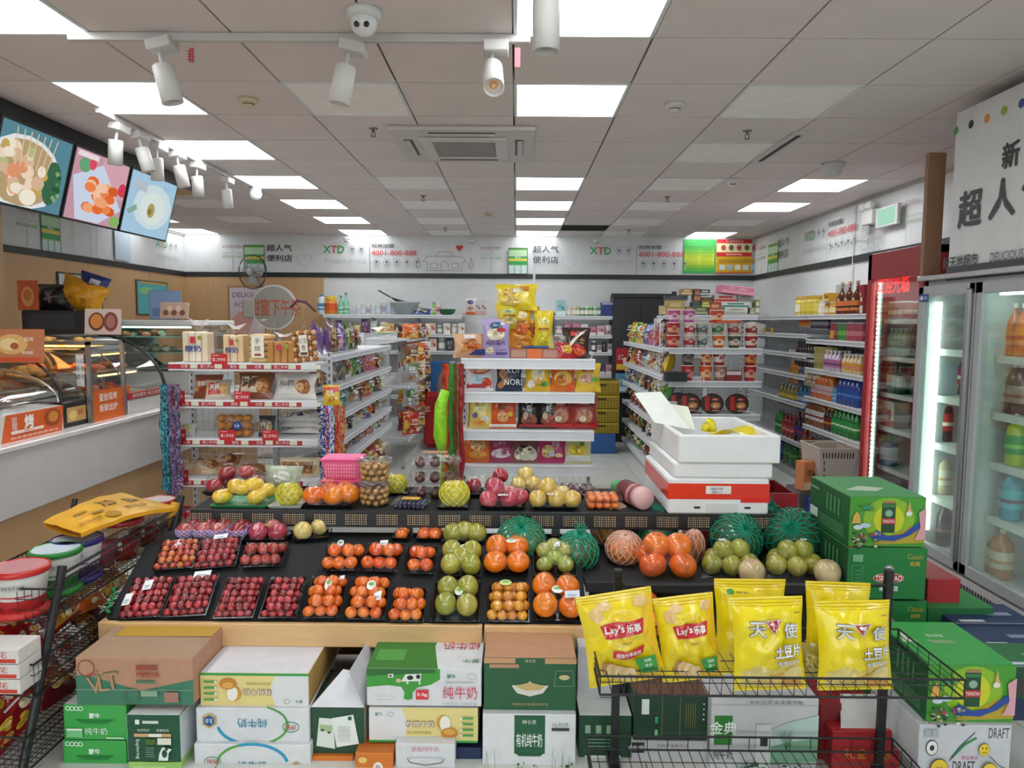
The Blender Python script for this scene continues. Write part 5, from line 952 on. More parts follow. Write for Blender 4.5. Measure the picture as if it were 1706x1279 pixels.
def basket(w, d, h, c):
 m = M(); k = .78
 T = [(-w/2, 0, h), (w/2, 0, h), (w/2, d, h), (-w/2, d, h)]; Bm = [(-w/2*k, .03, 0), (w/2*k, .03, 0), (w/2*k, d-.03, 0), (-w/2*k, d-.03, 0)]
 for i in range(4): j = (i+1) % 4; m.quad(Bm[i], Bm[j], T[j], T[i], c)
 m.quad(Bm[3], Bm[2], Bm[1], Bm[0], c)
 rim = M().tube([T[0], T[1], T[2], T[3], T[0]], .009, c, 6)
 sl = M()
 f = lambda u, v, hh=0: Vector((w*(u-.5)*(k+(1-k)*v), .03*(1-v)-.002-hh, v*h))
 for i in range(11): u = .08+.08*i; sl.quad(f(u, .8), f(u+.035, .8), f(u+.035, .92), f(u, .92), '2a2826'); sl.quad(f(u, .1), f(u+.035, .1), f(u+.035, .22), f(u, .22), '2a2826')
 for v in (.35, .5, .65): sl.quad(f(.1, v), f(.13, v), f(.13, v+.1), f(.1, v+.1), '2a2826')
 hn = M().tube([(-w/2, d*.5, h), (-w*.3, d*.5, h+.02), (w*.3, d*.5, h+.02), (w/2, d*.5, h)], .007, c, 6)
 return [pt('basket_body', m, 'semi'), pt('rim', rim, 'semi'), pt('slots', sl, 'matte', kind='stuff'), pt('handle', hn, 'semi')]
place(basket(w, .36, h, 'b8aca0'), 'shopping_basket', 'beige plastic shopping basket standing beside the red fridge', 'basket', ((a.x+b.x)/2, Yb, b.z))
zc = b.z-.004
place([pt('bin', M().box(-.2, -.12, 0, .22, .3, zc, '24409a', .03), 'semi'), pt('wing', M().add([(-.2, -.14, 0), (-.05, -.14, zc), (-.12, -.14, zc), (-.32, -.14, 0)], [(0, 1, 2, 3)], '2a48a8'), 'semi')], 'blue_crate', 'deep blue plastic stand under the beige basket', 'crate', ((a.x+b.x)/2, Yb+.03, 0))
place(pack(.14, .1, .22, 'c87848', packart(.14, .22, 'c87848', 'e0c8a8', '4a2a20', '茶')), 'juice_box', 'orange brown carton standing left of the blue stand', 'carton', (P(1345, 790, Y=5.4).x, 5.4, P(1345, 815, Y=5.4).z), .3)
place([pt('plate', M().box(-.09, -.14, 0, .09, .14, P(1345, 815, Y=5.4).z-.002, '4a4a48', .01), 'semi')], 'low_stand', 'low grey stand under the orange brown carton', 'stand', (P(1345, 790, Y=5.4).x, 5.45, 0))
# ================================================================ LEFT COUNTER
XN = -2.62; zt = P(0, 757, X=XN).z; zw = P(0, 870, X=XN).z
wl_ = M().box(XN-.66, 1.0, 0, XN-.02, 7.3, zw, 'bb9468')
place([pt('cabinet_front', wl_, 'laminate'), pt('white_band', M().box(XN-.7, .98, zw, XN, 7.32, zt, 'c9c5c4', .004), 'semi'), pt('counter_top', M().box(XN-.75, .96, zt, XN+.012, 7.34, zt+.03, 'dcd8d4', .004), 'gloss'), pt('back_cabinet', M().box(-4.3, 1, 0, -4.0, 3.3, .9, 'bb9468'), 'laminate')], 'service_counter', 'long service counter of beige wood with a white upper band on the left', 'counter')
zt += .03
XQ = -2.7
def cy(px, X=XQ, py=650): return P(px, py, X=X).y
OR, OD = 'd8641e', '8a3a14'
def lumps(x0, y0, x1, y1, z, n, r, c1, c2, seed=0):
 m = M(); q = random.Random(seed)
 for i in range(n): m.ball((q.uniform(x0, x1), q.uniform(y0, y1), z+r*.5+q.uniform(0, r)), r*q.uniform(.8, 1.2), r*q.uniform(.9, 1.5), r*.7, q.choice([c1, c2]), 8, 5)
 return m
def arcglass(xf, xb, z0, z1, y0, y1, col='f4f4f4'):      # quarter-round front, flat back, runs along y
 return M().surf(lambda u, v: Vector((xb+(xf-xb)*cos(v*pi/2), y0+(y1-y0)*u, z0+(z1-z0)*sin(v*pi/2))), 2, 10, col)
def arcedge(xf, xb, z0, z1, y, r, c): return M().tube([(xb+(xf-xb)*cos(k*pi/20), y, z0+(z1-z0)*sin(k*pi/20)) for k in range(11)], r, c, 6)
y0, y1 = 3.2, cy(104); zs = P(100, 670, X=XQ).z; L_ = y1-y0; H_ = zs-zt-.02
s = [('p', [(0, .0), (y1-y0-.02, .0), (y1-y0, zs-zt-.02), (.0, zs-zt-.02)], 'd8602a'), ('p', [(0, 0), (L_*.5, 0), (L_*.54, zs-zt-.02), (0, zs-zt-.02)], 'd8d0c8')]
s += [('t', '甜', L_*.6, H_*.75, .04, 'f4e8e0'), ('t', '糯', L_*.6, H_*.5, .04, 'f4e8e0'), ('t', '烤', L_*.71, H_*.64, H_*.5, 'f8f2ec', dict(b=.05)), ('c', L_*.9, H_*.62, .07, H_*.34, 'a04a1e'), ('c', L_*.905, H_*.64, .045, H_*.22, 'd88a3a'), ('r', L_*.57, H_*.26, L_*.82, H_*.38, 'f4e0d4'), ('t', '精选蜜薯26号', L_*.7, H_*.32, H_*.08, 'c84a24'), ('t', '现烤香甜软糯更美味', L_*.75, H_*.12, H_*.1, 'f4d8c8', dict(w=.4))]
sfr = flat((XQ, y0, zt), (0, 1, 0), (0, 0, 1), (1, 0, 0))
place([pt('roaster_body', M().box(-3.3, y0, zt, XQ, y1, zs-.02, 'd8d4d0', .006), 'semi'), pt('printed_face', paint(s, sfr), 'print', label='orange sign with white lettering'), pt('glass_hood', arcglass(XQ-.02, -3.2, zs, zs+.2, y0, y1-.01).box(XQ-.03, y0, zs-.02, XQ-.02, y1-.01, zs+.07, 'ffffff'), 'glass', True), pt('hood_edge', arcedge(XQ-.02, -3.2, zs, zs+.2, y1-.01, .006, 'c8c4c0'), 'metal'), pt('roast_sweet_potatoes', lumps(-3.15, y0+.1, -2.85, y1-.06, zs-.02, 40, .04, '8a4a30', '6a3424', 1), 'matte', True, kind='stuff')], 'roaster', 'sweet potato roaster with a curved glass hood and orange front sign at the left edge', 'food warmer')
y0, y1 = cy(108), cy(150)+.02;
place([pt('warmer_base', M().box(-3.35, y0, zt, XQ-.02, y1-.02, zt+.16, '26221f', .01), 'semi'), pt('printed_face', paint([('r', .04, .03, L_*.22, .12, 'c8a060'), ('c', .1, .07, .04, .03, 'e8c878'), ('r', .15, .07, .2, .1, 'c86a3a')], flat((XQ-.02, y0, zt), (0, 1, 0), (0, 0, 1), (1, 0, 0))), 'print'), pt('glass_hood', arcglass(XQ-.02, -3.3, zt+.16, zt+.52, y0, y1-.02), 'glass', True), pt('hood_edge', arcedge(XQ-.02, -3.3, zt+.16, zt+.52, y0, .008, '3a3634'), 'metal'), pt('buns', lumps(-3.2, y0+.05, -2.95, y1-.08, zt+.3, 12, .035, 'd8a868', 'c89050', 2), 'matte', True, kind='stuff'), pt('tray', M().box(-3.28, y0+.02, zt+.28, -2.9, y1-.04, zt+.29, '8a8684'), 'metal')], 'bun_warmer', 'black bun warmer with curved glass hood between roaster and hot food cabinet', 'food warmer')
y0, y1, x0 = P(149, 640, X=XQ).y, cy(206), -3.32; z1 = P(148, 569, X=XQ).z
m = M()
for (x, y) in ((x0, y0), (XQ, y0), (x0, y1), (XQ, y1)): m.box(x-.012, y-.012, zt, x+.012, y+.012, z1, 'a8a4a0')
m.box(x0-.012, y0-.012, z1-.02, XQ+.012, y1+.012, z1, 'b4b0ac').box(x0, y0, zt, XQ, y1, zt+.03, '5a5450')
place([pt('frame', m, 'metal'), pt('glass_side', M().box(x0+.02, y0-.003, zt+.2, XQ-.012, y0, z1-.02, 'ffffff'), 'glass'), pt('glass_front', M().box(XQ, y0+.012, zt+.2, XQ+.004, y1-.012, z1-.02, 'ffffff'), 'glass'), pt('food_tray', M().box(x0+.03, y0+.02, zt+.3, XQ-.02, y1-.02, zt+.312, '7a7470'), 'metal', sub=[('fried_food', lumps(x0+.05, y0+.04, XQ-.05, y1-.04, zt+.31, 26, .03, 'd86a20', 'b84a18', 3).mesh('fried_food', 'matte'), [], None, 'stuff')]), pt('food_tray', M().box(x0+.03, y0+.02, zt+.47, XQ-.02, y1-.02, zt+.48, '7a7470'), 'metal', sub=[('buns', lumps(x0+.05, y0+.04, XQ-.15, y1-.04, zt+.48, 14, .03, 'c88a40', 'e0b060', 4).mesh('buns', 'matte'), [], None, 'stuff')]),
       pt('heat_lamp', M().box(x0+.1, y0+.05, z1-.05, XQ-.1, y1-.05, z1-.035, 'ffb060'), 'emit4'), pt('orange_sign', M().box(XQ-.005, y0, zt, XQ+.002, y1+.08, zt+.2, OR), 'semi', sub=[('printed_face', paint([('t', '蛋挞现烤', .2, .15, .05, 'f8e8dc', dict(b=.02)), ('t', '新鲜出炉', .2, .08, .05, 'f8e8dc', dict(b=.02)), ('c', .42, .1, .06, .06, 'c8503a')], flat((XQ+.002, y0, zt), (0, 1, 0), (0, 0, 1), (1, 0, 0))).mesh('printed_face', 'print'), [])]),
       pt('vertical_notice', paint([('r', 0, 0, .05, .2, 'd8d4d0'), ('t', '小心', .025, .16, .03, '303030'), ('t', '烫手', .025, .11, .03, '303030'), ('t', '请勿', .025, .06, .03, '303030')], flat((XQ-.07, y0-.016, z1-.28), (1, 0, 0), (0, 0, 1), (0, -1, 0))), 'print'), pt('dark_oven', M().box(x0+.02, y0+.03, zt+.2, x0+.2, y1-.02, z1-.06, '2a2624', .02), 'semi')], 'hot_food_cabinet', 'steel framed glass hot food cabinet with an orange sign on the counter', 'food warmer')
y0, y1 = cy(208)+.02, cy(276); zc0, zc1 = zt+.1, P(230, 556, X=-3.0).z
sp = [pt('case_base', M().box(-3.4, y0, zt, XQ+.01, y1, zc0, 'c8c4c0', .005), 'semi'), pt('red_strip', M().box(XQ+.0, y0, zc0, XQ+.014, y1, zc0+.05, 'a83030', .003), 'semi', sub=[('printed_face', paint([('t', '新鲜面包 每日现烤', .25, .025, .03, 'f0e0d8', dict(w=.4))], flat((XQ+.014, y0, zc0), (0, 1, 0), (0, 0, 1), (1, 0, 0))).mesh('printed_face', 'print'), [])]), pt('glass_front', arcglass(XQ, -3.25, zc0, zc1, y0, y1), 'glass', True), pt('black_edge', arcedge(XQ, -3.25, zc0, zc1, y1, .012, '1e1c1c'), 'semi'), pt('side_frame', arcedge(XQ, -3.25, zc0, zc1, y0, .006, '8a8684'), 'metal'), pt('case_back', M().box(-3.4, y0, zt, -3.36, y1, zc1, '9a948c'), 'semi'), pt('case_top', M().box(-3.4, y0, zc1-.015, -3.2, y1, zc1, 'b8b4b0'), 'metal')]
for k, (z, xf) in enumerate(((zc0+.02, -2.85), (zc0+.17, -2.9), (zc0+.31, -2.98))):
 sp.append(pt('glass_shelf', M().box(-3.35, y0+.02, z, xf, y1-.02, z+.01, '9a9890'), 'semi', sub=[('pastries', lumps(-3.25, y0+.05, xf-.06, y1-.05, z+.01, 16, .032, ('c8602a', 'c87838', 'b88858')[k], ('8a3420', 'a85a30', '8a5a40')[k], 5+k).mesh('pastries', 'matte', True), [], None, 'stuff')]))
 if k: sp.append(pt('warm_tube', M().box(xf-.02, y0+.04, z-.012, xf, y1-.04, z-.002, 'ffc070'), 'emit5'))
place(sp, 'pastry_case', 'pastry display case with curved glass, black edge and warm tube lights', 'display case')
Yc = 6.35; xa, xb = P(172, 560, Y=Yc).x, P(322, 560, Y=Yc).x; z1 = P(250, 533, Y=Yc).z
sp = [pt('case_body', M().box(xa, Yc, zt+.001, xb, Yc+.9, zt+.2, 'b4b8b4', .006), 'semi'), pt('case_top', M().box(xa-.02, Yc-.02, z1-.05, xb+.02, Yc+.9, z1, 'd8dcd8', .01), 'semi'), pt('glass_side', M().box(xa, Yc-.005, zt+.2, xb, Yc, z1-.05, 'ffffff').box(xb, Yc, zt+.2, xb+.005, Yc+.9, z1-.05, 'ffffff'), 'glass'), pt('case_back', M().box(xa, Yc, zt+.2, xa+.03, Yc+.9, z1-.05, '9ab0a8'), 'semi'), pt('top_light', M().box(xa+.1, Yc+.05, z1-.07, xb-.05, Yc+.08, z1-.055, 'd0fff0'), 'emit3')]
for k in range(3): z = zt+.22+.14*k; sp.append(pt('glass_shelf', M().box(xa+.03, Yc+.03, z, xb-.03, Yc+.85, z+.008, 'a8c0b8'), 'semi', sub=[('packed_food', lumps(xa+.1, Yc+.08, xb-.1, Yc+.5, z, 18, .035, ('8a8a68', 'c8c4a0', 'b0a890')[k], ('6a7a50', 'e0dcc8', 'c87a58')[k], 9+k).mesh('packed_food', 'matte'), [], None, 'stuff')]))
place(sp, 'cold_display_case', 'pale glass cold display case with white top at the far end of the counter', 'display case')
def card(name, lab, pxa, pya, pxb, pyb, Y, c, art, rz=0, rx=-.12, base=None, dep=.012):
 a, b = P(pxa, pyb, Y=Y), P(pxb, pya, Y=Y); w, h = b.x-a.x, b.z-a.z
 return place([pt('card', M().box(-w/2, 0, 0, w/2, dep, h, c, .002), 'semi'), pt('printed_face', paint(art(w, h), flat((-w/2, 0, 0), (1, 0, 0), (0, 0, 1), (0, -1, 0))), 'print')], name, lab, 'sign', ((a.x+b.x)/2, Y, a.z), (rx, 0, rz))
food = lambda c1, c2, t: (lambda w, h: [('r', .005, .005, w-.005, h-.005, c1), ('c', w*.4, h*.55, w*.3, h*.3, c2), ('c', w*.35, h*.55, w*.18, h*.18, 'e8c890'), ('c', w*.45, h*.5, w*.08, h*.1, 'a8522c'), ('r', w*.05, h*.04, w*.95, h*.16, 'c84a20'), ('t', t, w*.72, h*.7, h*.12, 'f8ecd8'), ('t', '蛋黄酥', w*.7, h*.3, h*.1, 'f8ecd8')])
card('menu_card', 'orange picture card of a filled bun standing on the roaster', -12, 548, 66, 604, 4.25, 'b86a40', food('b87048', 'd8a868', '现烤'), rz=.15)
card('menu_card', 'picture card with bowls of braised food in front of the dark machine', 142, 514, 198, 557, 4.9, 'c8a898', lambda w, h: [('r', .005, .005, w-.005, h-.005, 'c8b0a8'), ('c', w*.33, h*.5, w*.22, h*.36, '5a3020'), ('c', w*.33, h*.52, w*.17, h*.28, 'c87838'), ('c', w*.72, h*.5, w*.2, h*.38, '7a3a34'), ('c', w*.72, h*.5, w*.12, h*.25, 'a06a58')], rz=.1)
Ym = 5.75; a, b = P(36, 552, Y=Ym), P(146, 517, Y=Ym)
place([pt('machine_body', M().box(a.x, Ym, .0, b.x, Ym+.5, b.z, '2b2c30', .01), 'semi'), pt('vent', M().box(a.x+.06, Ym-.004, a.z+.02, b.x-.1, Ym, b.z-.03, '3a3b40'), 'semi')], 'dark_machine', 'charcoal machine behind the hot food cabinet with bags on top', 'machine')
zm = b.z
card('menu_card', 'tall orange card standing at the left end of the dark machine', 30, 467, 62, 516, 5.78, 'c85a34', lambda w, h: [('r', .005, .005, w-.005, h-.005, 'c8603a'), ('c', w*.5, h*.45, w*.3, h*.34, 'e0a060'), ('c', w*.5, h*.5, w*.2, h*.2, 'c87a48')], rx=0)
def sack(px, py0, w, d, h, c, art, name, lab, Y, rz=0, ry=0):
 p = P(px, py0, Y=Y)
 return place(pouch(w, h, d, c, art, int(px) % 7, 10, 'crinkle', sub=4), name, lab, 'bag', p, (-.1, ry, rz))
sack(93, 518, .3, .22, .22, '222020', (('p', [(-.05, .08), (0, .05), (.05, .08), (.03, .14), (-.03, .14)], '7a5a60'),), 'black_bag', 'black carrier bag on the dark machine', 5.9)
sack(128, 517, .4, .24, .26, 'd8981e', (('r', -.06, .05, .1, .12, 'c88414'),), 'yellow_bag', 'golden yellow shopping bag slumped over the black bag', 5.95, 0, .35)
sack(150, 492, .26, .14, .18, '2a3a78', (('r', -.02, .04, .1, .1, 'a83038'), ('r', .0, .1, .08, .14, 'c8c8d0')), 'blue_pack', 'blue and red plastic pack on the yellow bag', 6.0, 0, .3)
def lposter(pxa, pya, pxb, pyb, art, lab, c='3a3a3a'):
 a, b = P(pxa, pyb, X=XL+.02), P(pxb, pya, X=XL+.02); w, h = b.y-a.y, b.z-a.z; h = P(pxa, pya, X=XL+.02).z-a.z
 place([pt('frame', M().box(XL+.014, a.y, a.z, XL+.03, b.y, a.z+h, c, .003), 'semi'), pt('printed_face', paint(art(w, h), flat((XL+.03, a.y, a.z), (0, 1, 0), (0, 0, 1), (1, 0, 0))), 'print')], 'poster', lab, 'poster')
lposter(97, 452, 168, 512, lambda w, h: [('r', .02, .02, w-.02, h-.02, 'cdd6d8'), ('r', w*.1, h*.6, w*.6, h*.75, '9aa8b0')], 'white framed notice on the left wall behind the bags')
lposter(228, 465, 278, 525, lambda w, h: [('r', .02, .02, w-.02, h-.02, '5ab8c0'), ('c', w*.3, h*.7, w*.22, h*.1, '8ad08a'), ('t', 'COOL', w*.4, h*.62, h*.1, 'c84a3a'), ('c', w*.6, h*.35, w*.25, h*.18, 'e8f0e8'), ('r', w*.1, h*.9, w*.9, h*.96, 'c8b060')], 'teal summer drinks poster on the left wall', '5a5040')
card('blue_card', 'pale blue lightbox card standing on the cold display case', 249, 484, 300, 532, 6.5, '7a98c0', lambda w, h: [('r', .01, .01, w-.01, h-.01, '8aa4cc'), ('r', .03, h*.1, w-.03, h*.4, '6a8aa8')], rx=0)
card('dessert_card', 'tent card of rolled desserts in front of the blue card', 266, 503, 312, 530, 6.3, 'd8bca8', lambda w, h: [('r', .005, .005, w-.005, h-.005, 'd0b09c')]+[('c', w*(.2+.15*i), h*(.35+.25*(i % 2)), w*.1, h*.18, ('8a5a48', 'e8d0b8')[i % 2]) for i in range(5)], rx=-.2)
a, b = P(381, 560, Y=YB-.03), P(442, 476, Y=YB-.03); w, h = b.x-a.x, b.z-a.z
place([pt('frame', M().box(0, 0, 0, w, .015, h, 'a8845c', .003), 'semi'), pt('printed_face', paint([('r', .03, .03, w-.02, h-.03, 'd4c4d0'), ('p', [(.03, .03), (w*.5, .03), (w*.7, h*.4), (w*.3, h*.5), (.03, h*.3)], 'd09a90'), ('t', 'DELIGHT', w*.5, h*.82, h*.1, '6a5a68'), ('t', 'FOOD', w*.45, h*.62, h*.1, '6a5a68'), ('t', '美味', w*.45, h*.48, h*.06, '8a7a88')], flat((0, 0, 0), (1, 0, 0), (0, 0, 1), (0, -1, 0))), 'print')], 'poster', 'framed pink poster with grey capitals on the wooden back wall', 'poster', (a.x, YB-.03, a.z))
Yd = 8.6; c = P(456, 512, Y=Yd); r_ = .27
s = [('c', 0, 0, r_*.94, r_*.94, '9c9890'), ('o', 0, 0, r_, r_, 'd0c8c0', .02)]
m = M(); m.T = Matrix.Rotation(pi/2, 4, 'X'); m.lathe([(r_, -.03), (r_, .0)], 'b4aca4', 28)
place([pt('disc', m, 'semi'), pt('printed_face', paint(s+[('t', '甜蜜下午茶', .02, .0, .2, 'b0644a', dict(w=.6, b=.03))], flat((0, -.001, 0), (1, 0, 0), (0, 0, 1), (0, -1, 0))), 'print'), pt('side_cup', M().box(-.37, -.01, -.13, -.22, .02, .1, 'b4aca4', .02), 'semi'), pt('stand', M().box(-.03, .01, -c.z, .03, .06, -r_+.02, '8a8680').box(-.2, -.1, -c.z, .2, .15, -c.z+.02, '8a8680'), 'semi')], 'round_sign', 'round grey afternoon tea sign with orange lettering behind the bread shelf', 'sign', c)
p = P(423, 453, Y=10.15); m = M(); r_ = .235; Rm = Matrix.Rotation(-.35, 4, 'Z')
g = M(); g.T = Rm
for q in range(28): t = 2*pi*q/28; g.tube([(0, -.09, 0), (r_*.6*cos(t), -.08, r_*.6*sin(t)), (r_*cos(t), -.03, r_*sin(t))], .0032, '9a9ca0', 4, False)
g.tube([(r_*cos(2*pi*k/24), -.03, r_*sin(2*pi*k/24)) for k in range(25)], .008, '4a4c50', 6, False)
bl = M(); bl.T = Rm
for q in range(3):
 t0 = 2*pi*q/3; bl.add([(.03*cos(t0), -.04, .03*sin(t0)), (.17*cos(t0+.1), -.05, .17*sin(t0+.1)), (.18*cos(t0+.9), -.025, .18*sin(t0+.9)), (.04*cos(t0+1.2), -.03, .04*sin(t0+1.2))], [(0, 1, 2, 3)], 'c0c2c4')
hb = M(); hb.T = Rm; hb.ball((0, -.085, 0), .05, .02, .05, 'b8babc', 12, 6).tube([(0, -.02, 0), (0, .12, 0)], .06, 'a8aaac', 12)
place([pt('guard', g, 'metal', kind='stuff'), pt('blades', bl, 'semi', kind='stuff'), pt('motor_hub', hb, 'semi'), pt('arm', M().tube([(0, .1, -.02), (.05, .13, -.18), (.06, .24, -.2)], .02, '8a8c8e'), 'semi')], 'wall_fan', 'round grey caged fan mounted high on the back wall', 'fan', p)
# ================================================================ MENU SCREENS, BULKHEAD, CEILING THINGS
y0, y1 = 2.2, P(335, 310, X=-2.86).y; zk = P(200, 300, X=-2.86)
zb0 = P(335, 325, X=-2.86).z
pts = [(-2.86, y0)]+[(-2.86-.12+.12*cos(t), y1-.12+.12*sin(t)) for t in [k*pi/12 for k in range(7)]]+[(-3.7, y1), (-3.7, y0)]
n = len(pts); m = M().add([(x, y, zb0) for x, y in pts]+[(x, y, ZC-.002) for x, y in pts], [tuple(range(n))[::-1]]+[(i, (i+1) % n, (i+1) % n+n, i+n) for i in range(n)], ['c49a6a']+['222326']*n)
place([pt('fascia', m, 'semi')], 'bulkhead', 'black ceiling bulkhead with wooden underside over the menu screens', 'bulkhead')
def scr(pa, pb, art, lab, i):
 ya, yb = P(pa, 300, X=-2.8).y, P(pb, 300, X=-2.8).y
 zT = CZ+.392*2.8+.008; zB = CZ+.219*2.92; w = yb-ya-.012; H = sqrt((zT-zB)**2+.12**2)
 U = Vector((0, 1, 0)); V = (Vector((-2.8, 0, zT))-Vector((-2.92, 0, zB))).normalized(); N_ = U.cross(V)*1
 O = Vector((-2.92, ya, zB)); f = lambda u, v, hh=0: O+U*u+V*v+N_*hh
 b_ = [f(0, 0, -.04), f(w, 0, -.04), f(w, 0, 0), f(0, 0, 0), f(0, H, -.04), f(w, H, -.04), f(w, H, 0), f(0, H, 0)]
 m = M().add(b_, [(0, 1, 2, 3), (4, 5, 6, 7), (0, 1, 5, 4), (1, 2, 6, 5), (2, 3, 7, 6), (3, 0, 4, 7)], '141518')
 g = .014; im = paint([('r', g, g, w-g, H-g, art[0])]+art[1](w, H), f)
 place([pt('bezel', m, 'semi'), pt('picture', im, 'emit0.62'), pt('bracket', M().box(-2.99, (ya+yb)/2-.03, zT-.1, -2.95, (ya+yb)/2+.03, ZC-.06, '3a3a3c'), 'metal')], 'menu_screen', lab, 'screen')
def clipE(w, H): return lambda x, y: (min(max(x, .016), w-.016), min(max(y, .016), H-.016))
def blob(cx, cy, rx, ry, c, w, H, n=16): k = clipE(w, H); return ('p', [k(cx+rx*cos(2*pi*i/n), cy+ry*sin(2*pi*i/n)) for i in range(n)], c)
def a1(w, H):
 r = random.Random(5); s = [blob(w*.38, H*.42, w*.52, H*.46, 'e4e8ea', w, H), blob(w*.38, H*.43, w*.46, H*.4, 'b8a078', w, H), blob(w*.78, H*.4, w*.13, H*.28, '3f6a4c', w, H)]
 for i in range(34):
  x, y = r.uniform(.05, .62), r.uniform(.15, .72); s.append(blob(w*x, H*y, w*r.uniform(.05, .1), H*r.uniform(.05, .1), r.choice(['e8b088', 'f0d8c0', 'e09a70', 'f4e6d4', 'c8a860', 'd8b898', 'b8c088']), w, H, 9))
 for i in range(7): s.append(('l', [(w*(.2+.07*i), H*.5), (w*(.16+.09*i), H*.93)], .008, 'e8c8a0'))
 for i in range(12): s.append(blob(w*r.uniform(.72, .86), H*r.uniform(.2, .6), w*.03, H*.03, r.choice(['5a8a5a', '2f5a40', '88a878']), w, H, 7))
 return s+[blob(w*.42, H*.16, w*.11, H*.1, 'f4ecd8', w, H)]
def a2(w, H):
 r = random.Random(8); s = [('r', w*.5, H*.45, w-.016, H-.016, 'd8a8b4'), ('p', [(w*.04, H*.6), (w*.5, H*.86), (w*.97, H*.3), (w*.6, .02), (w*.2, .02)], 'cfd8ec'), blob(w*.2, H*.78, w*.1, H*.1, '6aa878', w, H), blob(w*.32, H*.82, w*.06, H*.08, 'e0506a', w, H), blob(w*.92, H*.6, w*.08, H*.1, 'd84058', w, H), ('r', w*.05, H*.88, w*.4, H*.95, 'f0e0e8')]
 for i in range(22): s.append(blob(w*(.25+.5*r.random()), H*(.22+.38*r.random()), w*.1, H*.07, r.choice(['f08a50', 'e87038', 'f4a878', 'f8c8a8', 'd86030']), w, H, 8))
 return s+[blob(w*.85, H*.12, w*.1, H*.08, '88b868', w, H)]
def a3(w, H): return [blob(w*.55, H*.5, w*.4, H*.36, 'd0e0e4', w, H), blob(w*.55, H*.48, w*.27, H*.26, 'dce8e4', w, H), blob(w*.52, H*.44, w*.08, H*.12, 'b0a468', w, H), blob(w*.5, H*.42, w*.04, H*.05, '8a7a40', w, H), ('p', [(w*.04, H*.35), (w*.2, H*.48), (w*.24, H*.4), (w*.1, H*.3)], '8ab0a0'), ('r', w*.1, H*.7, w*.35, H*.85, 'b8c4d0'), ('t', '糕点', w*.75, H*.85, H*.08, '98b4cc')]
scr(10, 129, ('5a8a98', a1), 'lit menu screen showing a bowl of skewers, nearest of the three', 0)
scr(130, 221, ('c89aa8', a2), 'lit menu screen showing orange salmon pieces, middle of the three', 1)
scr(222, 298, ('a8cce4', a3), 'lit menu screen showing a pale blue plate, last of the three', 2)
def track(name, lab, a, b, along):
 m = M().box(a[0]-.016, a[1]-.016, ZC-.035, b[0]+.016, b[1]+.016, ZC-.001, 'c4c0bd', .003)
 place([pt('rail', m, 'semi')], name, lab, 'track')
def spot(px, py, X=None, Y=None, tilt=0, dirz=0, lab='', lit=False, H=.16, r=.045, group=None):
 z = ZC-.035; p = P(px, py, X=X, Y=Y, Z=None)
 ad = M().box(-.035, -.05, -.045, .07 if Y else .035, .05 if Y else .09, 0, 'cfccc9', .004).tube([(0, 0, -.04), (0, 0, -.1)], .009, 'c8c6c4', 6)
 hd = M(); hd.T = Matrix.Translation((0, 0, -.1)) @ Matrix.Rotation(dirz, 4, 'Z') @ Matrix.Rotation(tilt, 4, 'X')
 hd.lathe([(r*.9, 0), (r, -.005), (r, -H), (r*.85, -H), (r*.8, -H+.02)], 'd6d4d0', 18, cap=False).lathe([(r*.9, 0), (r*.1, .001)], 'd6d4d0', 18, cap=True)
 ln = M(); ln.T = hd.T; ln.lathe([(r*.82, -H+.02), (r*.4, -H+.03), (r*.05, -H+.03)], 'b0aca6' if not lit else 'e8d8c8', 16)
 sub = [('bulb', (lambda q: q)(ln.mesh('lens', 'semi')), [])]
 sp = [pt('adapter', ad, 'semi'), pt('lamp_head', hd, 'semi', True, sub=[('lens', sub[0][1], [])])]
 if lit:
  bm = M(); bm.T = hd.T; bm.ball((0, 0, -H+.02), r*.42, r*.42, r*.1, 'f0a070', 12, 6).ball((0, 0, -H+.012), r*.2, r*.2, r*.06, 'f4e0a0', 10, 5); sp.append(pt('led_chip', bm, 'semi'))
 return place(sp, 'spotlight', lab, 'spotlight', (p.x, p.y, z), group=group)
pa, pb = P(118, 64, Z=ZC-.03), P(877, 70, Z=ZC-.03)
track('light_track', 'white lighting track across the front of the ceiling', (pa.x, pb.y), (pb.x, pb.y), 0)
Yt = pb.y
spot(262, 85, Y=Yt, tilt=.05, dirz=0, lab='white track spotlight above the far left ceiling panels on the front track').rotation_euler[1] = -.22
spot(584, 85, Y=Yt, tilt=0, lab='white track spotlight beside the ceiling camera on the front track').rotation_euler[1] = .2
spot(820, 85, Y=Yt, tilt=-.75, dirz=.1, lab='white track spotlight facing the camera at the right end of the front track', lit=True)
spot(911, -28, Y=2.45, tilt=0, lab='white cylinder spotlight hanging nearest at the top centre', H=.2)
for k, (px, c, c2) in enumerate(((318, 'b8434a', 'd0a8a8'), (862, 'c86a74', 'd89aa0'))):
 p = P(px, 92, Y=Yt)
 m = M().tube([(0, 0, 0), (-.006, 0, -.06), (.006, 0, -.06), (.01, 0, 0)], .004, c, 5) if k == 0 else M().box(-.012, -.003, -.08, .012, .003, 0, c)
 if k == 0:
  for i in range(4): m.box(-.014, -.003, -.05+.012*i, .014, .003, -.046+.012*i, c)
 place([pt('tag', m, 'semi')], 'red_tag', 'small %s tag hanging at the %s end of the front track' % (('red ribbed', 'pink plain')[k], ('left', 'right')[k]), 'tag', (p.x, Yt, p.z+.03))
pa, pb = P(165, 186, X=-2.42), P(374, 290, X=-2.42)
track('light_track', 'white lighting track running back beside the menu screens', (-2.42, pa.y), (-2.42, pb.y), 1)
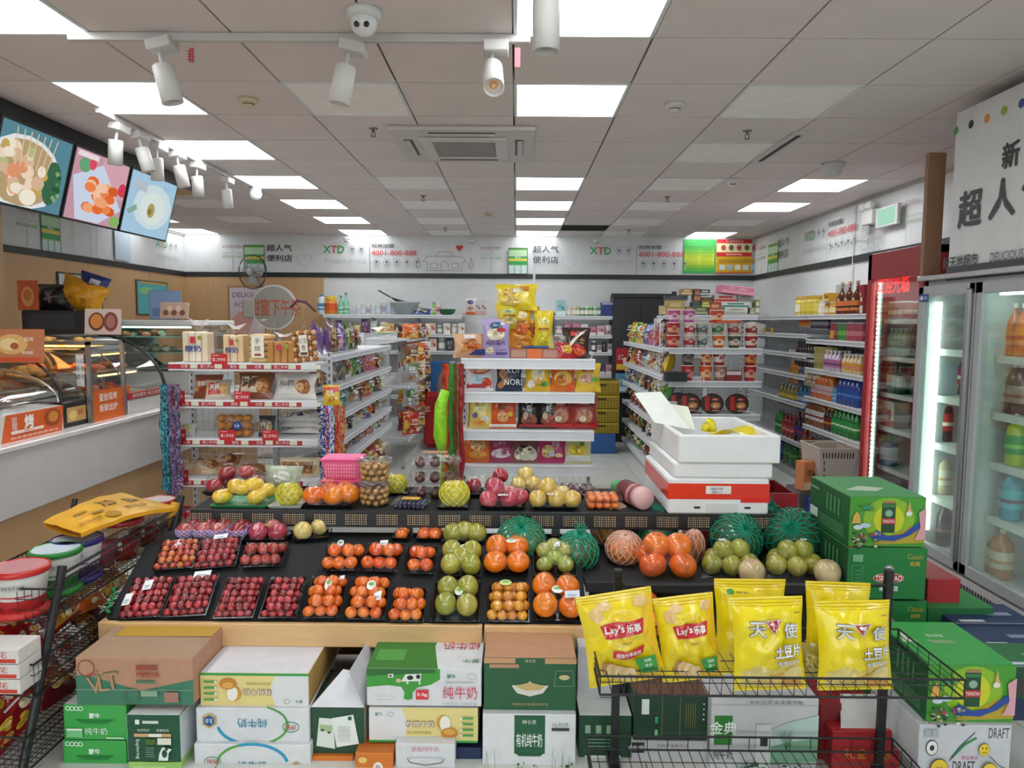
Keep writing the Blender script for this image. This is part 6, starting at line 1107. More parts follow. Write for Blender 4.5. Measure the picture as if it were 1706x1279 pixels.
for i, (px, ry_, rx_) in enumerate([(197, .2, .25), (228, -.25, .1), (262, .1, .25), (292, -.2, .1), (328, .05, .3), (377, .05, .35)]):
 spot(px, 200+i*17, X=-2.42, tilt=rx_, dirz=0, lab='white spotlight, %s on the track beside the menu screens' % nth(i, 'front'), H=.15, r=.042).rotation_euler[1] = ry_
def at_c(px, py, dz=0): p = P(px, py, Z=ZC-dz); return (p.x, p.y, ZC)
def detector(px, py, c, lab, r=.055):
 place([pt('base', M().lathe([(r, 0), (r, -.018), (r*.9, -.022)], c, 20), 'semi', True), pt('sensor', M().lathe([(r*.6, -.02), (r*.5, -.042), (r*.2, -.045)], c, 16), 'semi', True), pt('vents', M().lathe([(r*.57, -.028), (r*.55, -.034)], '6a6058', 16, cap=False), 'matte')], 'smoke_detector', lab, 'smoke detector', at_c(px, py, .03))
detector(414, 174, 'cfc0a0', 'cream smoke detector above the left ceiling panels')
detector(1124, 182, 'd0cecb', 'white smoke detector right of the centre row of lights')
detector(815, 359, 'cfc0a0', 'small cream smoke detector far back near the middle')
def sprinkler(px, py, lab):
 m = M().lathe([(.03, 0), (.028, -.006)], '8a8680', 14).tube([(0, 0, 0), (0, 0, -.025)], .009, '7a7670').tube([(-.011, 0, -.025), (-.011, 0, -.05)], .003, '6a6660').tube([(.011, 0, -.025), (.011, 0, -.05)], .003, '6a6660').lathe([(.018, -.05), (.018, -.053)], '7a7670', 10)
 place([pt('sprinkler_head', m, 'metal', kind='stuff')], 'sprinkler', lab, 'sprinkler', at_c(px, py, .02))
for px, py, l in ((622, 219, 'metal sprinkler left of the air conditioner'), (1245, 223, 'metal sprinkler left of the right hand slot vent'), (705, 329, 'metal sprinkler between two unlit panels left of centre'), (1112, 331, 'metal sprinkler right of the centre lights near row seven'), (742, 382, 'small far sprinkler left of the last centre light'), (1048, 385, 'small far sprinkler right of the dark open vent')): sprinkler(px, py, l)
def domecam(px, py, r, lab, two=True, z=None, Y=None):
 p = at_c(px, py, .02) if Y is None else tuple(P(px, py, Y=Y))
 sp = [pt('camera_base', M().lathe([(r, 0), (r*1.02, -r*.25), (r*.85, -r*.5)], 'd8d8d6', 18), 'semi', True), pt('camera_ball', M().ball((0, 0, -r*.65), r*.74, r*.74, r*.74, 'e0e0de', 16, 10), 'gloss', True), pt('lens', M().ball((-r*.26, -r*.6, -r*.95), r*.17, r*.12, r*.17, '2a2a30', 10, 6), 'gloss', True), pt('lens', M().ball((r*.26, -r*.6, -r*.95), r*.17, r*.12, r*.17, '1a1a20', 10, 6), 'gloss', True)]
 place(sp, 'security_camera', lab, 'camera', p)
domecam(606, 26, .072, 'large white two-eyed security camera at the top centre left')
domecam(1219, 302, .05, 'white security camera left of the nearest right row light')
domecam(577, 396, .05, 'small white camera at the left of the back wall top', Y=10.3)
domecam(785, 399, .05, 'small white camera at the middle of the back wall top', Y=10.3)
domecam(993, 399, .05, 'small white camera right of the middle of the back wall top', Y=10.3)
domecam(1276, 397, .05, 'small white camera by the corner above the right wall', Y=10.2)
place([pt('dome', M().ball((0, 0, -.06), .06, .06, .06, 'd8d6d4', 16, 10).lathe([(.05, 0), (.055, -.04)], 'd0ceca', 16), 'semi', True)], 'dome_sensor', 'white ball sensor beyond the end of the left light track', 'sensor', at_c(425, 312))
place([pt('dome', M().lathe([(.085, 0), (.085, -.03), (.07, -.04), (.065, -.08), (.03, -.1)], 'd0cecb', 18), 'semi', True)], 'dome_siren', 'white domed fitting above the right wall shelves', 'sensor', at_c(1388, 272))
p = P(776, 246, Z=ZC-.03); w = .47
m = M().box(-w, -w, -.03, w, w, 0, 'cac6c3', .012).box(-w*.62, -w*.62, -.045, w*.62, w*.62, -.03, 'd2cfcc', .01)
g = M(); n = 26
for i in range(n): y = -w*.42+i*w*.84/n; g.box(-w*.42, y, -.05, w*.42, y+w*.84/n*.5, -.046, 'a39a96')
sp = [pt('panel', m, 'semi'), pt('intake_plate', M().box(-w*.44, -w*.44, -.047, w*.44, w*.44, -.045, '8a807c'), 'semi', sub=[('grille', g.mesh('grille', 'semi'), [], None, 'stuff')])]
for k in range(4):
 f = M(); f.T = Matrix.Rotation(k*pi/2, 4, 'Z'); f.box(-w*.45, -w*.84, -.034, w*.45, -w*.72, -.03, '4a4644').box(-w*.45, -w*.83, -.042, w*.45, -w*.75, -.035, 'cac6c3', .003); sp.append(pt('louvre', f, 'semi', kind='stuff'))
place(sp, 'air_conditioner', 'square ceiling cassette air conditioner with a brown grey grille', 'air conditioner', (p.x, p.y, ZC), 0.0)
a, b = P(1256, 273, Z=ZC-.01), P(1338, 221, Z=ZC-.01)
place([pt('frame', M().box(-.05, 0, -.015, .05, b.y-a.y if b.y > a.y else a.y-b.y, 0, 'cac8c5', .003), 'semi'), pt('slot', M().box(-.014, .05, -.018, .014, abs(b.y-a.y)-.12, -.014, '3a3836'), 'matte')], 'slot_vent', 'long narrow white slot vent in the ceiling on the right', 'vent', ((a.x+b.x)/2, min(a.y, b.y), ZC))
# ================================================================ FRUIT STAND
X0, X1, XM = P(163, 1050, Y=2.82).x, P(980, 1050, Y=2.82).x, P(805, 1050, Y=2.82).x
ZB0, ZB1 = .33, .425
A30 = radians(30); Y0S, Z0S = 2.86, .43
def SL(px, py): v = _rot(((px-853)/FPX, 1, -(py-639.5)/FPX)); k = math.tan(A30); t = (Z0S-k*Y0S-CZ)/(v.z-k*v.y); return v*t+Vector((0, 0, CZ))
LS = .40; YE, ZE = Y0S+LS*cos(A30), Z0S+LS*sin(A30); YP = YE+.22
XR2 = P(1420, 970, Y=2.98).x
sl_ = M().hexa([(X0+.01, Y0S, Z0S-.03), (X1, Y0S, Z0S-.03), (X1, YE, ZE-.03), (X0+.01, YE, ZE-.03)], [(X0+.01, Y0S, Z0S-.005), (X1, Y0S, Z0S-.005), (X1, YE, ZE-.005), (X0+.01, YE, ZE-.005)], '1b1c1e')
pl_ = M().box(X0+.01, YE, ZE-.03, X1, YP, ZE-.004, '1b1c1e')
zr = P(1200, 972, Y=2.98).z
rt_ = M().box(X1+.002, 2.98, zr-.03, XR2, 3.62, zr, '1c1d20').box(X1+.002, 2.96, zr-.034, XR2, 2.98, zr+.006, '26272a')
lg = []
for x in (X0+.06, XM, X1-.03, XR2-.05): lg.append(pt('leg', M().box(x-.02, YP-.06, 0, x+.02, YP-.02, ZE-.03, '202124'), 'semi'))
for x in (X0+.06, XM-.02, X1-.03): lg.append(pt('leg', M().box(x-.015, 3.0, 0, x+.015, 3.03, ZB0+.1, '202124'), 'semi'))
place([pt('front_board', M().box(X0, 2.82, ZB0, XM-.004, 2.845, ZB1, 'd9b07c', .003), 'wood'), pt('front_board', M().box(XM+.004, 2.82, ZB0, X1, 2.845, ZB1, 'd9b07c', .003), 'wood'), pt('side_board', M().box(X0, 2.845, ZB0, X0+.02, 3.2, ZB1, 'd9b07c', .003), 'wood'),
       pt('sloped_panel', sl_, 'matte'), pt('back_ledge', pl_, 'matte'), pt('right_ledge', rt_, 'matte'), pt('bottom_board', M().box(X0, 2.845, ZB0, X1, 3.2, ZB0+.015, 'b08a5c'), 'wood'), pt('back_panel', M().box(X0, YP-.02, .02, X1, YP-.005, ZB0, '9a7650'), 'wood'),
       pt('black_panel', M().box(X1+.02, 3.0, .3, XR2, 3.01, zr-.03, '141516'), 'matte')]+lg, 'fruit_stand', 'sloping black fruit stand with pale wooden front boards in the foreground', 'display stand')
YS0, YS1 = 3.34, 3.80
xs0, xs1 = P(316, 855, Y=YS0).x, P(1292, 870, Y=YS0).x; ZS = P(800, 853, Y=YS0).z; ZS0 = P(800, 880, Y=YS0).z
h_ = M(); xm = xs0; k = 0
cell = .0105
nx_, nz_ = int((xs1-xs0)/cell), int((ZS-ZS0-.026)/cell)
for i in range(nx_):
 if i % 14 in (10, 11, 12, 13): continue
 for j in range(nz_+1):
  x, z = xs0+i*cell, ZS0+.012+j*cell; r_ = cell*.1
  h_.add([(x+r_, YS0-.002, z+cell/2), (x+cell/2, YS0-.002, z+r_), (x+cell-r_, YS0-.002, z+cell/2), (x+cell/2, YS0-.002, z+cell-r_)], [(0, 1, 2, 3)], 'c8b08a' if i % 3 else 'a8907a')
posts = []
for px in (370, 681, 926, 1235): x = P(px, 870, Y=YS0+.06).x; posts.append(pt('post', M().box(x-.02, YS0+.05, ZE-.02 if x < X1 else zr, x+.02, YS0+.08, ZS0, 'a0a2a4'), 'metal'))
for x in (xs0+.1, xs1-.1): posts.append(pt('post', M().box(x-.02, YS1-.08, 0, x+.02, YS1-.05, ZS0, '2a2b2e'), 'semi'))
place([pt('shelf_top', M().box(xs0, YS0+.01, ZS-.006, xs1, YS1, ZS, '1f2022'), 'matte'), pt('front_rim', M().box(xs0, YS0, ZS0, xs1, YS0+.01, ZS+.002, '232426', .002), 'semi', sub=[('rim_holes', h_.mesh('rim_holes', 'matte'), [], None, 'stuff')]), pt('back_rim', M().box(xs0, YS1, ZS0, xs1, YS1+.01, ZS+.01, '232426'), 'semi')]+posts, 'upper_fruit_shelf', 'long black shelf with punched rim above the fruit stand', 'shelf')
# ---------------------------------------------------------------- fruit
@cached
def fruit(name, r, c, kind=0, v=0):
 def f(d):
  q = 1-.16*math.exp(-(1-d.z)*22)-.06*math.exp(-(1+d.z)*25)+.03*noise.noise(d*1.5+Vector((v*3.1, 0, 0)))
  if kind == 1: q *= 1+.12*max(0, d.z)          # pear shape
  if kind == 2: q *= 1+.34*d.x*d.x-.1*d.z*d.z
  return q
 n, m_ = (12, 8) if r < .018 else (18, 12)
 m = M(); m.ball((0, 0, 0), r, r, r*(.88 if kind == 0 else 1.0 if kind != 2 else .9), c, n, m_, f)
 if r >= .03:
  m.lathe([(r*.05, r*.68), (r*.03, r*.82)], '6a5a34', 6)
 return m.mesh(name, 'fruit', True)
def filmgrid(w, l, fr, rim, hmax=.3, ov=.004, mt='film', name='cling_film'):
 def f(u, v):
  x, y = (u-.5)*(w+ov), (v-.5)*(l+ov); e = min(u, 1-u, v, 1-v)
  h = rim
  for (fx, fy_, fz, r) in fr:
   d = sqrt((x-fx)**2+(y-fy_)**2); h = max(h, fz+r*1.04-max(0, d-r*.55)*1.3)
  if e < .06: h = rim+(h-rim)*e/.06*.8
  return Vector((x, y, h+.0015+.0012*noise.noise(Vector((x*60, y*60, w*9)))))
 return pt(name, M().surf(f, 16, 18, 'f4f4f4'), mt, True)
def traymesh(w, l, c='161719', h=.022):
 m = M(); a, b = w/2, l/2; k = .84
 B = [(-a*k, -b*k, 0), (a*k, -b*k, 0), (a*k, b*k, 0), (-a*k, b*k, 0)]; T = [(-a, -b, h), (a, -b, h), (a, b, h), (-a, b, h)]; I = [(x*.95, y*.95, h) for x, y, z in T]; J = [(x*.97, y*.97, .003) for x, y, z in B]
 for i in range(4):
  j = (i+1) % 4; m.quad(B[i], B[j], T[j], T[i], c).quad(T[i], T[j], I[j], I[i], c).quad(I[i], I[j], J[j], J[i], c)
 m.quad(*B[::-1], c).quad(*J, c)
 return m
PK = {'tomato': (.0165, ['ac1824', '98101c', 'bc2430', '860e1a'], 0), 'orange_tomato': (.016, ['c84a24', 'd8762a', 'b83424'], 0), 'red_tomato': (.024, ['a83026', 'b83c2a', '982420'], 0),
      'mandarin': (.025, ['f07408', 'f48010', 'e86606'], 0), 'clementine': (.029, ['ec640a', 'e65406', 'f27610'], 0), 'pear': (.044, ['aaa63c', '9ea038', 'b4ac48'], 1), 'golden_mandarin': (.0225, ['e09410', 'e8a018', 'd88608'], 0), 'orange': (.052, ['f47c04', 'f88808', 'ee7004'], 0), 'green_apple': (.038, ['9ca848', '94a040', 'a8a850'], 0),
      'apple': (.043, ['a82430', '9c1c2a', 'b84a4a'], 0), 'pink_apple': (.045, ['c8485a', 'b83450', 'd87a78'], 0), 'yellow_pear': (.042, ['e0c468', 'dcb858', 'e4cc78'], 1), 'kumquat': (.019, ['ee7c1a', 'e8701a'], 0), 'mango': (.042, ['f0c83c', 'ecc034'], 2), 'longan': (.0155, ['b08448', 'a87a40', 'bc9050'], 0), 'plum': (.017, ['4a1a28', '5a2230', '3a1420'], 0), 'passion_fruit': (.028, ['5a2c28', '6a3a30'], 0)}
def lay(kind, w, l, n, layers=1, seed=0, rim=.012, peak=True):
 r, cs, sh = PK[kind]; q = random.Random(seed*7+n); out = []
 base = .004+r*.85; cols_ = max(1, int((w*.93)/(2*r*.98)+.4)); rows = max(1, int((l*.93)/(2*r*.95)))
 pts = []
 for j in range(rows):
  for i in range(cols_): pts.append(((i-(cols_-1)/2)*min(2*r*1.0, w*.93/cols_)*1.0+(r*.25 if j % 2 else -r*.25 if cols_ > 1 else 0)*(0 if cols_ < 3 else 1), (j-(rows-1)/2)*(l*.93/rows), base))
 q.shuffle(pts) if n < len(pts) else None
 pts = sorted(pts[:n], key=lambda p: p[1])
 for p in pts: out.append((p[0]+q.uniform(-.1, .1)*r, p[1]+q.uniform(-.1, .1)*r, p[2], r))
 if layers > 1:
  for j in range(rows-1):
   for i in range(max(1, cols_-1)): out.append(((i-(cols_-2)/2)*2*r+q.uniform(-.2, .2)*r, (j-(rows-2)/2)*(l*.93/rows), base+r*1.35, r*.98))
 return out
def fpack(kind, w, l, n=99, layers=1, seed=0, labels=(), tray='161719', film='film', rim=.02, fruits=None, fname=None):
 r, cs, sh = PK[kind]; fr = fruits or lay(kind, w, l, n, layers, seed)
 fn = fname or kind; q = random.Random(seed+3); sp = [pt('tray', traymesh(w, l, tray, rim), 'gloss')]
 for (x, y, z, rr_) in fr:
  c = q.choice(cs); sp.append((fn, fruit(fn, r, c, sh, q.randrange(2)), [], None, None, (x, y, z), (q.uniform(-.6, .6), q.uniform(-.5, .5), q.uniform(0, 6))))
 sp.append(filmgrid(w, l, fr, rim, mt=film))
 for (u, v, lw, ll, c, kind_) in labels:
  x, y = u*w, v*l; h = max([fz+rr_*1.06-max(0, sqrt((x-fx)**2+(y-fy_)**2)-rr_*.55)*1.2 for fx, fy_, fz, rr_ in fr]+[rim])
  lm = M().add([(x+lw/2*cos(t), y+ll/2*sin(t), h+.004) for t in [2*pi*k/14 for k in range(14)]], [tuple(range(14))], c) if kind_ == 'o' else M().add([(x-lw/2, y-ll/2, h+.004), (x+lw/2, y-ll/2+.004, h+.004), (x+lw/2, y+ll/2+.004, h+.005), (x-lw/2, y+ll/2, h+.004)], [(0, 1, 2, 3)], c)
  pr = paint([('r', x-lw*.3, y-ll*.1, x+lw*.3, y-ll*.02, '8a8c90'), ('r', x-lw*.3, y-ll*.28, x+lw*.2, y-ll*.22, '8a8c90')] if kind_ != 'o' else [('c', x, y+ll*.12, lw*.3, ll*.18, '7ab04a')], flat((0, 0, h+.0045), (1, 0, 0), (0, 1, 0), (0, 0, 1)))
  sp.append(pt('price_label', lm, 'semi', sub=[('printed_face', pr.mesh('printed_face', 'print'), [])]))
 return sp
WH = 'eceef0'
def slope_pack(kind, pxl, pxr, pyf, l, lab, rz=0, **k):
 a, b = SL(pxl, pyf), SL(pxr, pyf); w = b.x-a.x; m_ = (a+b)/2
 c = m_+Vector((0, cos(A30), sin(A30)))*(l/2+.004)
 rot = Matrix.Rotation(A30, 3, 'X') @ Matrix.Rotation(rz, 3, 'Z')
 place(fpack(kind, w, l, **k), kind+'_pack', lab, 'fruit pack', c, rot)
L1 = .215
slope_pack('tomato', 192, 262, 1036, L1, 'wrapped tray of dark cherry tomatoes with two white labels, leftmost in the front row', .1, seed=1, layers=2, labels=[(.05, .12, .035, .05, WH, 'r'), (-.3, -.2, .03, .06, WH, 'r')])
slope_pack('tomato', 266, 340, 1033, L1, 'tray of cherry tomatoes with a white label at its upper end, second in the front row', .08, seed=2, layers=2, labels=[(.15, .42, .07, .035, WH, 'r')])
slope_pack('tomato', 354, 420, 1036, L1, 'tray of cherry tomatoes left of the last red tray in the front row', .04, seed=3, layers=2)
slope_pack('tomato', 430, 493, 1036, L1, 'tray of bright cherry tomatoes beside the first front row mandarins', .02, seed=4, layers=2)
slope_pack('mandarin', 503, 564, 1036, L1, 'tray of small mandarins with an oval label and white square, first orange tray of the front row', .02, seed=5, labels=[(.1, .1, .028, .065, 'f0ece4', 'o'), (.42, .3, .02, .02, WH, 'r')], layers=2)
slope_pack('mandarin', 573, 640, 1038, L1, 'tray of mandarins with round label and a bent white tag in the front row', 0, seed=6, layers=2, labels=[(.1, .08, .038, .05, 'f0ece4', 'o'), (.3, -.15, .03, .045, WH, 'r')])
slope_pack('mandarin', 648, 705, 1042, .17, 'short narrow tray of mandarins in the front row left of the green pears', 0, seed=7, layers=2)
PR4 = [(-.042, -.04, .045, .044), (.045, -.045, .045, .044), (-.04, .048, .045, .044), (.046, .05, .045, .044)]
slope_pack('pear', 717, 799, 1042, L1, 'tray of four green pears with a round label in the front row', 0, seed=8, fruits=PR4, labels=[(.05, .06, .035, .045, 'dfe8d0', 'o')])
slope_pack('golden_mandarin', 812, 882, 1042, .2, 'tray of golden yellow mandarins with green label in the front row', 0, seed=9, labels=[(-.08, .25, .05, .03, 'c8d88a', 'o')], layers=2)
OR4 = [(-.052, -.045, .05, .052), (.053, -.048, .05, .052), (-.054, .055, .05, .052), (.045, .05, .05, .05)]
slope_pack('orange', 892, 968, 1040, .2, 'tray of four large oranges with starry label at the right end of the front row', 0, seed=10, fruits=OR4, labels=[(0, .08, .05, .04, WH, 'o'), (.3, -.2, .06, .035, 'd0dce8', 'r')])
L2 = .175
slope_pack('orange_tomato', 250, 318, 954, L2, 'tray of orange red cherry tomatoes with white label at the left of the second row', .12, seed=11, layers=2, labels=[(0, .2, .03, .05, WH, 'r')])
slope_pack('tomato', 316, 388, 952, L2, 'tray of dark cherry tomatoes with slanted label, second tray of the second row', .12, seed=12, layers=2, labels=[(.05, .35, .06, .025, WH, 'r')])
slope_pack('red_tomato', 398, 468, 950, .14, 'tray of larger red tomatoes in the second row under the netted apples', .05, seed=13, layers=2)
slope_pack('clementine', 536, 598, 957, .15, 'tray of clementines with oval label, first orange tray of the second row', 0, seed=14, layers=2, labels=[(-.1, .3, .03, .04, WH, 'o')])
slope_pack('clementine', 603, 664, 958, .165, 'tray of clementines with square label, second orange tray of the second row', -.05, seed=15, layers=2, labels=[(.0, .25, .035, .03, WH, 'r')])
slope_pack('clementine', 673, 725, 962, .16, 'narrow tray of deep orange clementines in the second row left of the pears', 0, seed=16, layers=2)
G5 = [(-.045, -.035, .04, .04), (.045, -.035, .04, .04), (0, .0, .042, .04), (-.045, .045, .04, .04), (.045, .045, .04, .04)]
slope_pack('pear', 732, 802, 966, .165, 'tray of five green pears with a round label in the second row', 0, seed=17, fruits=G5, labels=[(.05, .25, .03, .03, 'e8ecd8', 'o')])
slope_pack('orange', 808, 880, 962, .165, 'tray of four large oranges with oval label in the second row', 0, seed=18, fruits=[(-.05, -.04, .05, .05), (.05, -.04, .05, .05), (-.045, .05, .05, .05), (.045, .05, .05, .05)], labels=[(.1, .2, .045, .022, WH, 'o')])
slope_pack('green_apple', 888, 962, 965, .165, 'tray of six green apples with small sticker at the right of the second row', 0, seed=19, fruits=G5+[(.0, .06, .05, .03)], labels=[(.05, .25, .025, .025, WH, 'r')])
def flat_pack(kind, pxl, pxr, py, Y, z, l, lab, rz=0, name=None, **k):
 a, b = P(pxl, py, Y=Y), P(pxr, py, Y=Y); w = b.x-a.x
 place(fpack(kind, w, l, **k), (name or kind)+'_pack', lab, 'fruit pack', ((a.x+b.x)/2, Y+l/2, z+.001), (0, 0, rz))
ZL = ZE-.003; YL = YE+.01
FOAM = 'b8a8d4'
def netted(cx, cy, z, r, c, name='foam_net', half=True):
 m = M(); n = 12
 for s_ in (1, -1):
  for k in range(n):
   pts = []
   for i in range(7):
    a = -.9+i*(.35+.9 if half else 1.9)/6*1.0; t = 2*pi*k/n+s_*i*.26; pts.append((cx+r*1.05*cos(a)*cos(t), cy+r*1.05*cos(a)*sin(t), z+r*.95*sin(a)))
   m.tube(pts, .0035, c, 4, False)
 return pt(name, m, 'cloth', kind='stuff')
def appleboxes():
 for i, (pxl, pxr, lab) in enumerate(((292, 343, 'pack of red apples in lilac foam nets at the far left of the back row'), (345, 402, 'pack of red apples in lilac foam nets, second on the back ledge'))):
  a, b = P(pxl, 908, Y=YL), P(pxr, 908, Y=YL); w = b.x-a.x+.02
  fr = [(-w/4, -.04, .048, .042), (w/4, -.04, .048, .042), (-w/4, .045, .048, .042), (w/4, .045, .048, .042)]
  sp = fpack('apple', w, .17, fruits=fr, seed=30+i)
  for f_ in fr: sp.append(netted(*f_[:3], f_[3], 'b4a4d0'))
  place(sp, 'apple_pack', lab, 'fruit pack', ((a.x+b.x)/2, YL+.085, ZL))
appleboxes()
flat_pack('pink_apple', 404, 474, 908, YL, ZL, .16, 'pack of dark pink apples with a yellow sticker on the back ledge', seed=33, fruits=[(-.04, -.03, .045, .045), (.05, -.03, .045, .045), (0, .045, .045, .045)], labels=[(0, -.2, .035, .022, 'd8c838', 'o')])
flat_pack('yellow_pear', 480, 540, 908, YL+.03, ZL, .15, 'pack of pale wrapped fruit on the back ledge beside the dark pink apples', rz=.3, seed=34, fruits=[(-.035, -.03, .045, .04), (.04, .03, .045, .042)])
flat_pack('clementine', 652, 682, 905, YL+.05, ZL, .12, 'small pack of clementines on the back ledge left of the shelf post', seed=35)
flat_pack('clementine', 692, 735, 905, YL+.05, ZL, .12, 'small pack of clementines on the back ledge right of the shelf post', seed=36)
flat_pack('pear', 736, 808, 908, YL+.01, ZL, .15, 'pack of brownish green pears on the back ledge', seed=37, fruits=[(-.055, -.02, .04, .042), (.0, .0, .045, .042), (.058, -.015, .04, .042), (0, .05, .04, .04)])
def bagged(kind, px, py, Y, z, fr, lab, seed=0, wd=.3, ln=.2, labels=()):
 c = P(px, py, Y=Y); sp = [s for s in fpack(kind, wd, ln, fruits=fr, seed=seed, rim=.006, labels=labels) if s[0] != 'tray']
 place(sp, kind+'_bag', lab, 'fruit bag', (c.x, Y, z+.001))
def SPH(*a): return [(x, y, z, r) for x, y, z, r in a]
PK['navel'] = (.06, ['f06c04', 'ec6004', 'f47a0a'], 0)
bagged('navel', 1108, 960, 3.1, zr, SPH((-.065, -.05, .055, .06), (.065, -.05, .055, .06), (-.06, .06, .06, .055), (.055, .055, .06, .055), (-.04, 0, .13, .055), (.055, .0, .125, .05)), 'clear bag of six big shiny oranges on the right ledge', 41, .27, .24, [(.1, .25, .045, .03, WH, 'o')])
bagged('pear', 1212, 960, 3.12, zr, SPH((-.08, -.03, .045, .044), (.005, -.045, .045, .044), (.085, -.02, .045, .044), (-.05, .05, .045, .044), (.04, .05, .045, .044), (-.02, .0, .1, .04), (.05, .01, .1, .04)), 'clear bag of seven green pears on the right ledge', 42, .28, .2, [(-.1, .0, .03, .03, WH, 'r')])
bagged('pear', 1318, 960, 3.12, zr, SPH((-.08, -.03, .045, .044), (.005, -.045, .045, .044), (.085, -.02, .045, .044), (-.05, .05, .045, .044), (.04, .05, .045, .044), (-.02, .0, .1, .04), (.05, .01, .1, .04)), 'clear bag of green pears at the right end of the right ledge', 43, .28, .2, [(.2, .1, .03, .03, WH, 'o')])
PK['wrapped_pear'] = (.055, ['c8b080', 'd0b888'], 1)
bagged('wrapped_pear', 1252, 965, 3.0, zr, SPH((0, 0, .042, .05)), 'single large pale pear in film in front of the green pears', 44, .13, .09)
bagged('wrapped_pear', 1378, 965, 3.0, zr, SPH((0, 0, .042, .05)), 'single large pale pear in film at the right end of the ledge', 45, .13, .09)
bagged('navel', 1088, 1015, 2.9, .36, SPH((0, 0, .05, .055), (.07, .05, .05, .05), (-.03, .03, .12, .055)), 'bag of oranges hidden under the right ledge behind the chips', 46, .2, .2)
place([pt('slab', M().box(-.2, -.08, 0, .25, .1, .36, '17181a'), 'matte')], 'black_box', 'plain black box carrying the hidden oranges', 'box', (P(1088, 1015, Y=2.86).x, 2.86, 0))
def netbag(px, py, Y, rx, rz_, c, fc, lab, tilt=.5, az=0, knot=True, seed=0, zf=None, fname='melon', n=16):
 p = P(px, py, Y=Y); z = zf if zf is not None else p.z
 m = M();
 for s_ in (1, -1):
  for k in range(n):
   pts = []
   for i in range(13):
    a = -pi/2+.08+i*(pi-.16)/12; t = 2*pi*k/n+s_*i*.13; pts.append((rx*1.03*cos(a)*cos(t), rx*1.03*cos(a)*sin(t), rz_*1.03*sin(a)))
   m.tube(pts, .003, c, 4, False)
 if knot:
  for k in range(14): t = 2*pi*k/14; m.tube([(.004*cos(t), .004*sin(t), rz_), (.03*cos(t), .03*sin(t), rz_+.04+.01*(k % 3))], .002, c, 4, False)
 b = M().ball((0, 0, 0), rx, rx, rz_, fc, 20, 14, lambda d: 1+.02*noise.noise(d*3+Vector((seed, 0, 0))))
 place([pt(fname, b, 'fruit', True), pt('net', m, 'semi', kind='stuff')], 'netted_'+fname, lab, 'netted fruit', (p.x, Y, z), (tilt, 0, az))
TL = '1f9a7c'
netbag(868, 915, 3.25, .11, .068, TL, '5a6a3a', 'teal netted melon left of the shelf post behind the large oranges', .5, zf=ZE+.03)
netbag(962, 912, 3.2, .095, .09, TL, '4a5a34', 'teal netted melon with its knot upward, middle of the ledge', .3, .3, zf=ZE-.015)
netbag(1020, 890, 3.48, .11, .11, 'd0b0a0', 'd8923a', 'pale netted pumpkin under the shelf', .3, 0, False, fname='pumpkin', zf=zr+.11)
netbag(1040, 918, 3.24, .085, .07, 'e0b8a8', 'e07a2a', 'pink netted oranges behind the bag of big oranges', .4, 0, False, fname='pumpkin', zf=zr+.07)
netbag(1090, 893, 3.45, .11, .1, TL, '4a7a5a', 'teal netted melon above the bag of big oranges', .6, zf=zr+.1)
netbag(1155, 915, 3.24, .05, .08, 'd8a898', 'b8703a', 'narrow pink netted bag between oranges and pears', .2, 0, False, fname='pumpkin', n=10, zf=zr+.08)
netbag(1226, 915, 3.32, .12, .1, TL, '3a5a3a', 'teal netted melon behind the left bag of green pears', .9, .2, zf=zr+.1)
netbag(1268, 897, 3.52, .11, .11, TL, '4a6a44', 'teal netted melon at the back between the two pear bags', .6, zf=zr+.12)
netbag(1320, 912, 3.32, .13, .11, TL, '3a5a3a', 'teal netted melon behind the right bag of green pears', 1.0, -.5, zf=zr+.11)
# ---------------------------------------------------------------- top shelf goods
ZT = ZS+.001; YT = YS0+.02
def top(kind, pxl, pxr, lab, Y=YT, l=.17, rz=0, **k): flat_pack(kind, pxl, pxr, 850, Y, ZT, l, lab, rz, **k)
a, b = P(352, 850, Y=YT), P(442, 850, Y=YT); w = b.x-a.x
fr = SPH((-.1, -.03, .045, .045), (-.03, -.01, .085, .045), (.035, .02, .09, .042), (.065, -.03, .045, .045), (.09, .04, .06, .04))
sp = [s for s in fpack('mango', w+.02, .2, fruits=fr, seed=50, tray='3fa060', rim=.015)]
place(sp, 'mango_pack', 'green tray of yellow mangoes at the left end of the upper shelf', 'fruit pack', ((a.x+b.x)/2, YT+.1, ZT))
flat_pack('apple', 335, 440, 840, YT+.23, ZT, .18, 'clear bag of red mangoes behind the yellow ones on the upper shelf', name='red_mango', seed=51, fruits=SPH((-.11, -.04, .045, .05), (-.06, .0, .1, .05), (-.09, .05, .05, .05), (.03, .03, .1, .05), (.09, .03, .05, .05)), fname='red_mango')
def foamfruit(px, Y, r, lab, fc='d8c858', nc='e0d838', wd=.17):
 p = P(px, 850, Y=Y); fr = SPH((0, 0, r*.92, r)); sp = fpack('mango', wd, .15, fruits=fr, seed=int(px), rim=.015, tray='d8dcd8' if px < 600 else '161719'); sp[1] = ('dragon_fruit', M().ball((0, 0, 0), r, r*.9, r*.92, fc, 16, 10).mesh('dragon_fruit', 'fruit', True), [], None, None, (0, 0, r*.92))
 sp.append(netted(0, 0, r*.92, r*1.01, nc, half=False)); place(sp, 'netted_fruit_pack', lab, 'fruit pack', (p.x, Y+.07, ZT))
foamfruit(474, YT+.01, .06, 'yellow foam-netted fruit in clear wrap beside the mangoes')
foamfruit(755, YT+.01, .07, 'large yellow foam-netted fruit in clear wrap in the middle of the upper shelf', wd=.16)
foamfruit(656, YT+.27, .055, 'yellow foam-netted fruit half hidden behind the clear tubs', wd=.14)
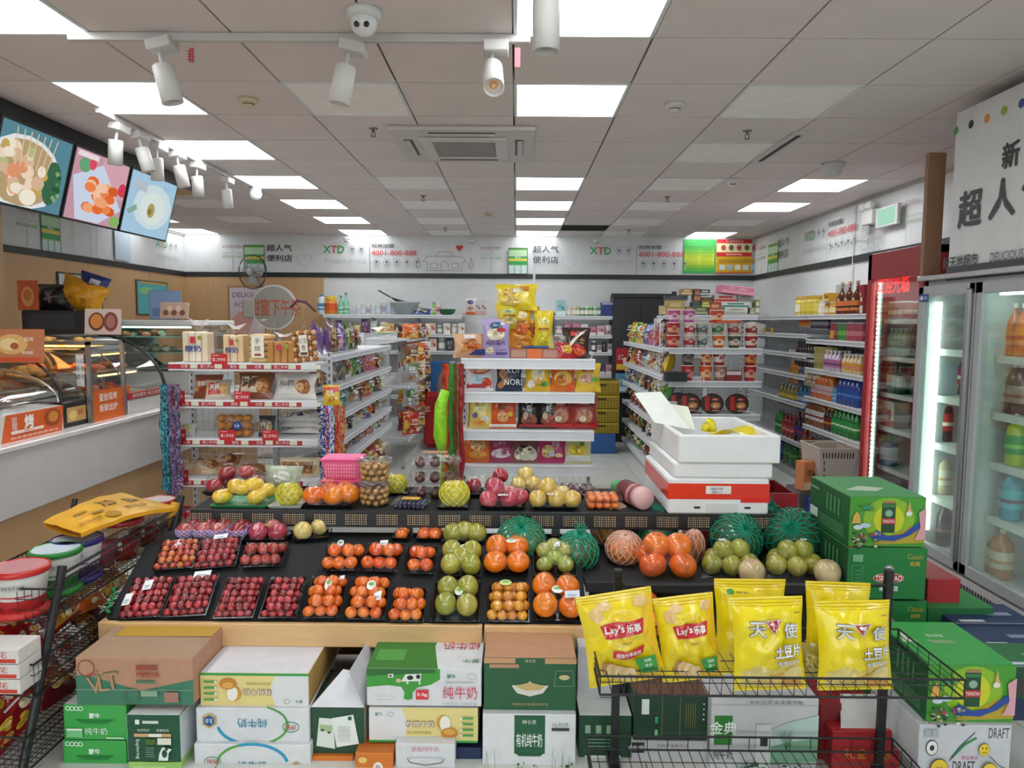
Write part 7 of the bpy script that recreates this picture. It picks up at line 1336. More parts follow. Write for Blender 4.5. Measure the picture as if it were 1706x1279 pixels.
p = P(470, 820, Y=YT+.28); place(pouch(.2, .15, .08, 'a8b098', (('r', -.06, .02, .06, .06, 'c8d8b0'), ('c', 0, .09, .05, .03, 'd8dcd0')), 3, 10, 'crinkle'), 'salad_bag', 'pale green salad bag behind the yellow netted fruit', 'bag', (p.x, YT+.28, ZT), (-.3, 0, 0))
top('orange', 503, 588, 'tray of large oranges on the upper shelf left of the clear tubs', seed=53, fruits=SPH((-.08, -.03, .055, .055), (.02, -.035, .055, .055), (.085, .0, .055, .05), (-.03, .055, .055, .052), (.045, .055, .06, .05)), labels=[(-.1, .2, .05, .02, 'e8c060', 'r')])
def pinkbox(z, h, lab):
 p = P(573, 800, Y=YT+.27); w = .19
 m = M(); Bt = [(-w*.42, -.055, 0), (w*.42, -.055, 0), (w*.42, .055, 0), (-w*.42, .055, 0)]; Tp = [(-w/2, -.07, h), (w/2, -.07, h), (w/2, .07, h), (-w/2, .07, h)]
 m.hexa(Bt, Tp, 'ee6a9c')
 lt = M()
 for i in range(12):
  for j in range(4): x, z_ = -w*.4+i*w*.068, h*.18+j*h*.18; lt.box(x, -.071, z_, x+w*.035, -.06, z_+h*.1, 'f4a8b8')
 place([pt('basket_body', m, 'semi'), pt('openings', lt, 'semi', kind='stuff'), pt('lid', M().box(-w*.54, -.08, h, w*.54, .08, h+.012, 'ee5a96', .005), 'semi')], 'pink_basket', lab, 'basket', (p.x, YT+.27, z))
pinkbox(ZT, .085, 'pink plastic basket at the bottom of the pink pair behind the oranges'); pinkbox(ZT+.099, .095, 'pink plastic basket with lid on top of another pink basket')
def tub(z, lab):
 p = P(624, 845, Y=YT+.1); r0 = .078; h = .105; q = random.Random(int(z*100)); sp = []
 for ring, (rad, zz) in enumerate([(.055, .02), (.056, .05), (.058, .078), (.025, .085), (.025, .05)]):
  n = 10 if rad > .04 else 4
  for k in range(n): t = 2*pi*k/n+ring*.3; sp.append(('longan', fruit('longan', .0165, q.choice(PK['longan'][1]), 0, k % 2), [], None, None, (rad*cos(t), rad*sin(t), zz+q.uniform(-.003, .003))))
 sp += [pt('tub', M().lathe([(r0*.9, 0), (r0*.97, h*.5), (r0, h)], 'f4f4f4', 24), 'clear', True), pt('lid', M().lathe([(r0*1.08, h), (r0*1.08, h+.008), (r0*.9, h+.012), (r0*.88, h+.006)], 'f0f0f0', 24), 'clear', True)]
 place(sp, 'longan_tub', lab, 'fruit tub', (p.x, YT+.1, z))
tub(ZT, 'clear round tub of longans, the lower of the stacked pair'); tub(ZT+.118, 'clear round tub of longans stacked on top of another')
def clam(px, Y, z, nx_, ny_, r, kind, w, l, h, lab, lbl=None, rz=0):
 p = P(px, 850, Y=Y); q = random.Random(int(px)); sp = []
 for i in range(nx_):
  for j in range(ny_): sp.append((kind, fruit(kind, r, q.choice(PK[kind][1]), 0, 0), [], None, None, ((i-(nx_-1)/2)*w*.9/nx_, (j-(ny_-1)/2)*l*.9/ny_, r*.95)))
 if h > 2.9*r:
  for i in range(nx_):
   for j in range(ny_): sp.append((kind, fruit(kind, r, q.choice(PK[kind][1]), 0, 0), [], None, None, ((i-(nx_-1)/2)*w*.86/nx_, (j-(ny_-1)/2)*l*.88/ny_, r*2.7)))
 k = .94
 sp += [pt('clear_base', M().hexa([(-w*k/2, -l*k/2, 0), (w*k/2, -l*k/2, 0), (w*k/2, l*k/2, 0), (-w*k/2, l*k/2, 0)], [(-w/2, -l/2, h*.5), (w/2, -l/2, h*.5), (w/2, l/2, h*.5), (-w/2, l/2, h*.5)], 'f4f4f4'), 'clear'), pt('clear_lid', M().hexa([(-w*.53, -l*.53, h*.5+.002), (w*.53, -l*.53, h*.5+.002), (w*.53, l*.53, h*.5+.002), (-w*.53, l*.53, h*.5+.002)], [(-w*.44, -l*.44, h), (w*.44, -l*.44, h), (w*.44, l*.44, h), (-w*.44, l*.44, h)], 'f4f4f4'), 'clear')]
 if lbl: sp.append(pt('label', M().box(-w*.25, -l*.2, h+.001, w*.25, l*.2, h+.002, lbl), 'semi'))
 place(sp, 'clamshell', lab, 'fruit pack', (p.x, Y, z), (0, 0, rz))
for k in range(3): clam(725, YT+.27, ZT+.078*k, 3, 2, .027, 'passion_fruit', .25 if k else .22, .14, .074, 'clear clamshell of dark passion fruit, %s of the stack of three' % ('bottom', 'middle', 'top')[k], 'b88a68' if k == 2 else None, .06*k)
PK['blueberry'] = (.009, ['3a3a5a', '4a4a68'], 0)
clam(685, YT+.07, ZT, 7, 4, .009, 'blueberry', .17, .12, .04, 'flat clear clamshell of blueberries with a yellow label', 'e0b030', -.1)
clam(1003, YT+.09, ZT, 4, 3, .0195, 'kumquat', .17, .13, .095, 'clear clamshell of orange kumquats beside the lying bottle')
top('pink_apple', 800, 876, 'tray of pink and red apples with white label on the upper shelf', seed=56, fruits=SPH((-.07, -.04, .045, .047), (.03, -.04, .045, .047), (.08, -.01, .05, .045), (-.05, .04, .05, .046), (.04, .05, .05, .046), (-.04, 0, .095, .04)), labels=[(.0, -.44, .05, .03, WH, 'r')])
top('apple', 772, 835, 'pack of dark red apples behind the pink apples on the upper shelf', Y=YT+.24, seed=57, l=.15, fruits=SPH((-.05, 0, .05, .05), (.05, 0, .06, .05), (.09, .02, .1, .045)))
top('yellow_pear', 886, 963, 'tray of yellow pears on the upper shelf left of the kumquats', seed=58, fruits=SPH((-.08, -.03, .045, .045), (.01, -.03, .045, .045), (.085, -.03, .045, .043), (-.04, .045, .05, .045), (.04, .045, .05, .045), (-.03, 0, .1, .04)), labels=[(-.1, -.45, .03, .03, WH, 'r')])
top('yellow_pear', 850, 915, 'pack of yellow pears with a red dot behind the front pears', Y=YT+.24, seed=59, l=.15, fruits=SPH((-.06, 0, .05, .045), (.02, 0, .055, .045), (.09, 0, .05, .045), (-.02, .03, .1, .042)))
top('plum', 925, 1000, 'bag of dark purple grapes behind the kumquats', Y=YT+.24, seed=60, l=.16, layers=2)
p = P(1060, 815, Y=YT+.2); m = M(); T_ = Matrix.Rotation(-pi/2, 4, 'X'); r_ = .055
def lying(pr, c, mt, nm, n=20): q = M(); q.T = Matrix.Rotation(-pi/2, 4, 'X'); q.lathe(pr, c, n); return pt(nm, q, mt, True)
place([lying([(r_*.85, 0), (r_, .012), (r_, .05)], 'dfb4b4', 'semi', 'bottle_base'), lying([(r_*1.005, .05, '8a4248'), (r_*1.005, .08, 'c8949a'), (r_*1.005, .1, '743038'), (r_*1.005, .2, '743038')], '743038', 'semi', 'wrap_label'), lying([(r_, .2), (r_*.6, .235), (r_*.5, .25)], 'e4c0c0', 'semi', 'shoulder'), lying([(r_*.62, .25), (r_*.62, .29), (r_*.5, .295)], '4aa85a', 'semi', 'cap')], 'drink_bottle', 'pink and maroon plastic bottle with green cap lying on the upper shelf', 'bottle', (P(1075, 830, Y=YT+.03).x, YT+.03, ZT+r_), (0, 0, .35))
def foambox(px0, px1, py0, py1, Y, D, name, lab, parts=(), opened=False, wt=.03, z0=None, rz=0):
 a, b = P(px0, py1, Y=Y), P(px1, py0, Y=Y); w, h = b.x-a.x, b.z-a.z; z = z0 if z0 is not None else a.z; c = 'e6e7e8'
 m = M()
 if opened:
  m.box(-w/2, 0, 0, w/2, wt, h, c, .006).box(-w/2, D-wt, 0, w/2, D, h, c, .006).box(-w/2, wt-.006, 0, -w/2+wt, D-wt+.006, h, c, .006).box(w/2-wt, wt-.006, 0, w/2, D-wt+.006, h, c, .006).box(-w/2+wt, wt, 0, w/2-wt, D-wt, .03, c)
 else: m.box(-w/2, 0, 0, w/2, D, h, c, .008)
 return place([pt('foam_body', m, 'matte')]+[q(w, h) for q in parts], name, lab, 'box', ((a.x+b.x)/2, Y, z), rz), h, w
def tape(w, h): return pt('red_tape', M().box(-w/2-.001, -.001, h*.42, w/2+.001, .6, h*.86, 'e23a2a').box(w*.22, -.003, h*.34, w/2+.002, -.001, h*.5, 'e02a20'), 'gloss')
def tag_(w, h): return pt('paper_label', paint([('r', -w*.13, h*.58, w*.12, h*.8, 'e4e0e0'), ('t', '海鲜冰鲜', -.01, h*.72, .014, '3a3a3a'), ('t', '保鲜 0-4', -.01, h*.63, .012, '3a3a3a')], flat((0, -.004, 0), (1, 0, 0), (0, 0, 1), (0, -1, 0))), 'print')
def feet(w, h): return pt('foot_slots', M().box(-w*.24, -.002, h*.16, -w*.18, .002, h*.22, '3a3a38').box(w*.26, -.002, h*.16, w*.32, .002, h*.22, '3a3a38').box(-w*.12, -.001, h*.05, w*.2, .002, h*.3, 'd8d8d8'), 'matte')
Yf_ = YS0-.01
o, h1, w1_ = foambox(1112, 1282, 808, 866, Yf_, .6, 'foam_box', 'white foam box wrapped with red tape at the bottom of the foam stack', (tape, tag_, feet), z0=ZS+.002)
o, h2, _w = foambox(1122, 1288, 782, 806, Yf_, .62, 'foam_box', 'white foam box in the middle of the foam stack', (), z0=ZS+.003+h1)
o, h3, _w = foambox(1130, 1301, 742, 787, Yf_-.01, .68, 'foam_box', 'open white foam box with yellow things inside on top of the stack', (), True, z0=ZS+.004+h1+h2)
zc = ZS+.004+h1+h2+.032; q = P(1200, 720, Y=3.6)
place([pt('wrap', M().surf(lambda u, v: Vector(((u-.5)*.24, (v-.5)*.2, h3*.55+.03*sin(u*5)*cos(v*4))), 8, 8, 'ead81a').surf(lambda u, v: Vector(((u-.5)*.24, (v-.5)*.2, .0)), 1, 1, 'ead81a').tube([(-.1+.02*cos(t), .03, h3*.55+.05*sin(t)) for t in [k*pi/8 for k in range(9)]], .02, 'ead81a', 8), 'foil', True, kind='stuff')], 'yellow_wrap', 'bright yellow plastic wrap inside the open foam box', 'wrap', (q.x+.05, 3.6, zc))
place([pt('paper', M().add([(0, 0, 0), (.16, -.1, -.02), (.07, .2, .14), (-.07, .24, .13)], [(0, 1, 2, 3)], 'dfe4dc').add([(.05, .05, 0), (.2, -.05, -.03), (.2, .12, .07), (.08, .2, .08)], [(0, 1, 2, 3)], 'e4e8d8'), 'semi')], 'paper_sheet', 'pale paper sheets leaning over the back left corner of the open foam box', 'paper', (P(1120, 720, Y=3.55).x-.06, 3.7, zc+h3*.8))
foambox(1318, 1366, 872, 965, 3.55, .3, 'foam_box', 'small open white foam box behind the green pears', (), True, .02)
def rcrate(px0, px1, py0, py1, Y, lab):
 a, b = P(px0, py1, Y=Y), P(px1, py0, Y=Y); place(crate(b.x-a.x, .35, b.z, 'a81f2c', '4a0c14'), 'red_crate', lab, 'crate', ((a.x+b.x)/2, Y+.18, 0))
rcrate(1272, 1328, 822, 905, 4.0, 'tall dark red plastic crate right of the foam boxes')
rcrate(1160, 1268, 885, 940, 3.9, 'dark red plastic crate under the upper shelf behind the teal nets')
# ================================================================ FOREGROUND: CARTONS UNDER THE STAND
def carton(px0, py0, px1, py1, Y, D, c, lab, art=None, topc=None, topart=None, side=None, name='carton', rz=0, sidec=None, mt='card', extra=()):
 a, b = P(px0, (py0+py1)/2, Y=Y), P(px1, (py0+py1)/2, Y=Y); z0, z1 = P((px0+px1)/2, py1, Y=Y).z, P((px0+px1)/2, py0, Y=Y).z
 w, h = b.x-a.x, z1-z0
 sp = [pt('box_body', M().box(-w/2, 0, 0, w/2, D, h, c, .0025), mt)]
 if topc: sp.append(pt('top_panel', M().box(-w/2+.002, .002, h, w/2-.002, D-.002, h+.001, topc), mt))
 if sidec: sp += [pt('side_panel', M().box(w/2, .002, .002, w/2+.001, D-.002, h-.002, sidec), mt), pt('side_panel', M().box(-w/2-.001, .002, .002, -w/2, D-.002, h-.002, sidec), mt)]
 if art: sp.append(pt('printed_face', paint(art(w, h), flat((-w/2, 0, 0), (1, 0, 0), (0, 0, 1), (0, -1, 0)), h0=.0008), 'print'))
 if topart: sp.append(pt('printed_top', paint(topart(w, D), flat((-w/2, 0, h+.001), (1, 0, 0), (0, 1, 0), (0, 0, 1)), h0=.0008), 'print'))
 if side: sp.append(pt('printed_side', paint(side(D, h), flat((-w/2-.0015, D, 0), (0, -1, 0), (0, 0, 1), (-1, 0, 0)), h0=.0008), 'print'))
 return place(sp+list(extra), name, lab, 'box', ((a.x+b.x)/2, Y, z0), rz), w, h
G2, G3, CR = '2f9c46', '1f5438', 'e8d890'
WB = 'dcdde0'
def vlt(w, h):
 s = [('p', [(0, 0), (w, 0), (w, h*.55), (w*.55, h*.3), (w*.1, h*.62), (0, h*.62)], '3f7a60'), ('o', w*.09, h*.78, .032, .032, '8a4a38', .004), ('t', 'BEST', w*.15, h*.66, h*.09, 'a84a38', dict(a=.35))]
 for i, t in enumerate('VLT'): s += [('t', t, w*(.16+.075*i), h*(.42+.05*i), h*.36, '5a7a4a', dict(a=.15, b=.04)), ('t', t, w*(.16+.075*i), h*(.42+.05*i), h*.34, 'b88a68', dict(a=.15, b=.01))]
 return s+[('r', w*.52, h*.76, w*.7, h*.86, '9a4a38'), ('t', '柠檬茶饮料', w*.62, h*.66, h*.12, 'a84438', dict(w=w*.2, b=.02)), ('r', w*.52, h*.48, w*.68, h*.54, '4a7a58'), ('o', w*.48, h*.2, .03, .03, '4a6a4a', .004), ('r', w*.56, h*.2, w*.7, h*.32, '8aa890'), ('r', w*.76, h*.08, w*.88, h*.3, 'a87a68'), ('r', 0, h*.34, w, h*.347, 'b8c8bc')]
def vtop(w, d): return [('r', w*(.1+.22*i), d*.3, w*(.1+.22*i)+.1, d*.9, 'c09830') for i in range(4)]+[('r', w*(.12+.22*i), d*.45, w*(.12+.22*i)+.07, d*.7, 'a8a49c') for i in range(4)]
Yc_ = 2.62
carton(127, 1096, 322, 1173, 2.55, .6, 'b88a70', 'brown and green cardboard case of lemon tea wrapped in film, upper left of the cartons', vlt, 'a8886c', vtop, rz=.0)
def milkgreen(w, h):
 s = [('r', 0, 0, w, h, '3fa84e')]
 for k in range(4): s.append(('o', w*(.07+.07*k), h*.9, .009, .009, 'e8f4e8', .003))
 return s+[('t', '蒙牛', w*.5, h*.7, h*.15, 'f0f8f0', dict(b=.03)), ('p', [(w*.2, h*.58), (w*.8, h*.58), (w*.7, h*.46), (w*.3, h*.46)], '23883a'), ('l', [(w*.2, h*.58), (w*.5, h*.52), (w*.8, h*.58)], .003, '1a6a30'), ('t', '纯牛奶', w*.52, h*.26, h*.2, 'e8f4ec'), ('r', w*.05, h*.08, w*.3, h*.28, '7ac88a'), ('r', w*.05, h*.28, w*.3, h*.33, 'f0f8f0'), ('r', w*.68, h*.05, w*.96, h*.09, 'c8e8c8')]
carton(107, 1174, 211, 1231, 2.55, .3, '3fa84e', 'bright green milk carton with a slot handle, upper of the left pair', milkgreen, 'a8b0a8')
carton(107, 1233, 211, 1292, 2.55, .3, '3fa84e', 'bright green milk carton with a slot handle, lower of the left pair', milkgreen)
def exploring(w, h):
 return [('r', w*.16, h*.8, w*.24, h*.9, 'e0e8e0'), ('r', w*.3, h*.82, w*.6, h*.88, 'd0dcd0'), ('t', '自然乳好', w*.32, h*.68, h*.06, 'd8e4d8'), ('t', '探索牧场', w*.68, h*.68, h*.06, 'd8e4d8'), ('r', w*.14, h*.54, w*.84, h*.61, 'd8a878'), ('r', w*.42, h*.54, w*.66, h*.61, 'f0ece4'), ('t', 'Exploring', w*.2, h*.28, h*.09, 'f0f4f0', dict(a=-pi/2, w=h*.42)), ('r', w*.58, h*.38, w*.84, h*.52, 'e8e4d4'), ('r', w*.36, h*.38, w*.55, h*.5, '4a6a28')]+[('r', w*.36, h*(.12+.05*i), w*.52, h*(.13+.05*i), '9ab8a0') for i in range(5)]+[('p', [(w*.6, h*.05), (w*.78, h*.05), (w*.8, h*.22), (w*.86, h*.3), (w*.68, h*.34), (w*.62, h*.2)], 'eaf0ec'), ('c', w*.72, h*.2, .01, .015, '1f5438'), ('c', w*.76, h*.3, .006, .005, '1f5438')]
carton(212, 1191, 300, 1268, 2.52, .36, '1a5238', 'dark green milk carton with white cow drawing and vertical lettering', exploring, 'd8dcdc', None, sidec='c8d0d4')
carton(214, 1270, 302, 1300, 2.52, .36, '9ccb6a', 'light green carton under the dark green cow carton', lambda w, h: [('r', w*.1, h*.3, w*.7, h*.8, 'b4dc88')], '8cc05a')
def walnut(flip):
 def f(w, h):
  X = (lambda x: w-x) if flip else (lambda x: x); Yq = (lambda y: h-y) if flip else (lambda y: y); a = pi if flip else 0
  s = [('p', [(0, 0), (w, 0), (w, h), (0, h)], 'e6d48c'), ('p', [(X(0), 0), (X(w*.3), 0), (X(w*.36), h*.5), (X(w*.3), h), (X(0), h)], 'dfdfe0'), ('r', 0, h*(.93 if flip else 0), w, h*(1 if flip else .06), G2)]
  s += [('t', '蒙牛', X(w*.09), Yq(h*.82), h*.1, '2f8a5a', dict(a=a)), ('o', X(w*.2), Yq(h*.82), .012, .01, '9a9ca0', .002), ('t', '核桃牛奶', X(w*.47), Yq(h*.55), h*.19, '8a5a38', dict(a=a, b=.05, w=w*.26)), ('t', '核桃牛奶', X(w*.47), Yq(h*.55), h*.17, 'f4ecd8', dict(a=a, b=.01, w=w*.25)), ('t', '香浓营养好搭档', X(w*.46), Yq(h*.3), h*.08, 'a88a5a', dict(a=a, w=w*.22))]
  s += [('c', X(w*.68), Yq(h*.6), .024, .028, 'd89a3a'), ('c', X(w*.7), Yq(h*.58), .02, .03, 'f0ece0'), ('c', X(w*.74), Yq(h*.3), .032, .022, 'c8842c'), ('c', X(w*.74), Yq(h*.34), .022, .012, 'e0a850')]
  for k in range(4): s += [('r', min(X(w*.85), X(w*.96)), Yq(h*(.24+.17*k))-.004, max(X(w*.85), X(w*.96)), Yq(h*(.24+.17*k))+.004, '4aa04a'), ('c', X(w*.85), Yq(h*(.24+.17*k)), .005, .005, 'e8e0d8')]
  return s
 return f
carton(334, 1121, 514, 1177, 2.6, .62, 'e6dcae', 'white and yellow walnut milk carton printed upside down, top of the second stack', walnut(True), 'd6d6dc', sidec='b8985a')
def yili(flip):
 def f(w, h):
  F = (lambda x, y: (w-x, h-y)) if flip else (lambda x, y: (x, y)); a = pi if flip else 0
  B = [F(w*.5+.115*cos(t)*1.15, h*.45+.08*sin(t)) for t in [pi*.05+k*pi/14 for k in range(15)]]
  s = [('l', B[:9], .012, '2f9cc0' ), ('l', B[8:], .009, '5aa83c'), ('l', [F(w*.5+.13*cos(t), h*.42+.07*sin(t)) for t in [pi+k*pi/14 for k in range(6)]], .007, '4a9a3c')]
  c1, c2, c3 = F(w*.5, h*.42), F(w*.16, h*.52), F(w*.88, h*.35)
  s += [('t', '纯牛奶', c1[0], c1[1], h*.26, '3a8aa8', dict(a=a, w=w*.26, b=.01)), ('o', c2[0], c2[1], .032, .021, '2f9a7a', .003), ('t', '伊利', c2[0], c2[1], h*.15, 'c83a44', dict(a=a)), ('p', [(c3[0]+.03*cos(t), c3[1]+.03*sin(t)) for t in [pi/6+k*pi/3 for k in range(6)]], 'c8a458'), ('p', [(c3[0]+.022*cos(t), c3[1]+.022*sin(t)) for t in [pi/6+k*pi/3 for k in range(6)]], '1f5a98'), ('t', '3.0', c3[0], c3[1], h*.12, 'e8f0f8', dict(a=a, b=.02))]
  return s
 return f
carton(327, 1180, 515, 1237, 2.58, .4, WB, 'white carton of pure milk with blue lettering upside down', yili(True), 'cfd0d2')
carton(324, 1240, 517, 1300, 2.56, .4, WB, 'white carton of pure milk with blue upright lettering, bottom of its stack', yili(False), 'cfd0d2')
def leaf(w, h): return [('r', 0, 0, w, h, '1f4a34'), ('p', [(w*.1, h*.18), (w*.45, h*.12), (w*.42, h*.76), (w*.16, h*.78)], 'dfe4dc'), ('p', [(w*.17, h*.5), (w*.4, h*.47), (w*.4, h*.62), (w*.16, h*.64)], 'a8c090'), ('c', w*.22, h*.52, .006, .005, '2a3a2a'), ('c', w*.34, h*.47, .006, .004, '2a3a2a'), ('p', [(w*.48, h*.16), (w*.9, h*.24), (w*.8, h*.86), (w*.4, h*.78)], 'e8ece8'), ('r', w*.7, h*.74, w*.77, h*.82, '2a5a3a')]+[('r', w*.5, h*(.3+.05*i), w*.74, h*(.31+.05*i), 'a8b0a8') for i in range(7)]
o, w_, h_ = carton(518, 1178, 607, 1256, 2.6, .3, '1f4a34', 'dark green carton showing two leaflets, its white flaps open', leaf, None, None, sidec='b8b4ae')
fm = M()
fm.add([(-w_/2, 0, h_), (w_/2, 0, h_), (w_*.25, .1, h_+.09), (-w_*.0, .1, h_+.1)], [(0, 1, 2, 3)], 'd8d8dc')
part('open_flap', fm.mesh('open_flap', 'card'), o)
fm = M().add([(w_/2, 0, h_), (w_/2, .3, h_), (w_*.36, .28, h_+.16), (w_*.2, .02, h_+.13)], [(0, 1, 2, 3)], 'c8c8cc').add([(-w_/2, 0, h_), (-w_/2, .3, h_), (-w_*.2, .3, h_+.14)], [(0, 1, 2)], 'c8b898')
part('open_flap', fm.mesh('open_flap', 'card'), o); part('wrapped_goods', M().box(-w_*.4, .1, h_-.04, w_*.4, .28, h_+.02, '4a4440', .01).mesh('wrapped_goods', 'foil'), o)
def orangec(w, h): return [('p', [(w*.3, 0), (w*.9, 0), (w*.95, h*.8)], 'f0e8e0'), ('c', w*.25, h*.55, .014, .012, 'f0e0c8'), ('r', w*.5, h*.1, w*.7, h*.4, 'c8402a')]
carton(520, 1260, 588, 1300, 2.58, .25, 'd87a2c', 'orange carton under the dark green leaflet carton', orangec, 'c86e24')
carton(592, 1254, 655, 1300, 2.54, .2, 'd87a2c', 'orange carton with an oval emblem between the green and white cartons', lambda w, h: [('c', w*.6, h*.4, .02, .03, 'f0ece4'), ('t', '每', w*.6, h*.5, .018, 'c83a3a'), ('c', w*.2, h*.75, .016, .012, 'e8c870')], 'c06a28')
def mengniu(w, h):
 pts = [(0, h), (w*.64, h), (w*.64, h*.72), (w*.56, h*.58), (w*.44, h*.5), (w*.4, h*.36), (w*.4, h*.2), (w*.36, h*.16), (w*.32, h*.2), (w*.33, h*.36), (w*.3, h*.52), (w*.18, h*.56), (0, h*.5)]
 return [('p', pts, '3f9a3a'), ('p', [(0, h), (w*.6, h), (w*.6, h*.9), (0, h*.8)], '2a6a2c'), ('p', [(w*.3, h*.66), (w*.47, h*.68), (w*.48, h*.88), (w*.34, h*.86)], 'e4e8e4'), ('c', w*.38, h*.77, .012, .009, '2a2c2a'), ('c', w*.45, h*.8, .008, .009, '2a2c2a'), ('r', w*.35, h*.6, w*.365, h*.68, 'e4e8e4'), ('r', w*.455, h*.6, w*.47, h*.68, 'e4e8e4'), ('c', w*.28, h*.7, .01, .008, 'd8b890'), ('r', w*.19, h*.78, w*.235, h*.88, 'e4e8e4'), ('c', w*.21, h*.83, .005, .004, '2a2c2a'),
   ('r', w*.43, h*.2, w*.54, h*.46, 'd83a44'), ('t', '3.0g', w*.485, h*.33, h*.1, 'f8f0f0', dict(w=w*.09, b=.03)), ('t', '蒙牛', w*.74, h*.83, h*.11, '2a7a58', dict(b=.02)), ('o', w*.92, h*.83, .018, .012, 'b8bac0', .002), ('r', w*.69, h*.66, w*.93, h*.68, '9aa0a8'), ('t', '纯牛奶', w*.815, h*.4, h*.34, 'd0405a', dict(w=w*.3, b=.0)), ('t', '优质蛋白 全家共享', w*.81, h*.1, h*.09, 'a8acb4', dict(w=w*.3)), ('r', w*.06, h*.3, w*.25, h*.31, 'b8bcc4'), ('r', w*.06, h*.2, w*.25, h*.21, 'b8bcc4')]
def mtop(w, d): return [('p', [(0, 0), (w*.62, 0), (w*.55, d*.3), (w*.62, d*.7), (0, d*.7)], '2f7a30'), ('r', w*.05, d*.1, w*.3, d*.25, '4a9a4a'), ('t', '纯牛奶', w*.8, d*.32, d*.14, 'c04a5a', dict(a=pi, w=w*.34)), ('t', '蒙牛', w*.9, d*.1, d*.05, '2a7a58', dict(a=pi))]
carton(611, 1114, 802, 1176, 2.6, .62, WB, 'white and green pure milk carton with grazing cows and red lettering', mengniu, 'd4d6d8', mtop)
carton(615, 1179, 796, 1236, 2.6, .4, 'e6dcae', 'yellow walnut milk carton printed upright under the grazing cows carton', walnut(False), 'd0d0d4')
carton(659, 1239, 758, 1300, 2.55, .3, 'd8dadd', 'white skimmed milk carton with pink lettering and a dark handle slot', lambda w, h: [('t', '脱脂纯牛奶', w*.5, h*.86, h*.14, 'd0708a', dict(w=w*.46)), ('l', [(w*.2, h*.6), (w*.24, h*.5), (w*.5, h*.42), (w*.78, h*.5), (w*.82, h*.6)], .003, '4a4c50'), ('l', [(w*.2, h*.62), (w*.5, h*.64), (w*.82, h*.62)], .002, 'a8acb0')], 'd0d2d4')
carton(760, 1246, 802, 1300, 2.6, .3, '1c2c52', 'navy blue carton beside the skimmed milk', lambda w, h: [('o', w*.6, h*.5, .014, .01, '8a9ab8', .003), ('t', '奶', w*.6, h*.25, .02, '8a9ab8')], '182444')
def special(w, h): return [('r', 0, h*.9, w*.34, h, 'c89a70'), ('r', w*.66, h*.9, w, h, 'c89a70'), ('t', '特仑苏', w*.5, h*.95, h*.06, 'd8c8a0'), ('r', w*.06, h*.82, w*.38, h*.89, 'b88a68'), ('p', [(w*.3, h*.5), (w*.36, h*.36), (w*.5, h*.3), (w*.64, h*.36), (w*.7, h*.5), (w*.55, h*.52), (w*.5, h*.58), (w*.45, h*.52)], 'd8d4cc'), ('p', [(w*.33, h*.49), (w*.45, h*.41), (w*.6, h*.42), (w*.67, h*.49), (w*.5, h*.56)], 'c8b070'), ('l', [(w*.76, h*.5), (w*.97, h*.5), (w*.96, h*.78), (w*.78, h*.78), (w*.76, h*.5)], .002, '7a9a70'), ('c', w*.87, h*.66, .02, .01, 'c8b888'), ('t', '不是所有牛奶都叫特仑苏', w*.5, h*.16, h*.05, 'b8a870', dict(w=w*.4))]
carton(806, 1096, 960, 1186, 2.6, .62, '265c3a', 'dark green milk carton with a bowl picture and tan band', special, 'b88a68')
def organic(w, h):
 s = [('r', w*.34, h*.35, w*.67, h*.99, '1f5a3a'), ('p', [(w*.36, h*.35), (w*.65, h*.35), (w*.62, h*.31), (w*.39, h*.31)], '1f5a3a'), ('t', '特仑苏', w*.5, h*.88, h*.07, 'e8f0e8'), ('t', '有机纯牛奶', w*.5, h*.58, h*.22, 'eef4ee', dict(w=w*.28, b=.01)), ('t', '3.8g 蛋白质', w*.83, h*.84, h*.07, '7a9a88', dict(w=w*.18)), ('r', w*.74, h*.74, w*.93, h*.79, '3a3c40')]
 r = random.Random(4)
 for i in range(34):
  x, y = r.choice([r.uniform(.0, .25), r.uniform(.76, .98), r.uniform(.36, .66)]), r.uniform(0, .25)
  s.append(('c', w*x, h*y, r.uniform(.003, .009), r.uniform(.003, .01), r.choice(['1f5a3a', '3a7a58', '5a8a70'])))
 for i in range(8): x = r.choice([r.uniform(.02, .3), r.uniform(.7, .96)]); s.append(('l', [(w*x, 0), (w*(x+r.uniform(-.03, .03)), h*r.uniform(.3, .5))], .0016, '5a8a70'))
 return s
carton(804, 1190, 959, 1290, 2.57, .36, 'dddfe1', 'white organic milk carton with a dark green title panel and flower drawings', organic, 'cdcfd0')
def icons(w, h): return [('r', w*.12, h*.7, w*.22, h*.84, '9ab8a0'), ('r', w*.32, h*.7, w*.42, h*.84, '9ab8a0'), ('r', w*.52, h*.7, w*.62, h*.84, '9ab8a0')]+[('r', w*.12, h*(.42+.06*i), w*.6, h*(.44+.06*i), '7a9a84') for i in range(4)]+[('r', w*.12, h*.06, w*.8, h*.34, 'dde4dd')]+[('r', w*(.16+.06*i), h*.1, w*(.18+.06*i), h*.3, '3a3c3a') for i in range(9)]
carton(964, 1192, 1052, 1290, 2.62, .3, '1d4a30', 'dark green carton end with a barcode beside the white organic carton', icons, 'c8ccc8')
carton(962, 1076, 1030, 1190, 2.75, .3, 'c6c4c8', 'plain pale carton with a black tag between the stand and chip rack', lambda w, h: [('r', w*.55, h*.16, w*.95, h*.26, '2a2a28')], 'c0bec2')
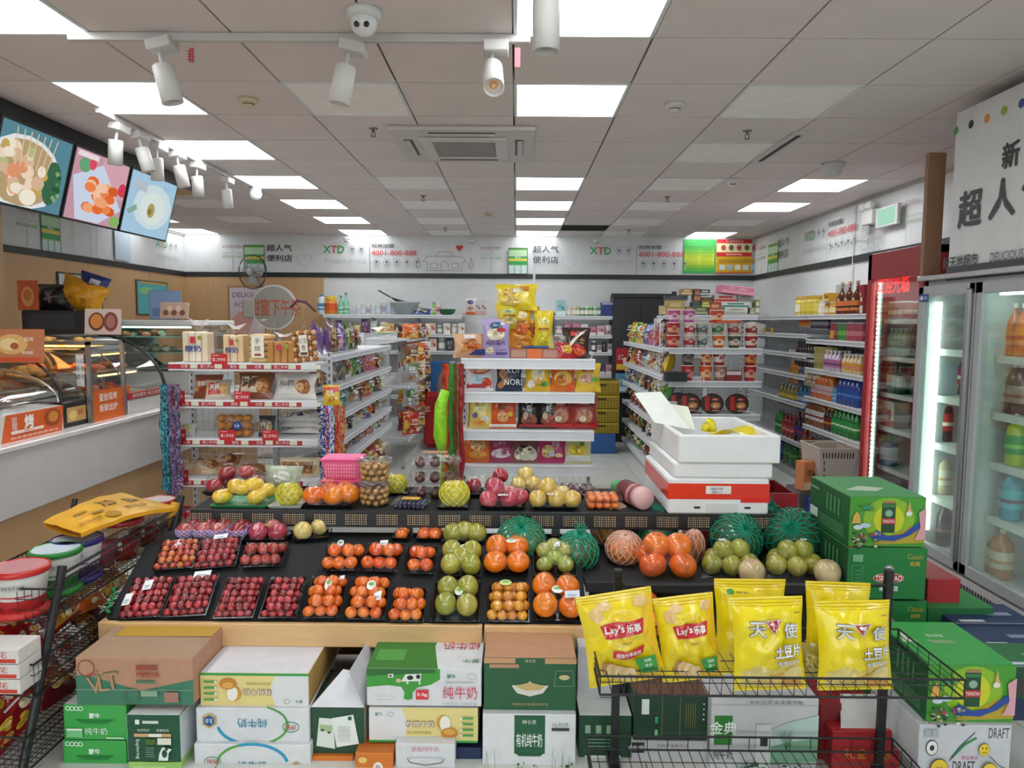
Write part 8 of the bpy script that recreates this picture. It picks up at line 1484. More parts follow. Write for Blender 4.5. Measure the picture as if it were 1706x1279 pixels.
def goldlines(w, h): return [('l', [(w*x, .0), (w*x, h)], .0015, '8a9a5a') for x in (.38, .62)]+[('l', [(w*x, h*.3), (w*x, h*.85)], .0012, 'a89a4a') for x in (.7, .73, .76, .79, .82)]+[('r', w*.1, h*.6, w*.2, h*.95, 'dfe4dc'), ('r', w*.28, h*.4, w*.32, h*.55, '3aa05a'), ('r', w*.28, h*.12, w*.32, h*.25, '7ac88a')]+[('c', w*.93, h*(.5+.12*i), .003, .003, 'e0e8e0') for i in range(4)]
carton(1056, 1160, 1180, 1232, 2.6, .3, '183c28', 'dark green carton with gold lines under the chip rack', goldlines, '6a4a3a')
carton(1052, 1234, 1182, 1292, 2.6, .3, 'c4c2c6', 'white carton base with small lettering under the gold-lined carton', lambda w, h: [('t', '开启严选新生活', w*.52, h*.86, h*.09, '4a4a4c', dict(w=w*.4)), ('t', '金典', w*.04, h*.8, h*.18, 'e8e8e8'), ('r', 0, h*.66, w*.16, h*.96, '22242a'), ('t', '金典', w*.08, h*.8, h*.16, 'e8ece8')])
def jindian(w, h):
 s = [('r', w*.03, h*.4, w*.2, h*.78, '2a7a2c'), ('t', '金典', w*.115, h*.62, h*.16, 'f0f8f0', dict(b=.02)), ('t', '纯牛奶', w*.115, h*.28, h*.13, '3a3c3e', dict(w=w*.18)), ('r', 0, h*.92, w, h*.925, 'a8acb0'), ('t', '有机生活 从金典开始', w*.6, h*.96, h*.05, '7a8088', dict(w=w*.5)), ('p', [(w*.55, h*.3), (w, h*.42), (w, h*.8), (w*.7, h*.7), (w*.55, h*.6)], 'b8d0c8'), ('p', [(w*.55, h*.15), (w, h*.2), (w, h*.5), (w*.75, h*.46), (w*.55, h*.38)], '7aa88c'), ('r', w*.42, h*.1, w*.56, h*.68, 'd4d6d8'), ('r', w*.46, h*.4, w*.53, h*.52, '22302a')]
 r = random.Random(9)
 for i in range(40): s.append(('c', w*r.uniform(.25, .98), h*r.uniform(.02, .22), r.uniform(.004, .012), r.uniform(.003, .008), r.choice(['2f6a3a', '4a8a58', '6aa078', '1f4a2c'])))
 for i in range(7): s.append(('l', [(w*.68, h*.4), (w*(.62+.02*i), h*(.6+.03*(i % 3)))], .002, '3a6a4a'))
 return s
carton(1184, 1164, 1362, 1292, 2.55, .32, 'c8c8cc', 'large white milk carton with a green square emblem and hills under the chip rack', jindian, 'bcbcc0')
o, w_, h_ = carton(1386, 1218, 1500, 1292, 2.55, .3, 'a81f24', 'red gift carton with gold lettering and an open white flap', lambda w, h: [('t', '礼盒', w*.35, h*.5, h*.24, 'c88a2a'), ('t', '金装', w*.72, h*.45, h*.2, 'c88a2a'), ('r', w*.85, h*.6, w*.95, h*.62, 'd89a9a')], None)
part('open_flap', M().add([(-w_*.35, .02, h_), (w_*.5, .02, h_), (w_*.48, .12, h_+.08), (-w_*.2, .12, h_+.08)], [(0, 1, 2, 3)], 'c8c4c4').mesh('open_flap', 'card'), o)
carton(1364, 1172, 1400, 1292, 2.62, .3, '7a1c20', 'dark red carton side between white and red cartons', None, '8a2024')
# ================================================================ WIRE CHIP RACK
BK = '1a1b1e'
def wtray(nm, za, lab=None):
 Yb_, Yt_ = 2.5, 2.12
 xl, xr = P(1000, 1150, Y=Yt_).x, P(1606, 1150, Y=Yt_).x
 m = M(); n = 30; r = .0016
 fh, bh = P(1605, 1132, Y=Yt_).z-zA, P(1515, 1048, Y=Yb_).z-zA
 for i in range(n+1): x = xl+(xr-xl)*i/n; m.tube([(x, Yb_, za+.004), (x, Yt_, za), (x, Yt_-.004, za+fh)], r, BK, 4, False)
 for k in range(6): y = Yt_+(Yb_-Yt_)*k/5; m.tube([(xl, y, za+.001), (xr, y, za+.001)], r*1.2, BK, 4, False)
 for x in (xl, xr):
  for k in range(7):
   y = Yt_+(Yb_-Yt_)*k/6; m.tube([(x, y, za), (x, y, za+fh+(bh-fh)*k/6)], r, BK, 4, False)
  for q in (.33, .66): m.tube([(x, Yt_, za+fh*q), (x, Yb_, za+bh*q)], r, BK, 4, False)
 for i in range(0, n+1, 2): x = xl+(xr-xl)*i/n; m.tube([(x, Yb_, za), (x, Yb_, za+bh)], r, BK, 4, False)
 f = M(); R_ = .0038
 f.tube([(xl, Yt_, za+fh), (xr, Yt_, za+fh), (xr, Yb_, za+bh), (xl, Yb_, za+bh), (xl, Yt_, za+fh)], R_, BK, 6)
 f.tube([(xl, Yt_, za), (xr, Yt_, za), (xr, Yb_, za), (xl, Yb_, za), (xl, Yt_, za)], R_, BK, 6)
 f.tube([(xl, Yb_, za), (xl, Yb_, za+bh)], R_, BK).tube([(xr, Yb_, za), (xr, Yb_, za+bh)], R_, BK)
 return [('tray_frame', f.mesh('tray_frame', 'semi'), [('wire_mesh', m.mesh('wire_mesh', 'semi'), [], None, 'stuff')])], xl, xr
zA = P(1300, 1160, Y=2.12).z; sA, xl, xr = wtray('a', zA); dz = .41
sB, _, _ = wtray('b', zA-dz)
fr_ = []
for px in (1030, 1482): p = P(px, 948, Y=2.53); fr_.append(pt('post', M().box(p.x-.014, 2.52, 0, p.x+.014, 2.545, p.z, '1c1d20', .003).box(p.x-.02, 2.2, 0, p.x+.02, 2.9, .03, '1c1d20', .003), 'semi'))
p0, p1 = P(1040, 975, Y=2.53), P(1476, 975, Y=2.53); fr_.append(pt('cross_bar', M().tube([p0, p1], .006, '17181b'), 'semi'))
place(sA+sB+fr_, 'wire_rack', 'black wire rack with two shallow trays holding yellow chip bags', 'rack')
def chipbag(pxa, pya, pxb, pyb, Y, base, art, lab, tilt=.0, d=.1, rx=-.12, back=None, seed=1, rz=0):
 a, b = P(pxa, pyb, Y=Y), P(pxb, pya, Y=Y); w, h = (b.x-a.x)*1.0, (b.z-a.z); f = psurf(w, h, d, seed, wr=.2, cr=.04, waist=.07); m = M()
 m.surf(lambda u, v: f((u-.5)*w, v*h), 22, 26, base).surf(lambda u, v: f((.5-u)*w, v*h, 0, 1), 12, 14, base)
 cr = M()
 for q in (0, 1):
  for k in range(3): zz = (.008+.008*k) if q == 0 else h-.008-.008*k; cr.surf(lambda u, v: f((u-.5)*w, zz+v*.002-.001)+Vector((0, -.001, 0)), 12, 1, 'c8a818')
 o = place([pt('bag', m, 'foil', True), pt('printed_face', paint(art(w, h), lambda u, v, hh=0: f(u, v, hh), dh=.0007, h0=.001, sub=8), 'foil'), pt('crimped_seams', cr, 'foil', kind='stuff')], 'chip_bag', lab, 'chips', ((a.x+b.x)/2, Y, a.z), (rx, tilt, rz))
 return o
def lays(extra):
 def f(w, h):
  s = [('p', [(w*.47, h*.06), (w*.47, h*.94), (w*.35, h*.9), (w*.3, h*.5), (w*.42, h*.3), (w*.1, h*.12), (-w*.1, h*.06)], 'f0c020'), ('c', w*.06, h*.64, w*.26, h*.19, 'f0e060'), ('c', w*.06, h*.64, w*.24, h*.175, 'eecb20')]
  s += [('c', -w*.28, h*.8, w*.1, h*.07, 'e0b878'), ('c', -w*.16, h*.88, w*.1, h*.045, 'e6c48c'), ('c', w*.33, h*.88, w*.1, h*.055, 'e0b878')]
  s += [('p', [(-w*.27, h*.69), (-w*.06, h*.72), (w*.1, h*.7), (w*.34, h*.71), (w*.3, h*.56), (w*.08, h*.55), (-w*.06, h*.54), (-w*.22, h*.55)], 'c8202a'), ('t', "Lay's", -w*.08, h*.63, h*.1, 'f8f4f0', dict(b=.03, w=w*.26)), ('t', '乐事', w*.18, h*.63, h*.085, 'f8f4f0', dict(b=.03, w=w*.2)), ('t', '经典原味', w*.06, h*.485, h*.022, '7a5a18', dict(w=w*.14))]
  if extra: s += [('p', [(-w*.14, h*.43), (w*.06, h*.4), (w*.3, h*.44), (w*.26, h*.35), (w*.06, h*.315), (-w*.16, h*.35)], 'c8202a'), ('t', '超值分享系列', w*.06, h*.372, h*.045, 'f8f0e8', dict(b=.02, w=w*.34))]
  for k in range(6): s.append(('c', w*(-.24+.055*k), h*(.22-.015*k), w*.085, h*.085, ('b88850', 'e8c890', 'dcb878', 'ecd0a0', 'dcb878', 'e8cc98')[k]))
  s += [('p', [(w*.12, h*.3), (w*.42, h*.3), (w*.42, h*.12), (w*.2, h*.12)], '3a9a44'), ('t', '50%', w*.3, h*.265, h*.035, 'f4f8f0', dict(b=.02)), ('t', '更多', w*.3, h*.21, h*.04, 'f4f8f0'), ('r', w*.2, h*.135, w*.4, h*.165, '1f6a2c'), ('t', 'Yummy', w*.3, h*.065, h*.04, 'c84a18', dict(w=w*.28, b=.02))]
  return s
 return f
chipbag(982, 990, 1114, 1136, 2.3, 'f2d61c', lays(True), 'yellow chip bag with red banner and sliced potato, first from the left', -.17, seed=1)
chipbag(1104, 996, 1210, 1132, 2.31, 'f2d61c', lays(False), 'smaller yellow chip bag with red banner, second from the left', -.13, seed=2)
def angel(w, h):
 s = [('p', [(-w*.42, h*.06), (w*.42, h*.06), (w*.42, h*.3), (w*.2, h*.34), (0, h*.26), (-w*.2, h*.32), (-w*.42, h*.22)], 'e4cc70')]
 for x, y, c in ((-.2, .2, 'ead88c'), (.12, .16, 'e0b050'), (.3, .22, 'ecd890'), (-.02, .12, 'e8c868'), (.26, .1, 'dca040')): s.append(('c', w*x, h*y, w*.15, h*.07, c))
 s += [('t', '天', -w*.2, h*.69, h*.16, '5a5a58', dict(b=.06)), ('t', '天', -w*.2, h*.692, h*.155, 'dedcd8', dict(b=.03)), ('t', '使', w*.27, h*.67, h*.15, '5a5a58', dict(b=.06)), ('t', '使', w*.27, h*.672, h*.145, 'dedcd8', dict(b=.03)),
          ('p', [(-w*.12, h*.79), (w*.16, h*.79), (w*.02, h*.64)], 'd8d4c8'), ('p', [(-w*.1, h*.78), (w*.14, h*.78), (w*.02, h*.655)], 'b8242c'), ('p', [(-w*.05, h*.765), (w*.09, h*.765), (w*.06, h*.74), (w*.035, h*.74), (w*.03, h*.69), (w*.01, h*.69), (w*.005, h*.74), (-w*.02, h*.74)], 'f4f0ec'), ('t', '土豆片', w*.2, h*.47, h*.13, '5a5a90', dict(b=.06, w=w*.42)), ('t', '土豆片', w*.2, h*.472, h*.125, 'f0f0f4', dict(b=.03, w=w*.4)), ('t', '椒香鸡排味', w*.2, h*.36, h*.05, '7a6a4a', dict(b=.04, w=w*.36)), ('t', '椒香鸡排味', w*.2, h*.361, h*.048, 'f0ece8', dict(b=.01, w=w*.35)), ('t', '香脆', w*.34, h*.1, h*.05, 'c8402a'), ('r', w*.3, h*.86, w*.38, h*.875, 'a8921c')]
 return s
plainb = lambda w, h: [('c', -w*.3, h*.88, w*.05, h*.03, '4aa03a'), ('r', -w*.22, h*.875, -w*.05, h*.885, '8a8a2a')]
YE_ = 'f2da0c'
chipbag(1190, 970, 1316, 1122, 2.42, YE_, lambda w, h: plainb(w, h)+[('c', 0, h*.15, w*.3, h*.1, 'd8c478')], 'plain yellow chip bag back, standing behind the third bag from the left', .0, seed=3)
chipbag(1222, 1000, 1350, 1148, 2.24, YE_, angel, 'yellow chip bag with a red triangle and white lettering, left of the front pair', -.04, seed=4)
chipbag(1338, 975, 1455, 1125, 2.42, YE_, lambda w, h: [('c', 0, h*.15, w*.3, h*.1, 'd8c478')], 'plain yellow chip bag back at the rear right of the chip rack', .03, seed=5)
chipbag(1362, 1006, 1496, 1148, 2.24, YE_, angel, 'yellow chip bag with a red triangle and white lettering, right of the front pair', -.03, seed=6)
place(pouch(.09, .12, .05, 'a0923a', (('c', 0, .06, .03, .03, 'c8b860'),), 3), 'small_packet', 'small olive packet between the two red triangle chip bags', 'snack', P(1347, 1130, Y=2.36), (-.1, .1, 0))
# ================================================================ BEER BOXES ON THE RIGHT
GB = '1f7a3a'
def beerart(w, h):
 s = [('p', [(0, 0), (w, 0), (w, h), (0, h)], '4a9a34'), ('c', w*.52, h*.55, w*.34, h*.44, '8ab82c'), ('c', w*.52, h*.55, w*.2, h*.3, 'c8cc28'), ('p', [(w*.3, h*.04), (w, h*.08), (w, h*.36), (w*.8, h*.42), (w*.6, h*.25)], 'b8a030'), ('r', w*.42, h*.28, w*.6, h*.88, '1f4a2c'), ('r', w*.43, h*.88, w*.59, h*.93, 'a87a50'), ('r', w*.42, h*.8, w*.6, h*.86, '3a7a48'), ('c', w*.51, h*.68, w*.05, h*.07, '8ab098'), ('r', w*.42, h*.46, w*.6, h*.58, 'b8303a'), ('t', 'TSINGTAO', w*.51, h*.52, h*.06, 'f0e8e0', dict(w=w*.16, b=.02)),
         ('p', [(w*.26, h*.2), (w*.36, h*.34), (w*.5, h*.22), (w*.7, h*.26), (w*.9, h*.5), (w*.96, h*.42), (w*.8, h*.24), (w*.6, h*.12), (w*.36, h*.14)], '2a4a9a'), ('c', w*.95, h*.66, w*.04, h*.09, '2f4a98'), ('p', [(w*.86, h*.15), (w, h*.15), (w, h*.8), (w*.9, h*.7), (w*.93, h*.4)], 'd8a0a8'), ('p', [(w*.74, h*.64), (w*.77, h*.95), (w*.81, h*.66)], 'd8a878'), ('c', w*.77, h*.68, w*.04, h*.05, 'e0e0d8'), ('p', [(w*.02, h*.48), (w*.14, h*.48), (w*.12, h*.64), (w*.08, h*.72), (w*.04, h*.64)], 'd8a850'), ('c', w*.2, h*.44, w*.07, h*.05, 'b8c8d8'), ('c', w*.1, h*.4, w*.06, h*.05, 'c8d0e0')]
 r = random.Random(3)
 for i in range(44): s.append(('c', w*r.uniform(.0, .38)*(1 if i % 2 else .7), h*r.uniform(.0, .3), w*.022, h*.022, r.choice(['2a2c2a', 'e0e4d8', '8a8c80', 'b83838', '4a5a48', 'd8c0a0'])))
 for i in range(14): s.append(('l', [(w*r.uniform(.04, .3), h*r.uniform(.74, .95)), (w*r.uniform(.04, .3), h*r.uniform(.74, .95))], .0015, '2a4a2a'))
 return s+[('r', w*.1, h*.8, w*.22, h*.87, '2a8a6a')]
def sideart(w, h): return [('r', w*(.45+.1*i), h*.5, w*(.48+.1*i), h*.85, '5a9a68') for i in range(4)]+[('r', w*.04, h*.8, w*.25, h*.86, '6aa878'), ('r', w*.04, h*.2, w*.25, h*.4, 'd8e0d8')]+[('r', w*.3, h*(.14+.05*i), w*.92, h*(.155+.05*i), '6aa878') for i in range(5)]
def classic(w, h):
 return [('t', 'Classic', w*.85, h*.84, h*.1, 'b8a83a', dict(w=w*.2)), ('t', '经典', w*.85, h*.7, h*.09, 'c8b03a', dict(b=.02)), ('c', w*.52, h*.58, w*.07, h*.1, '8a8c90'), ('c', w*.52, h*.58, w*.045, h*.07, 'e0e0e4'), ('c', w*.52, h*.42, w*.2, h*.1, 'd8d0c0'), ('c', w*.52, h*.42, w*.19, h*.09, 'b8242c'), ('t', 'TSINGTAO', w*.52, h*.42, h*.1, 'f4f0e8', dict(w=w*.34, b=.04)), ('t', '青岛啤酒', w*.52, h*.22, h*.1, 'e8ece8', dict(w=w*.24, b=.02)), ('r', w*.05, h*.74, w*.18, h*.88, '7ab088'), ('l', [(w*.05, h*.1), (w*.18, h*.1), (w*.18, h*.68), (w*.05, h*.68), (w*.05, h*.1)], .0015, '7ab088')]+[('r', w*.07, h*(.14+.07*i), w*.16, h*(.16+.07*i), '5a9a68') for i in range(7)]
Yb0 = 2.95
def btop(w, d): return [('p', [(w*.1, d*.3), (w*.4, d*.5), (w*.7, d*.4), (w*.5, d*.25)], 'b0c0a8')]
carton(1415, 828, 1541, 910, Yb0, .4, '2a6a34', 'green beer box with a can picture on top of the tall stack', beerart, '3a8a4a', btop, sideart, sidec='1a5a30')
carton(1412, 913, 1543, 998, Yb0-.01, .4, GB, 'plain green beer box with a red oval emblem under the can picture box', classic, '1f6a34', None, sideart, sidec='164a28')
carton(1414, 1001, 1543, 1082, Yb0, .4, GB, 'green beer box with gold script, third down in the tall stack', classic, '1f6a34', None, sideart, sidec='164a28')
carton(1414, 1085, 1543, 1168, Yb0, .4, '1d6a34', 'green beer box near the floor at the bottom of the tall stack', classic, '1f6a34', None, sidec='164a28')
def lowbox(px0, py0, px1, py1, Y, D, c, lab, topc, art=None, topart=None, rz=0):
 a, b = P(px0, (py0+py1)/2, Y=Y), P(px1, (py0+py1)/2, Y=Y); z1 = P((px0+px1)/2, py0, Y=Y).z; z0 = P((px0+px1)/2, py1, Y=Y).z
 return carton(px0, py0, px1, py1, Y, D, c, lab, art, topc, topart)
lowbox(1545, 965, 1600, 1010, 3.05, .5, 'a8262c', 'flat dark red box at the back of the beer boxes below the fridge vents', 'a82a30')
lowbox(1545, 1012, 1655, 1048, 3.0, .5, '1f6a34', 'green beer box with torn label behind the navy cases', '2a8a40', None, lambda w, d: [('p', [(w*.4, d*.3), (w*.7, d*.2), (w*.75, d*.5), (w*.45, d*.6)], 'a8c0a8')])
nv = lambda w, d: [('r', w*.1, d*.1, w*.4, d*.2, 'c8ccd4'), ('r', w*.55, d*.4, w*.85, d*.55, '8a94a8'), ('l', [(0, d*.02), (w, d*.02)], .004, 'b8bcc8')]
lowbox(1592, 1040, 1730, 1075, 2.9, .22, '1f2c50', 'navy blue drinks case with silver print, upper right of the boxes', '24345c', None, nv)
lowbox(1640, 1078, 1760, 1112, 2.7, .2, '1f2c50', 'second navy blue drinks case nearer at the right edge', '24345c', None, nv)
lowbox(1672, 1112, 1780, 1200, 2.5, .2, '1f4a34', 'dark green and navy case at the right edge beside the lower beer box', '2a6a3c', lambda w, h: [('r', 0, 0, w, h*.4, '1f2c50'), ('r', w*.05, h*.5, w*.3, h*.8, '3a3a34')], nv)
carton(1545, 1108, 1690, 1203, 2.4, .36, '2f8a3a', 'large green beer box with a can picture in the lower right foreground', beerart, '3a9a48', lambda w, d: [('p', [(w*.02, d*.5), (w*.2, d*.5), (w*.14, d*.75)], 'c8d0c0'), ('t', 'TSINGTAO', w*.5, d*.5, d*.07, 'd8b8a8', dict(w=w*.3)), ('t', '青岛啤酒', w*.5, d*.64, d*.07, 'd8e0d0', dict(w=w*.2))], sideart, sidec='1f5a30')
def draft(w, h):
 s = [('t', 'DRAFT', w*.86, h*.84, h*.22, '3a3c40', dict(w=w*.22)), ('t', 'DRAFT', w*.5, h*.1, h*.26, '3a3c40', dict(w=w*.24)), ('l', [(w*.36, h*.3), (w*.5, h*.6), (w*.62, h*.74)], .008, '2a8a4a'), ('l', [(w*.34, h*.24), (w*.44, h*.54), (w*.6, h*.86)], .003, '3a3c40'), ('c', w*.14, h*.52, w*.065, h*.17, '2a2c2e'), ('c', w*.14, h*.52, w*.058, h*.15, 'e8e8e8'), ('c', w*.14, h*.52, w*.025, h*.06, '2a2c2e'), ('r', w*.05, h*.76, w*.12, h*.92, 'a8acb0'), ('r', w*.13, h*.76, w*.2, h*.92, 'a8acb0'), ('t', '青岛啤酒', w*.55, h*.32, h*.08, 'c83a7a')]
 for x, y, q in ((.7, .5, .06), (.22, .08, .1), (.76, .04, .09)): s += [('c', w*x, h*y, w*q, h*q*2.3, '3a3a2c'), ('c', w*x, h*y, w*q*.94, h*q*2.15, 'e8c83a'), ('c', w*(x-.02), h*(y+.04), w*.008, h*.02, '3a3a2c'), ('c', w*(x+.02), h*(y+.04), w*.008, h*.02, '3a3a2c'), ('l', [(w*(x-.025), h*(y-.04)), (w*x, h*(y-.07)), (w*(x+.025), h*(y-.04))], .002, '3a3a2c')]
 return s+[('l', [(w*.74, h*.4), (w*.86, h*.18), (w*.97, h*.1)], .003, '3a3a2c')]
carton(1530, 1208, 1684, 1285, 2.38, .34, 'c8cacf', 'white draught beer box with smiling yellow faces and a football', draft, 'b8babf')
# ================================================================ LEFT WIRE RACK WITH TUBS
XRk = -1.73
ZTb = .535
p0, p1 = P(105, 955, X=XRk), P(302, 842, X=XRk)
zr0 = p0.z
fm = []
for (y_, yb_, top_z) in ((p0.y, p0.y-.3, zr0+.03), (p1.y, p1.y-.3, p1.z+.03)):
 fm.append(pt('post', M().tube([(XRk, y_, top_z), (XRk, y_+(yb_-y_), 0)], .016, '1b1b1e', 10), 'semi'))
 fm.append(pt('post', M().tube([(XRk-.55, y_, top_z), (XRk-.55, y_+(yb_-y_), 0)], .014, '1b1b1e', 8), 'semi'))
def ltray(z, ya, yb, xa, xb, h, tilt=0):
 m = M(); r = .0018; n = int((yb-ya)/.026)
 zz = lambda x: z+tilt*(xb-x)
 for i in range(n+1): y = ya+(yb-ya)*i/n; m.tube([(xa, y, zz(xa)+h), (xa, y, zz(xa)), (xb, y, zz(xb)), (xb, y, zz(xb)+h)], r, BK, 4, False)
 for k in range(4): m.tube([(xb, ya, zz(xb)+h*k/3), (xb, yb, zz(xb)+h*k/3)], r*1.2, BK, 4, False).tube([(xa, ya, zz(xa)+h*k/3), (xa, yb, zz(xa)+h*k/3)], r*1.2, BK, 4, False)
 k = int(abs(xb-xa)/.026)
 for i in range(k+1): x = xa+(xb-xa)*i/k; m.tube([(x, ya, zz(x)+h), (x, ya, zz(x)), (x, yb, zz(x)), (x, yb, zz(x)+h)], r, BK, 4, False)
 for q in (1, 2): m.tube([(xa, ya, zz(xa)+h*q/3), (xb, ya, zz(xb)+h*q/3)], r, BK, 4, False)
 f = M(); f.tube([(xa, ya, zz(xa)+h), (xb, ya, zz(xb)+h), (xb, yb, zz(xb)+h), (xa, yb, zz(xa)+h), (xa, ya, zz(xa)+h)], .0045, BK, 6).tube([(xa, ya, zz(xa)), (xb, ya, zz(xb)), (xb, yb, zz(xb)), (xa, yb, zz(xa)), (xa, ya, zz(xa))], .004, BK, 6)
 return ('tray_frame', f.mesh('tray_frame', 'semi'), [('wire_mesh', m.mesh('wire_mesh', 'semi'), [], None, 'stuff')])
fm += [ltray(ZTb-.004, p0.y-.1, p1.y+.1, XRk-.36, XRk, zr0-ZTb-.02), ltray(.3, p0.y-.22, p1.y-.05, XRk-.5, XRk+.02, .12, .1), ltray(.06, p0.y-.28, p1.y-.15, XRk-.5, XRk+.02, .12, .1)]
fm.append(pt('top_rail', M().tube([(XRk, p0.y, zr0), (XRk, p1.y, p1.z)], .006, '1b1b1e'), 'semi'))
fm.append(pt('grip', M().tube([(XRk, p1.y, p1.z+.05), (XRk, p1.y-.12, p1.z-.13)], .02, '232326', 10), 'semi'))
fm.append(pt('yellow_hook', M().tube([(XRk, p1.y-.06, p1.z+.03), (XRk-.02, p1.y-.07, p1.z-.04), (XRk-.01, p1.y-.08, p1.z-.1), (XRk+.02, p1.y-.08, p1.z-.13)], .022, 'd8a020', 10), 'semi', True, label='yellow hook'))
place(fm, 'wire_rack', 'leaning black wire rack with three trays of tubs and bags at the left', 'rack')
def tubm(rim, mid, base, lid, clear=False, r=.078, h=.145):
 sp = []
 if clear:
  sp.append(pt('tub', M().lathe([(r*.78, 0), (r*.9, h*.5), (r*.95, h*.92)], 'e4e4e0', 24), 'clear', True)); sp.append(pt('contents', M().lathe([(r*.74, .003), (r*.84, h*.45), (r*.5, h*.5), (r*.1, h*.52)], base, 18), 'crinkle', True))
 else: sp.append(pt('tub', M().lathe([(r*.78, 0, base), (r*.85, h*.38, mid), (r*.94, h*.75, mid), (r*.97, h*.9, mid)], base, 24), 'semi', True)); sp.append(pt('base_ring', M().lathe([(r*.9, -.004), (r*.98, 0), (r*.98, .014), (r*.8, .02)], rim, 24), 'semi', True))
 sp.append(pt('lid', M().lathe([(r, h*.88), (r*1.05, h*.9), (r*1.05, h), (r*.98, h+.003), (r*.96, h-.002)], rim, 28), 'gloss', True)); sp.append(pt('lid_label', M().lathe([(r*.96, h-.001), (r*.95, h)], lid, 24), 'semi'))
 sp.append(pt('printed_face', paint([('r', -r*.6, h*.45, r*.6, h*.48, rim), ('r', -r*.5, h*.6, r*.5, h*.64, 'b8babc')]+[('r', -r*.5+.012*i, h*.66, -r*.5+.012*i+.008, h*.72, '8a8c90') for i in range(6)] if not clear else [('r', -r*.1, h*.3, r*.1, h*.5, 'd8d8d8')], lambda u, v, hh=0: Vector(((r*(.8+.18*v/h)+hh)*sin(u/r), -(r*(.8+.18*v/h)+hh)*cos(u/r), v)), sub=3), 'print'))
 return sp
def tubat(px, Y, sp, lab, z=ZTb, sc=1.18): p = P(px, 950, X=-1.88 if px < 180 else -1.84); place(sp, 'snack_tub', lab, 'tub', (p.x, p.y, z), (0, 0, .4), sc=sc)
tubat(33, 2.32, tubm('c8302c', 'd8d4d0', 'b82828', 'c88a90', h=.15, r=.083), 'red and white tub with a red lid, nearest on the left wire rack')
tubat(95, 2.55, tubm('2f8a3a', 'd0d4d0', '2a7a3a', 'c8d8e0', h=.15), 'white and green tub with a green lid on the left wire rack')
tubat(131, 2.78, tubm('3a2f7a', 'd4d0d4', '4a2f5a', 'b8bcc8', h=.15, r=.082), 'purple rimmed tub on the left wire rack')
tubat(205, 2.88, tubm('b8343c', 'd8d8d8', 'a83028', 'c8ccc8', True, h=.16), 'clear tub with a red lid and white half label on the left wire rack')
place([pt('half_label', M().add([(.07*cos(t), .07*sin(t), 0) for t in [k*pi/10 for k in range(11)]], [tuple(range(11))], 'f0f0f0'), 'semi')], 'paper_label', 'white half-moon label on the lid of the clear red-lidded tub', 'label', (P(205, 950, X=-1.84).x, P(205, 950, X=-1.84).y, ZTb+.195), (0, 0, -.6))
tubat(243, 3.08, tubm('a82c38', 'd8d8d8', '8a2a1c', 'd0c8c8', True, h=.16, r=.072), 'clear tub with dark red lid farther back on the left wire rack')
tubat(268, 3.28, tubm('a82c38', 'd8d8d8', '9a8a80', 'c8b8b8', True, h=.16, r=.07), 'clear ridged tub with red lid at the far end of the left wire rack')
tubat(168, 3.0, tubm('dcdcdc', 'd8d8d8', 'a8505a', 'f0f0f0', True, h=.2, r=.07), 'tall white lidded tub under the yellow bag on the left wire rack')
LR = Run((XRk-.02, p0.y-.2, 0), pi/2)
for i, (x, z, c, w, h, ry_, nn) in enumerate([(.02, .37, 'white', .18, .14, 0, 'white and red'), (.22, .36, 'red', .22, .16, .2, 'red'), (.44, .37, 'dark red', .22, .16, -.1, 'dark red'), (.64, .36, 'orange', .22, .15, .1, 'orange'), (.84, .37, 'orange', .2, .15, -.1, 'orange and white'), (-.02, .2, 'red', .26, .2, .3, 'red'), (.22, .2, 'red', .26, .2, -.2, 'red'), (.48, .2, 'white', .22, .15, .4, 'white and red'), (.72, .2, 'dark red', .22, .17, 0, 'dark red'), (-.1, .08, 'red', .26, .2, .2, 'red'), (.14, .07, 'red', .26, .2, -.2, 'red'), (.4, .07, 'dark red', .26, .18, .1, 'dark red'), (.66, .07, 'red', .26, .16, .1, 'red')]):
 LR.put(snack(c, w, h, .07, i % 5, 10), 'snack_bag', '%s snack bag, %s in the %s basket of the left wire rack' % (nn, ('nearest', 'second', 'third', 'fourth', 'fifth')[[0, 1, 2, 3, 4, 0, 1, 2, 3, 0, 1, 2, 3][i]], 'middle' if i < 5 else 'lower' if i < 9 else 'bottom'), 'snack', x, .13, z, 0, -.75, ry=ry_, group='bags in the left wire rack')
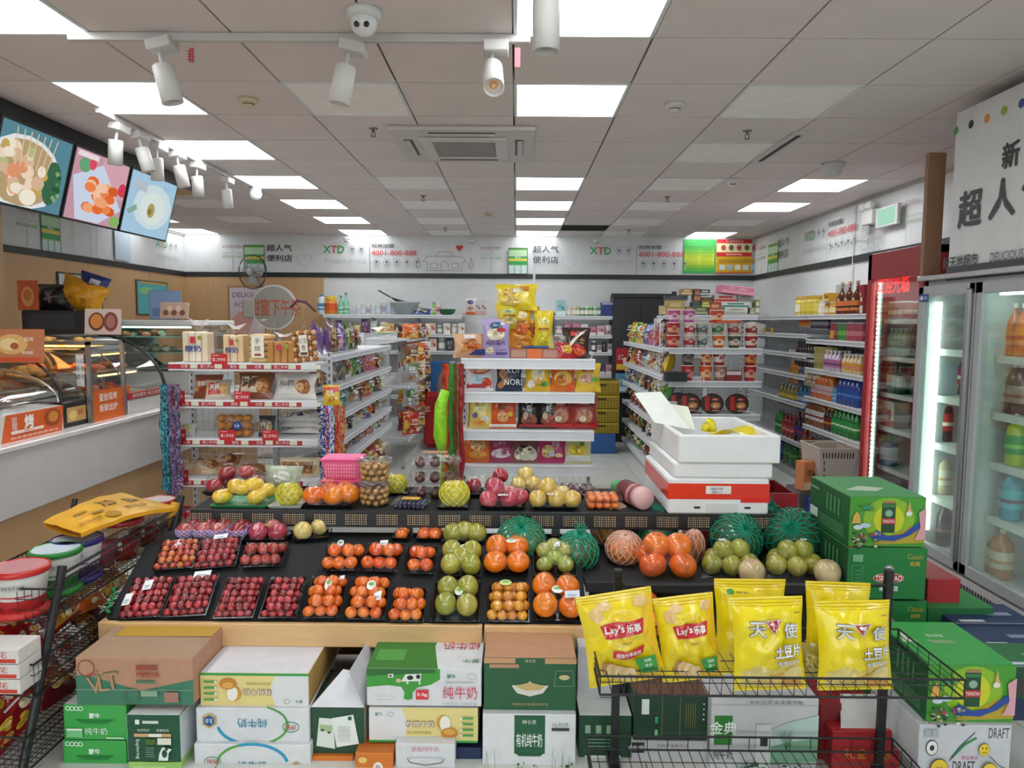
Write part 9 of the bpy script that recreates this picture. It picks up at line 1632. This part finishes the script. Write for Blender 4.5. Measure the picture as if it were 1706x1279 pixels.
for k in range(3):
 z = .53+.055*k; place(pack(.2, .12, .052, 'd8d4d0', (('r', -.09, .004, .09, .018, 'c8402c'), ('t', '小麻花', 0, .033, .022, 'c83a30', dict(w=.12)))), 'snack_box', 'white and red snack box, %s of the pile at the left edge of the rack' % ('lowest', 'middle', 'topmost')[k], 'box', (P(14, 1060, Y=2.45).x-.04, 2.47, z-.19))
zc = ZTb+.215
q = [P(*a, Z=zc) for a in ((72, 874), (135, 893), (294, 848), (200, 824))]
f = lambda u, v: (q[0]*(1-u)+q[3]*u)*(1-v)+(q[1]*(1-u)+q[2]*u)*v+Vector((0, 0, .012+.007*noise.noise(Vector((u*5, v*4, 0)))+.02*sin(pi*u)))
m = M().surf(f, 20, 10, 'eeb424')
lo = M().surf(lambda u, v: f(u, v)-Vector((0, 0, .016+.012*sin(pi*v))), 20, 10, 'e09a18').surf(lambda u, v: f(u, 1)-Vector((0, 0, .018*v)), 20, 1, 'e8a81e')
sf = lambda u, v, h=0: f(u, v)+Vector((0, 0, h))
pr = paint([('t', 'XTD', .6, .3, .24, '4a3410', dict(w=.17, b=.02)), ('t', '超市', .83, .42, .24, '4a3410', dict(w=.12, b=.01)), ('t', '新天地', .72, .7, .12, '5a4010', dict(w=.24)), ('c', .42, .78, .07, .12, 'b0841c'), ('r', .2, .3, .34, .36, 'a87e1c'), ('r', .3, .52, .42, .6, '9a741c'), ('t', '欢迎光临', .2, .75, .12, '5a4010', dict(w=.24))], sf, dh=.0008, h0=.002)
place([pt('bag_top', m, 'foil', True), pt('folded_layers', lo, 'foil', True), pt('printed_face', pr, 'print')], 'shopping_bag', 'folded bright yellow shopping bag lying across the tubs on the left rack', 'bag')
p = SL(202, 985); q = SL(186, 1028)
place([pt('net_strip', M().tube([(0, 0, 0)]+[(q.x-p.x)*k/8*Vector((1, 0, 0))+Vector((.012*(-1)**k, (q.y-p.y)*k/8, (q.z-p.z)*k/8)) for k in range(1, 9)], .007, '1f8a4a', 6), 'semi', True)], 'green_strip', 'crinkled green plastic strip along the left edge of the fruit stand', 'strip', p+Vector((-.02, 0, .02)))
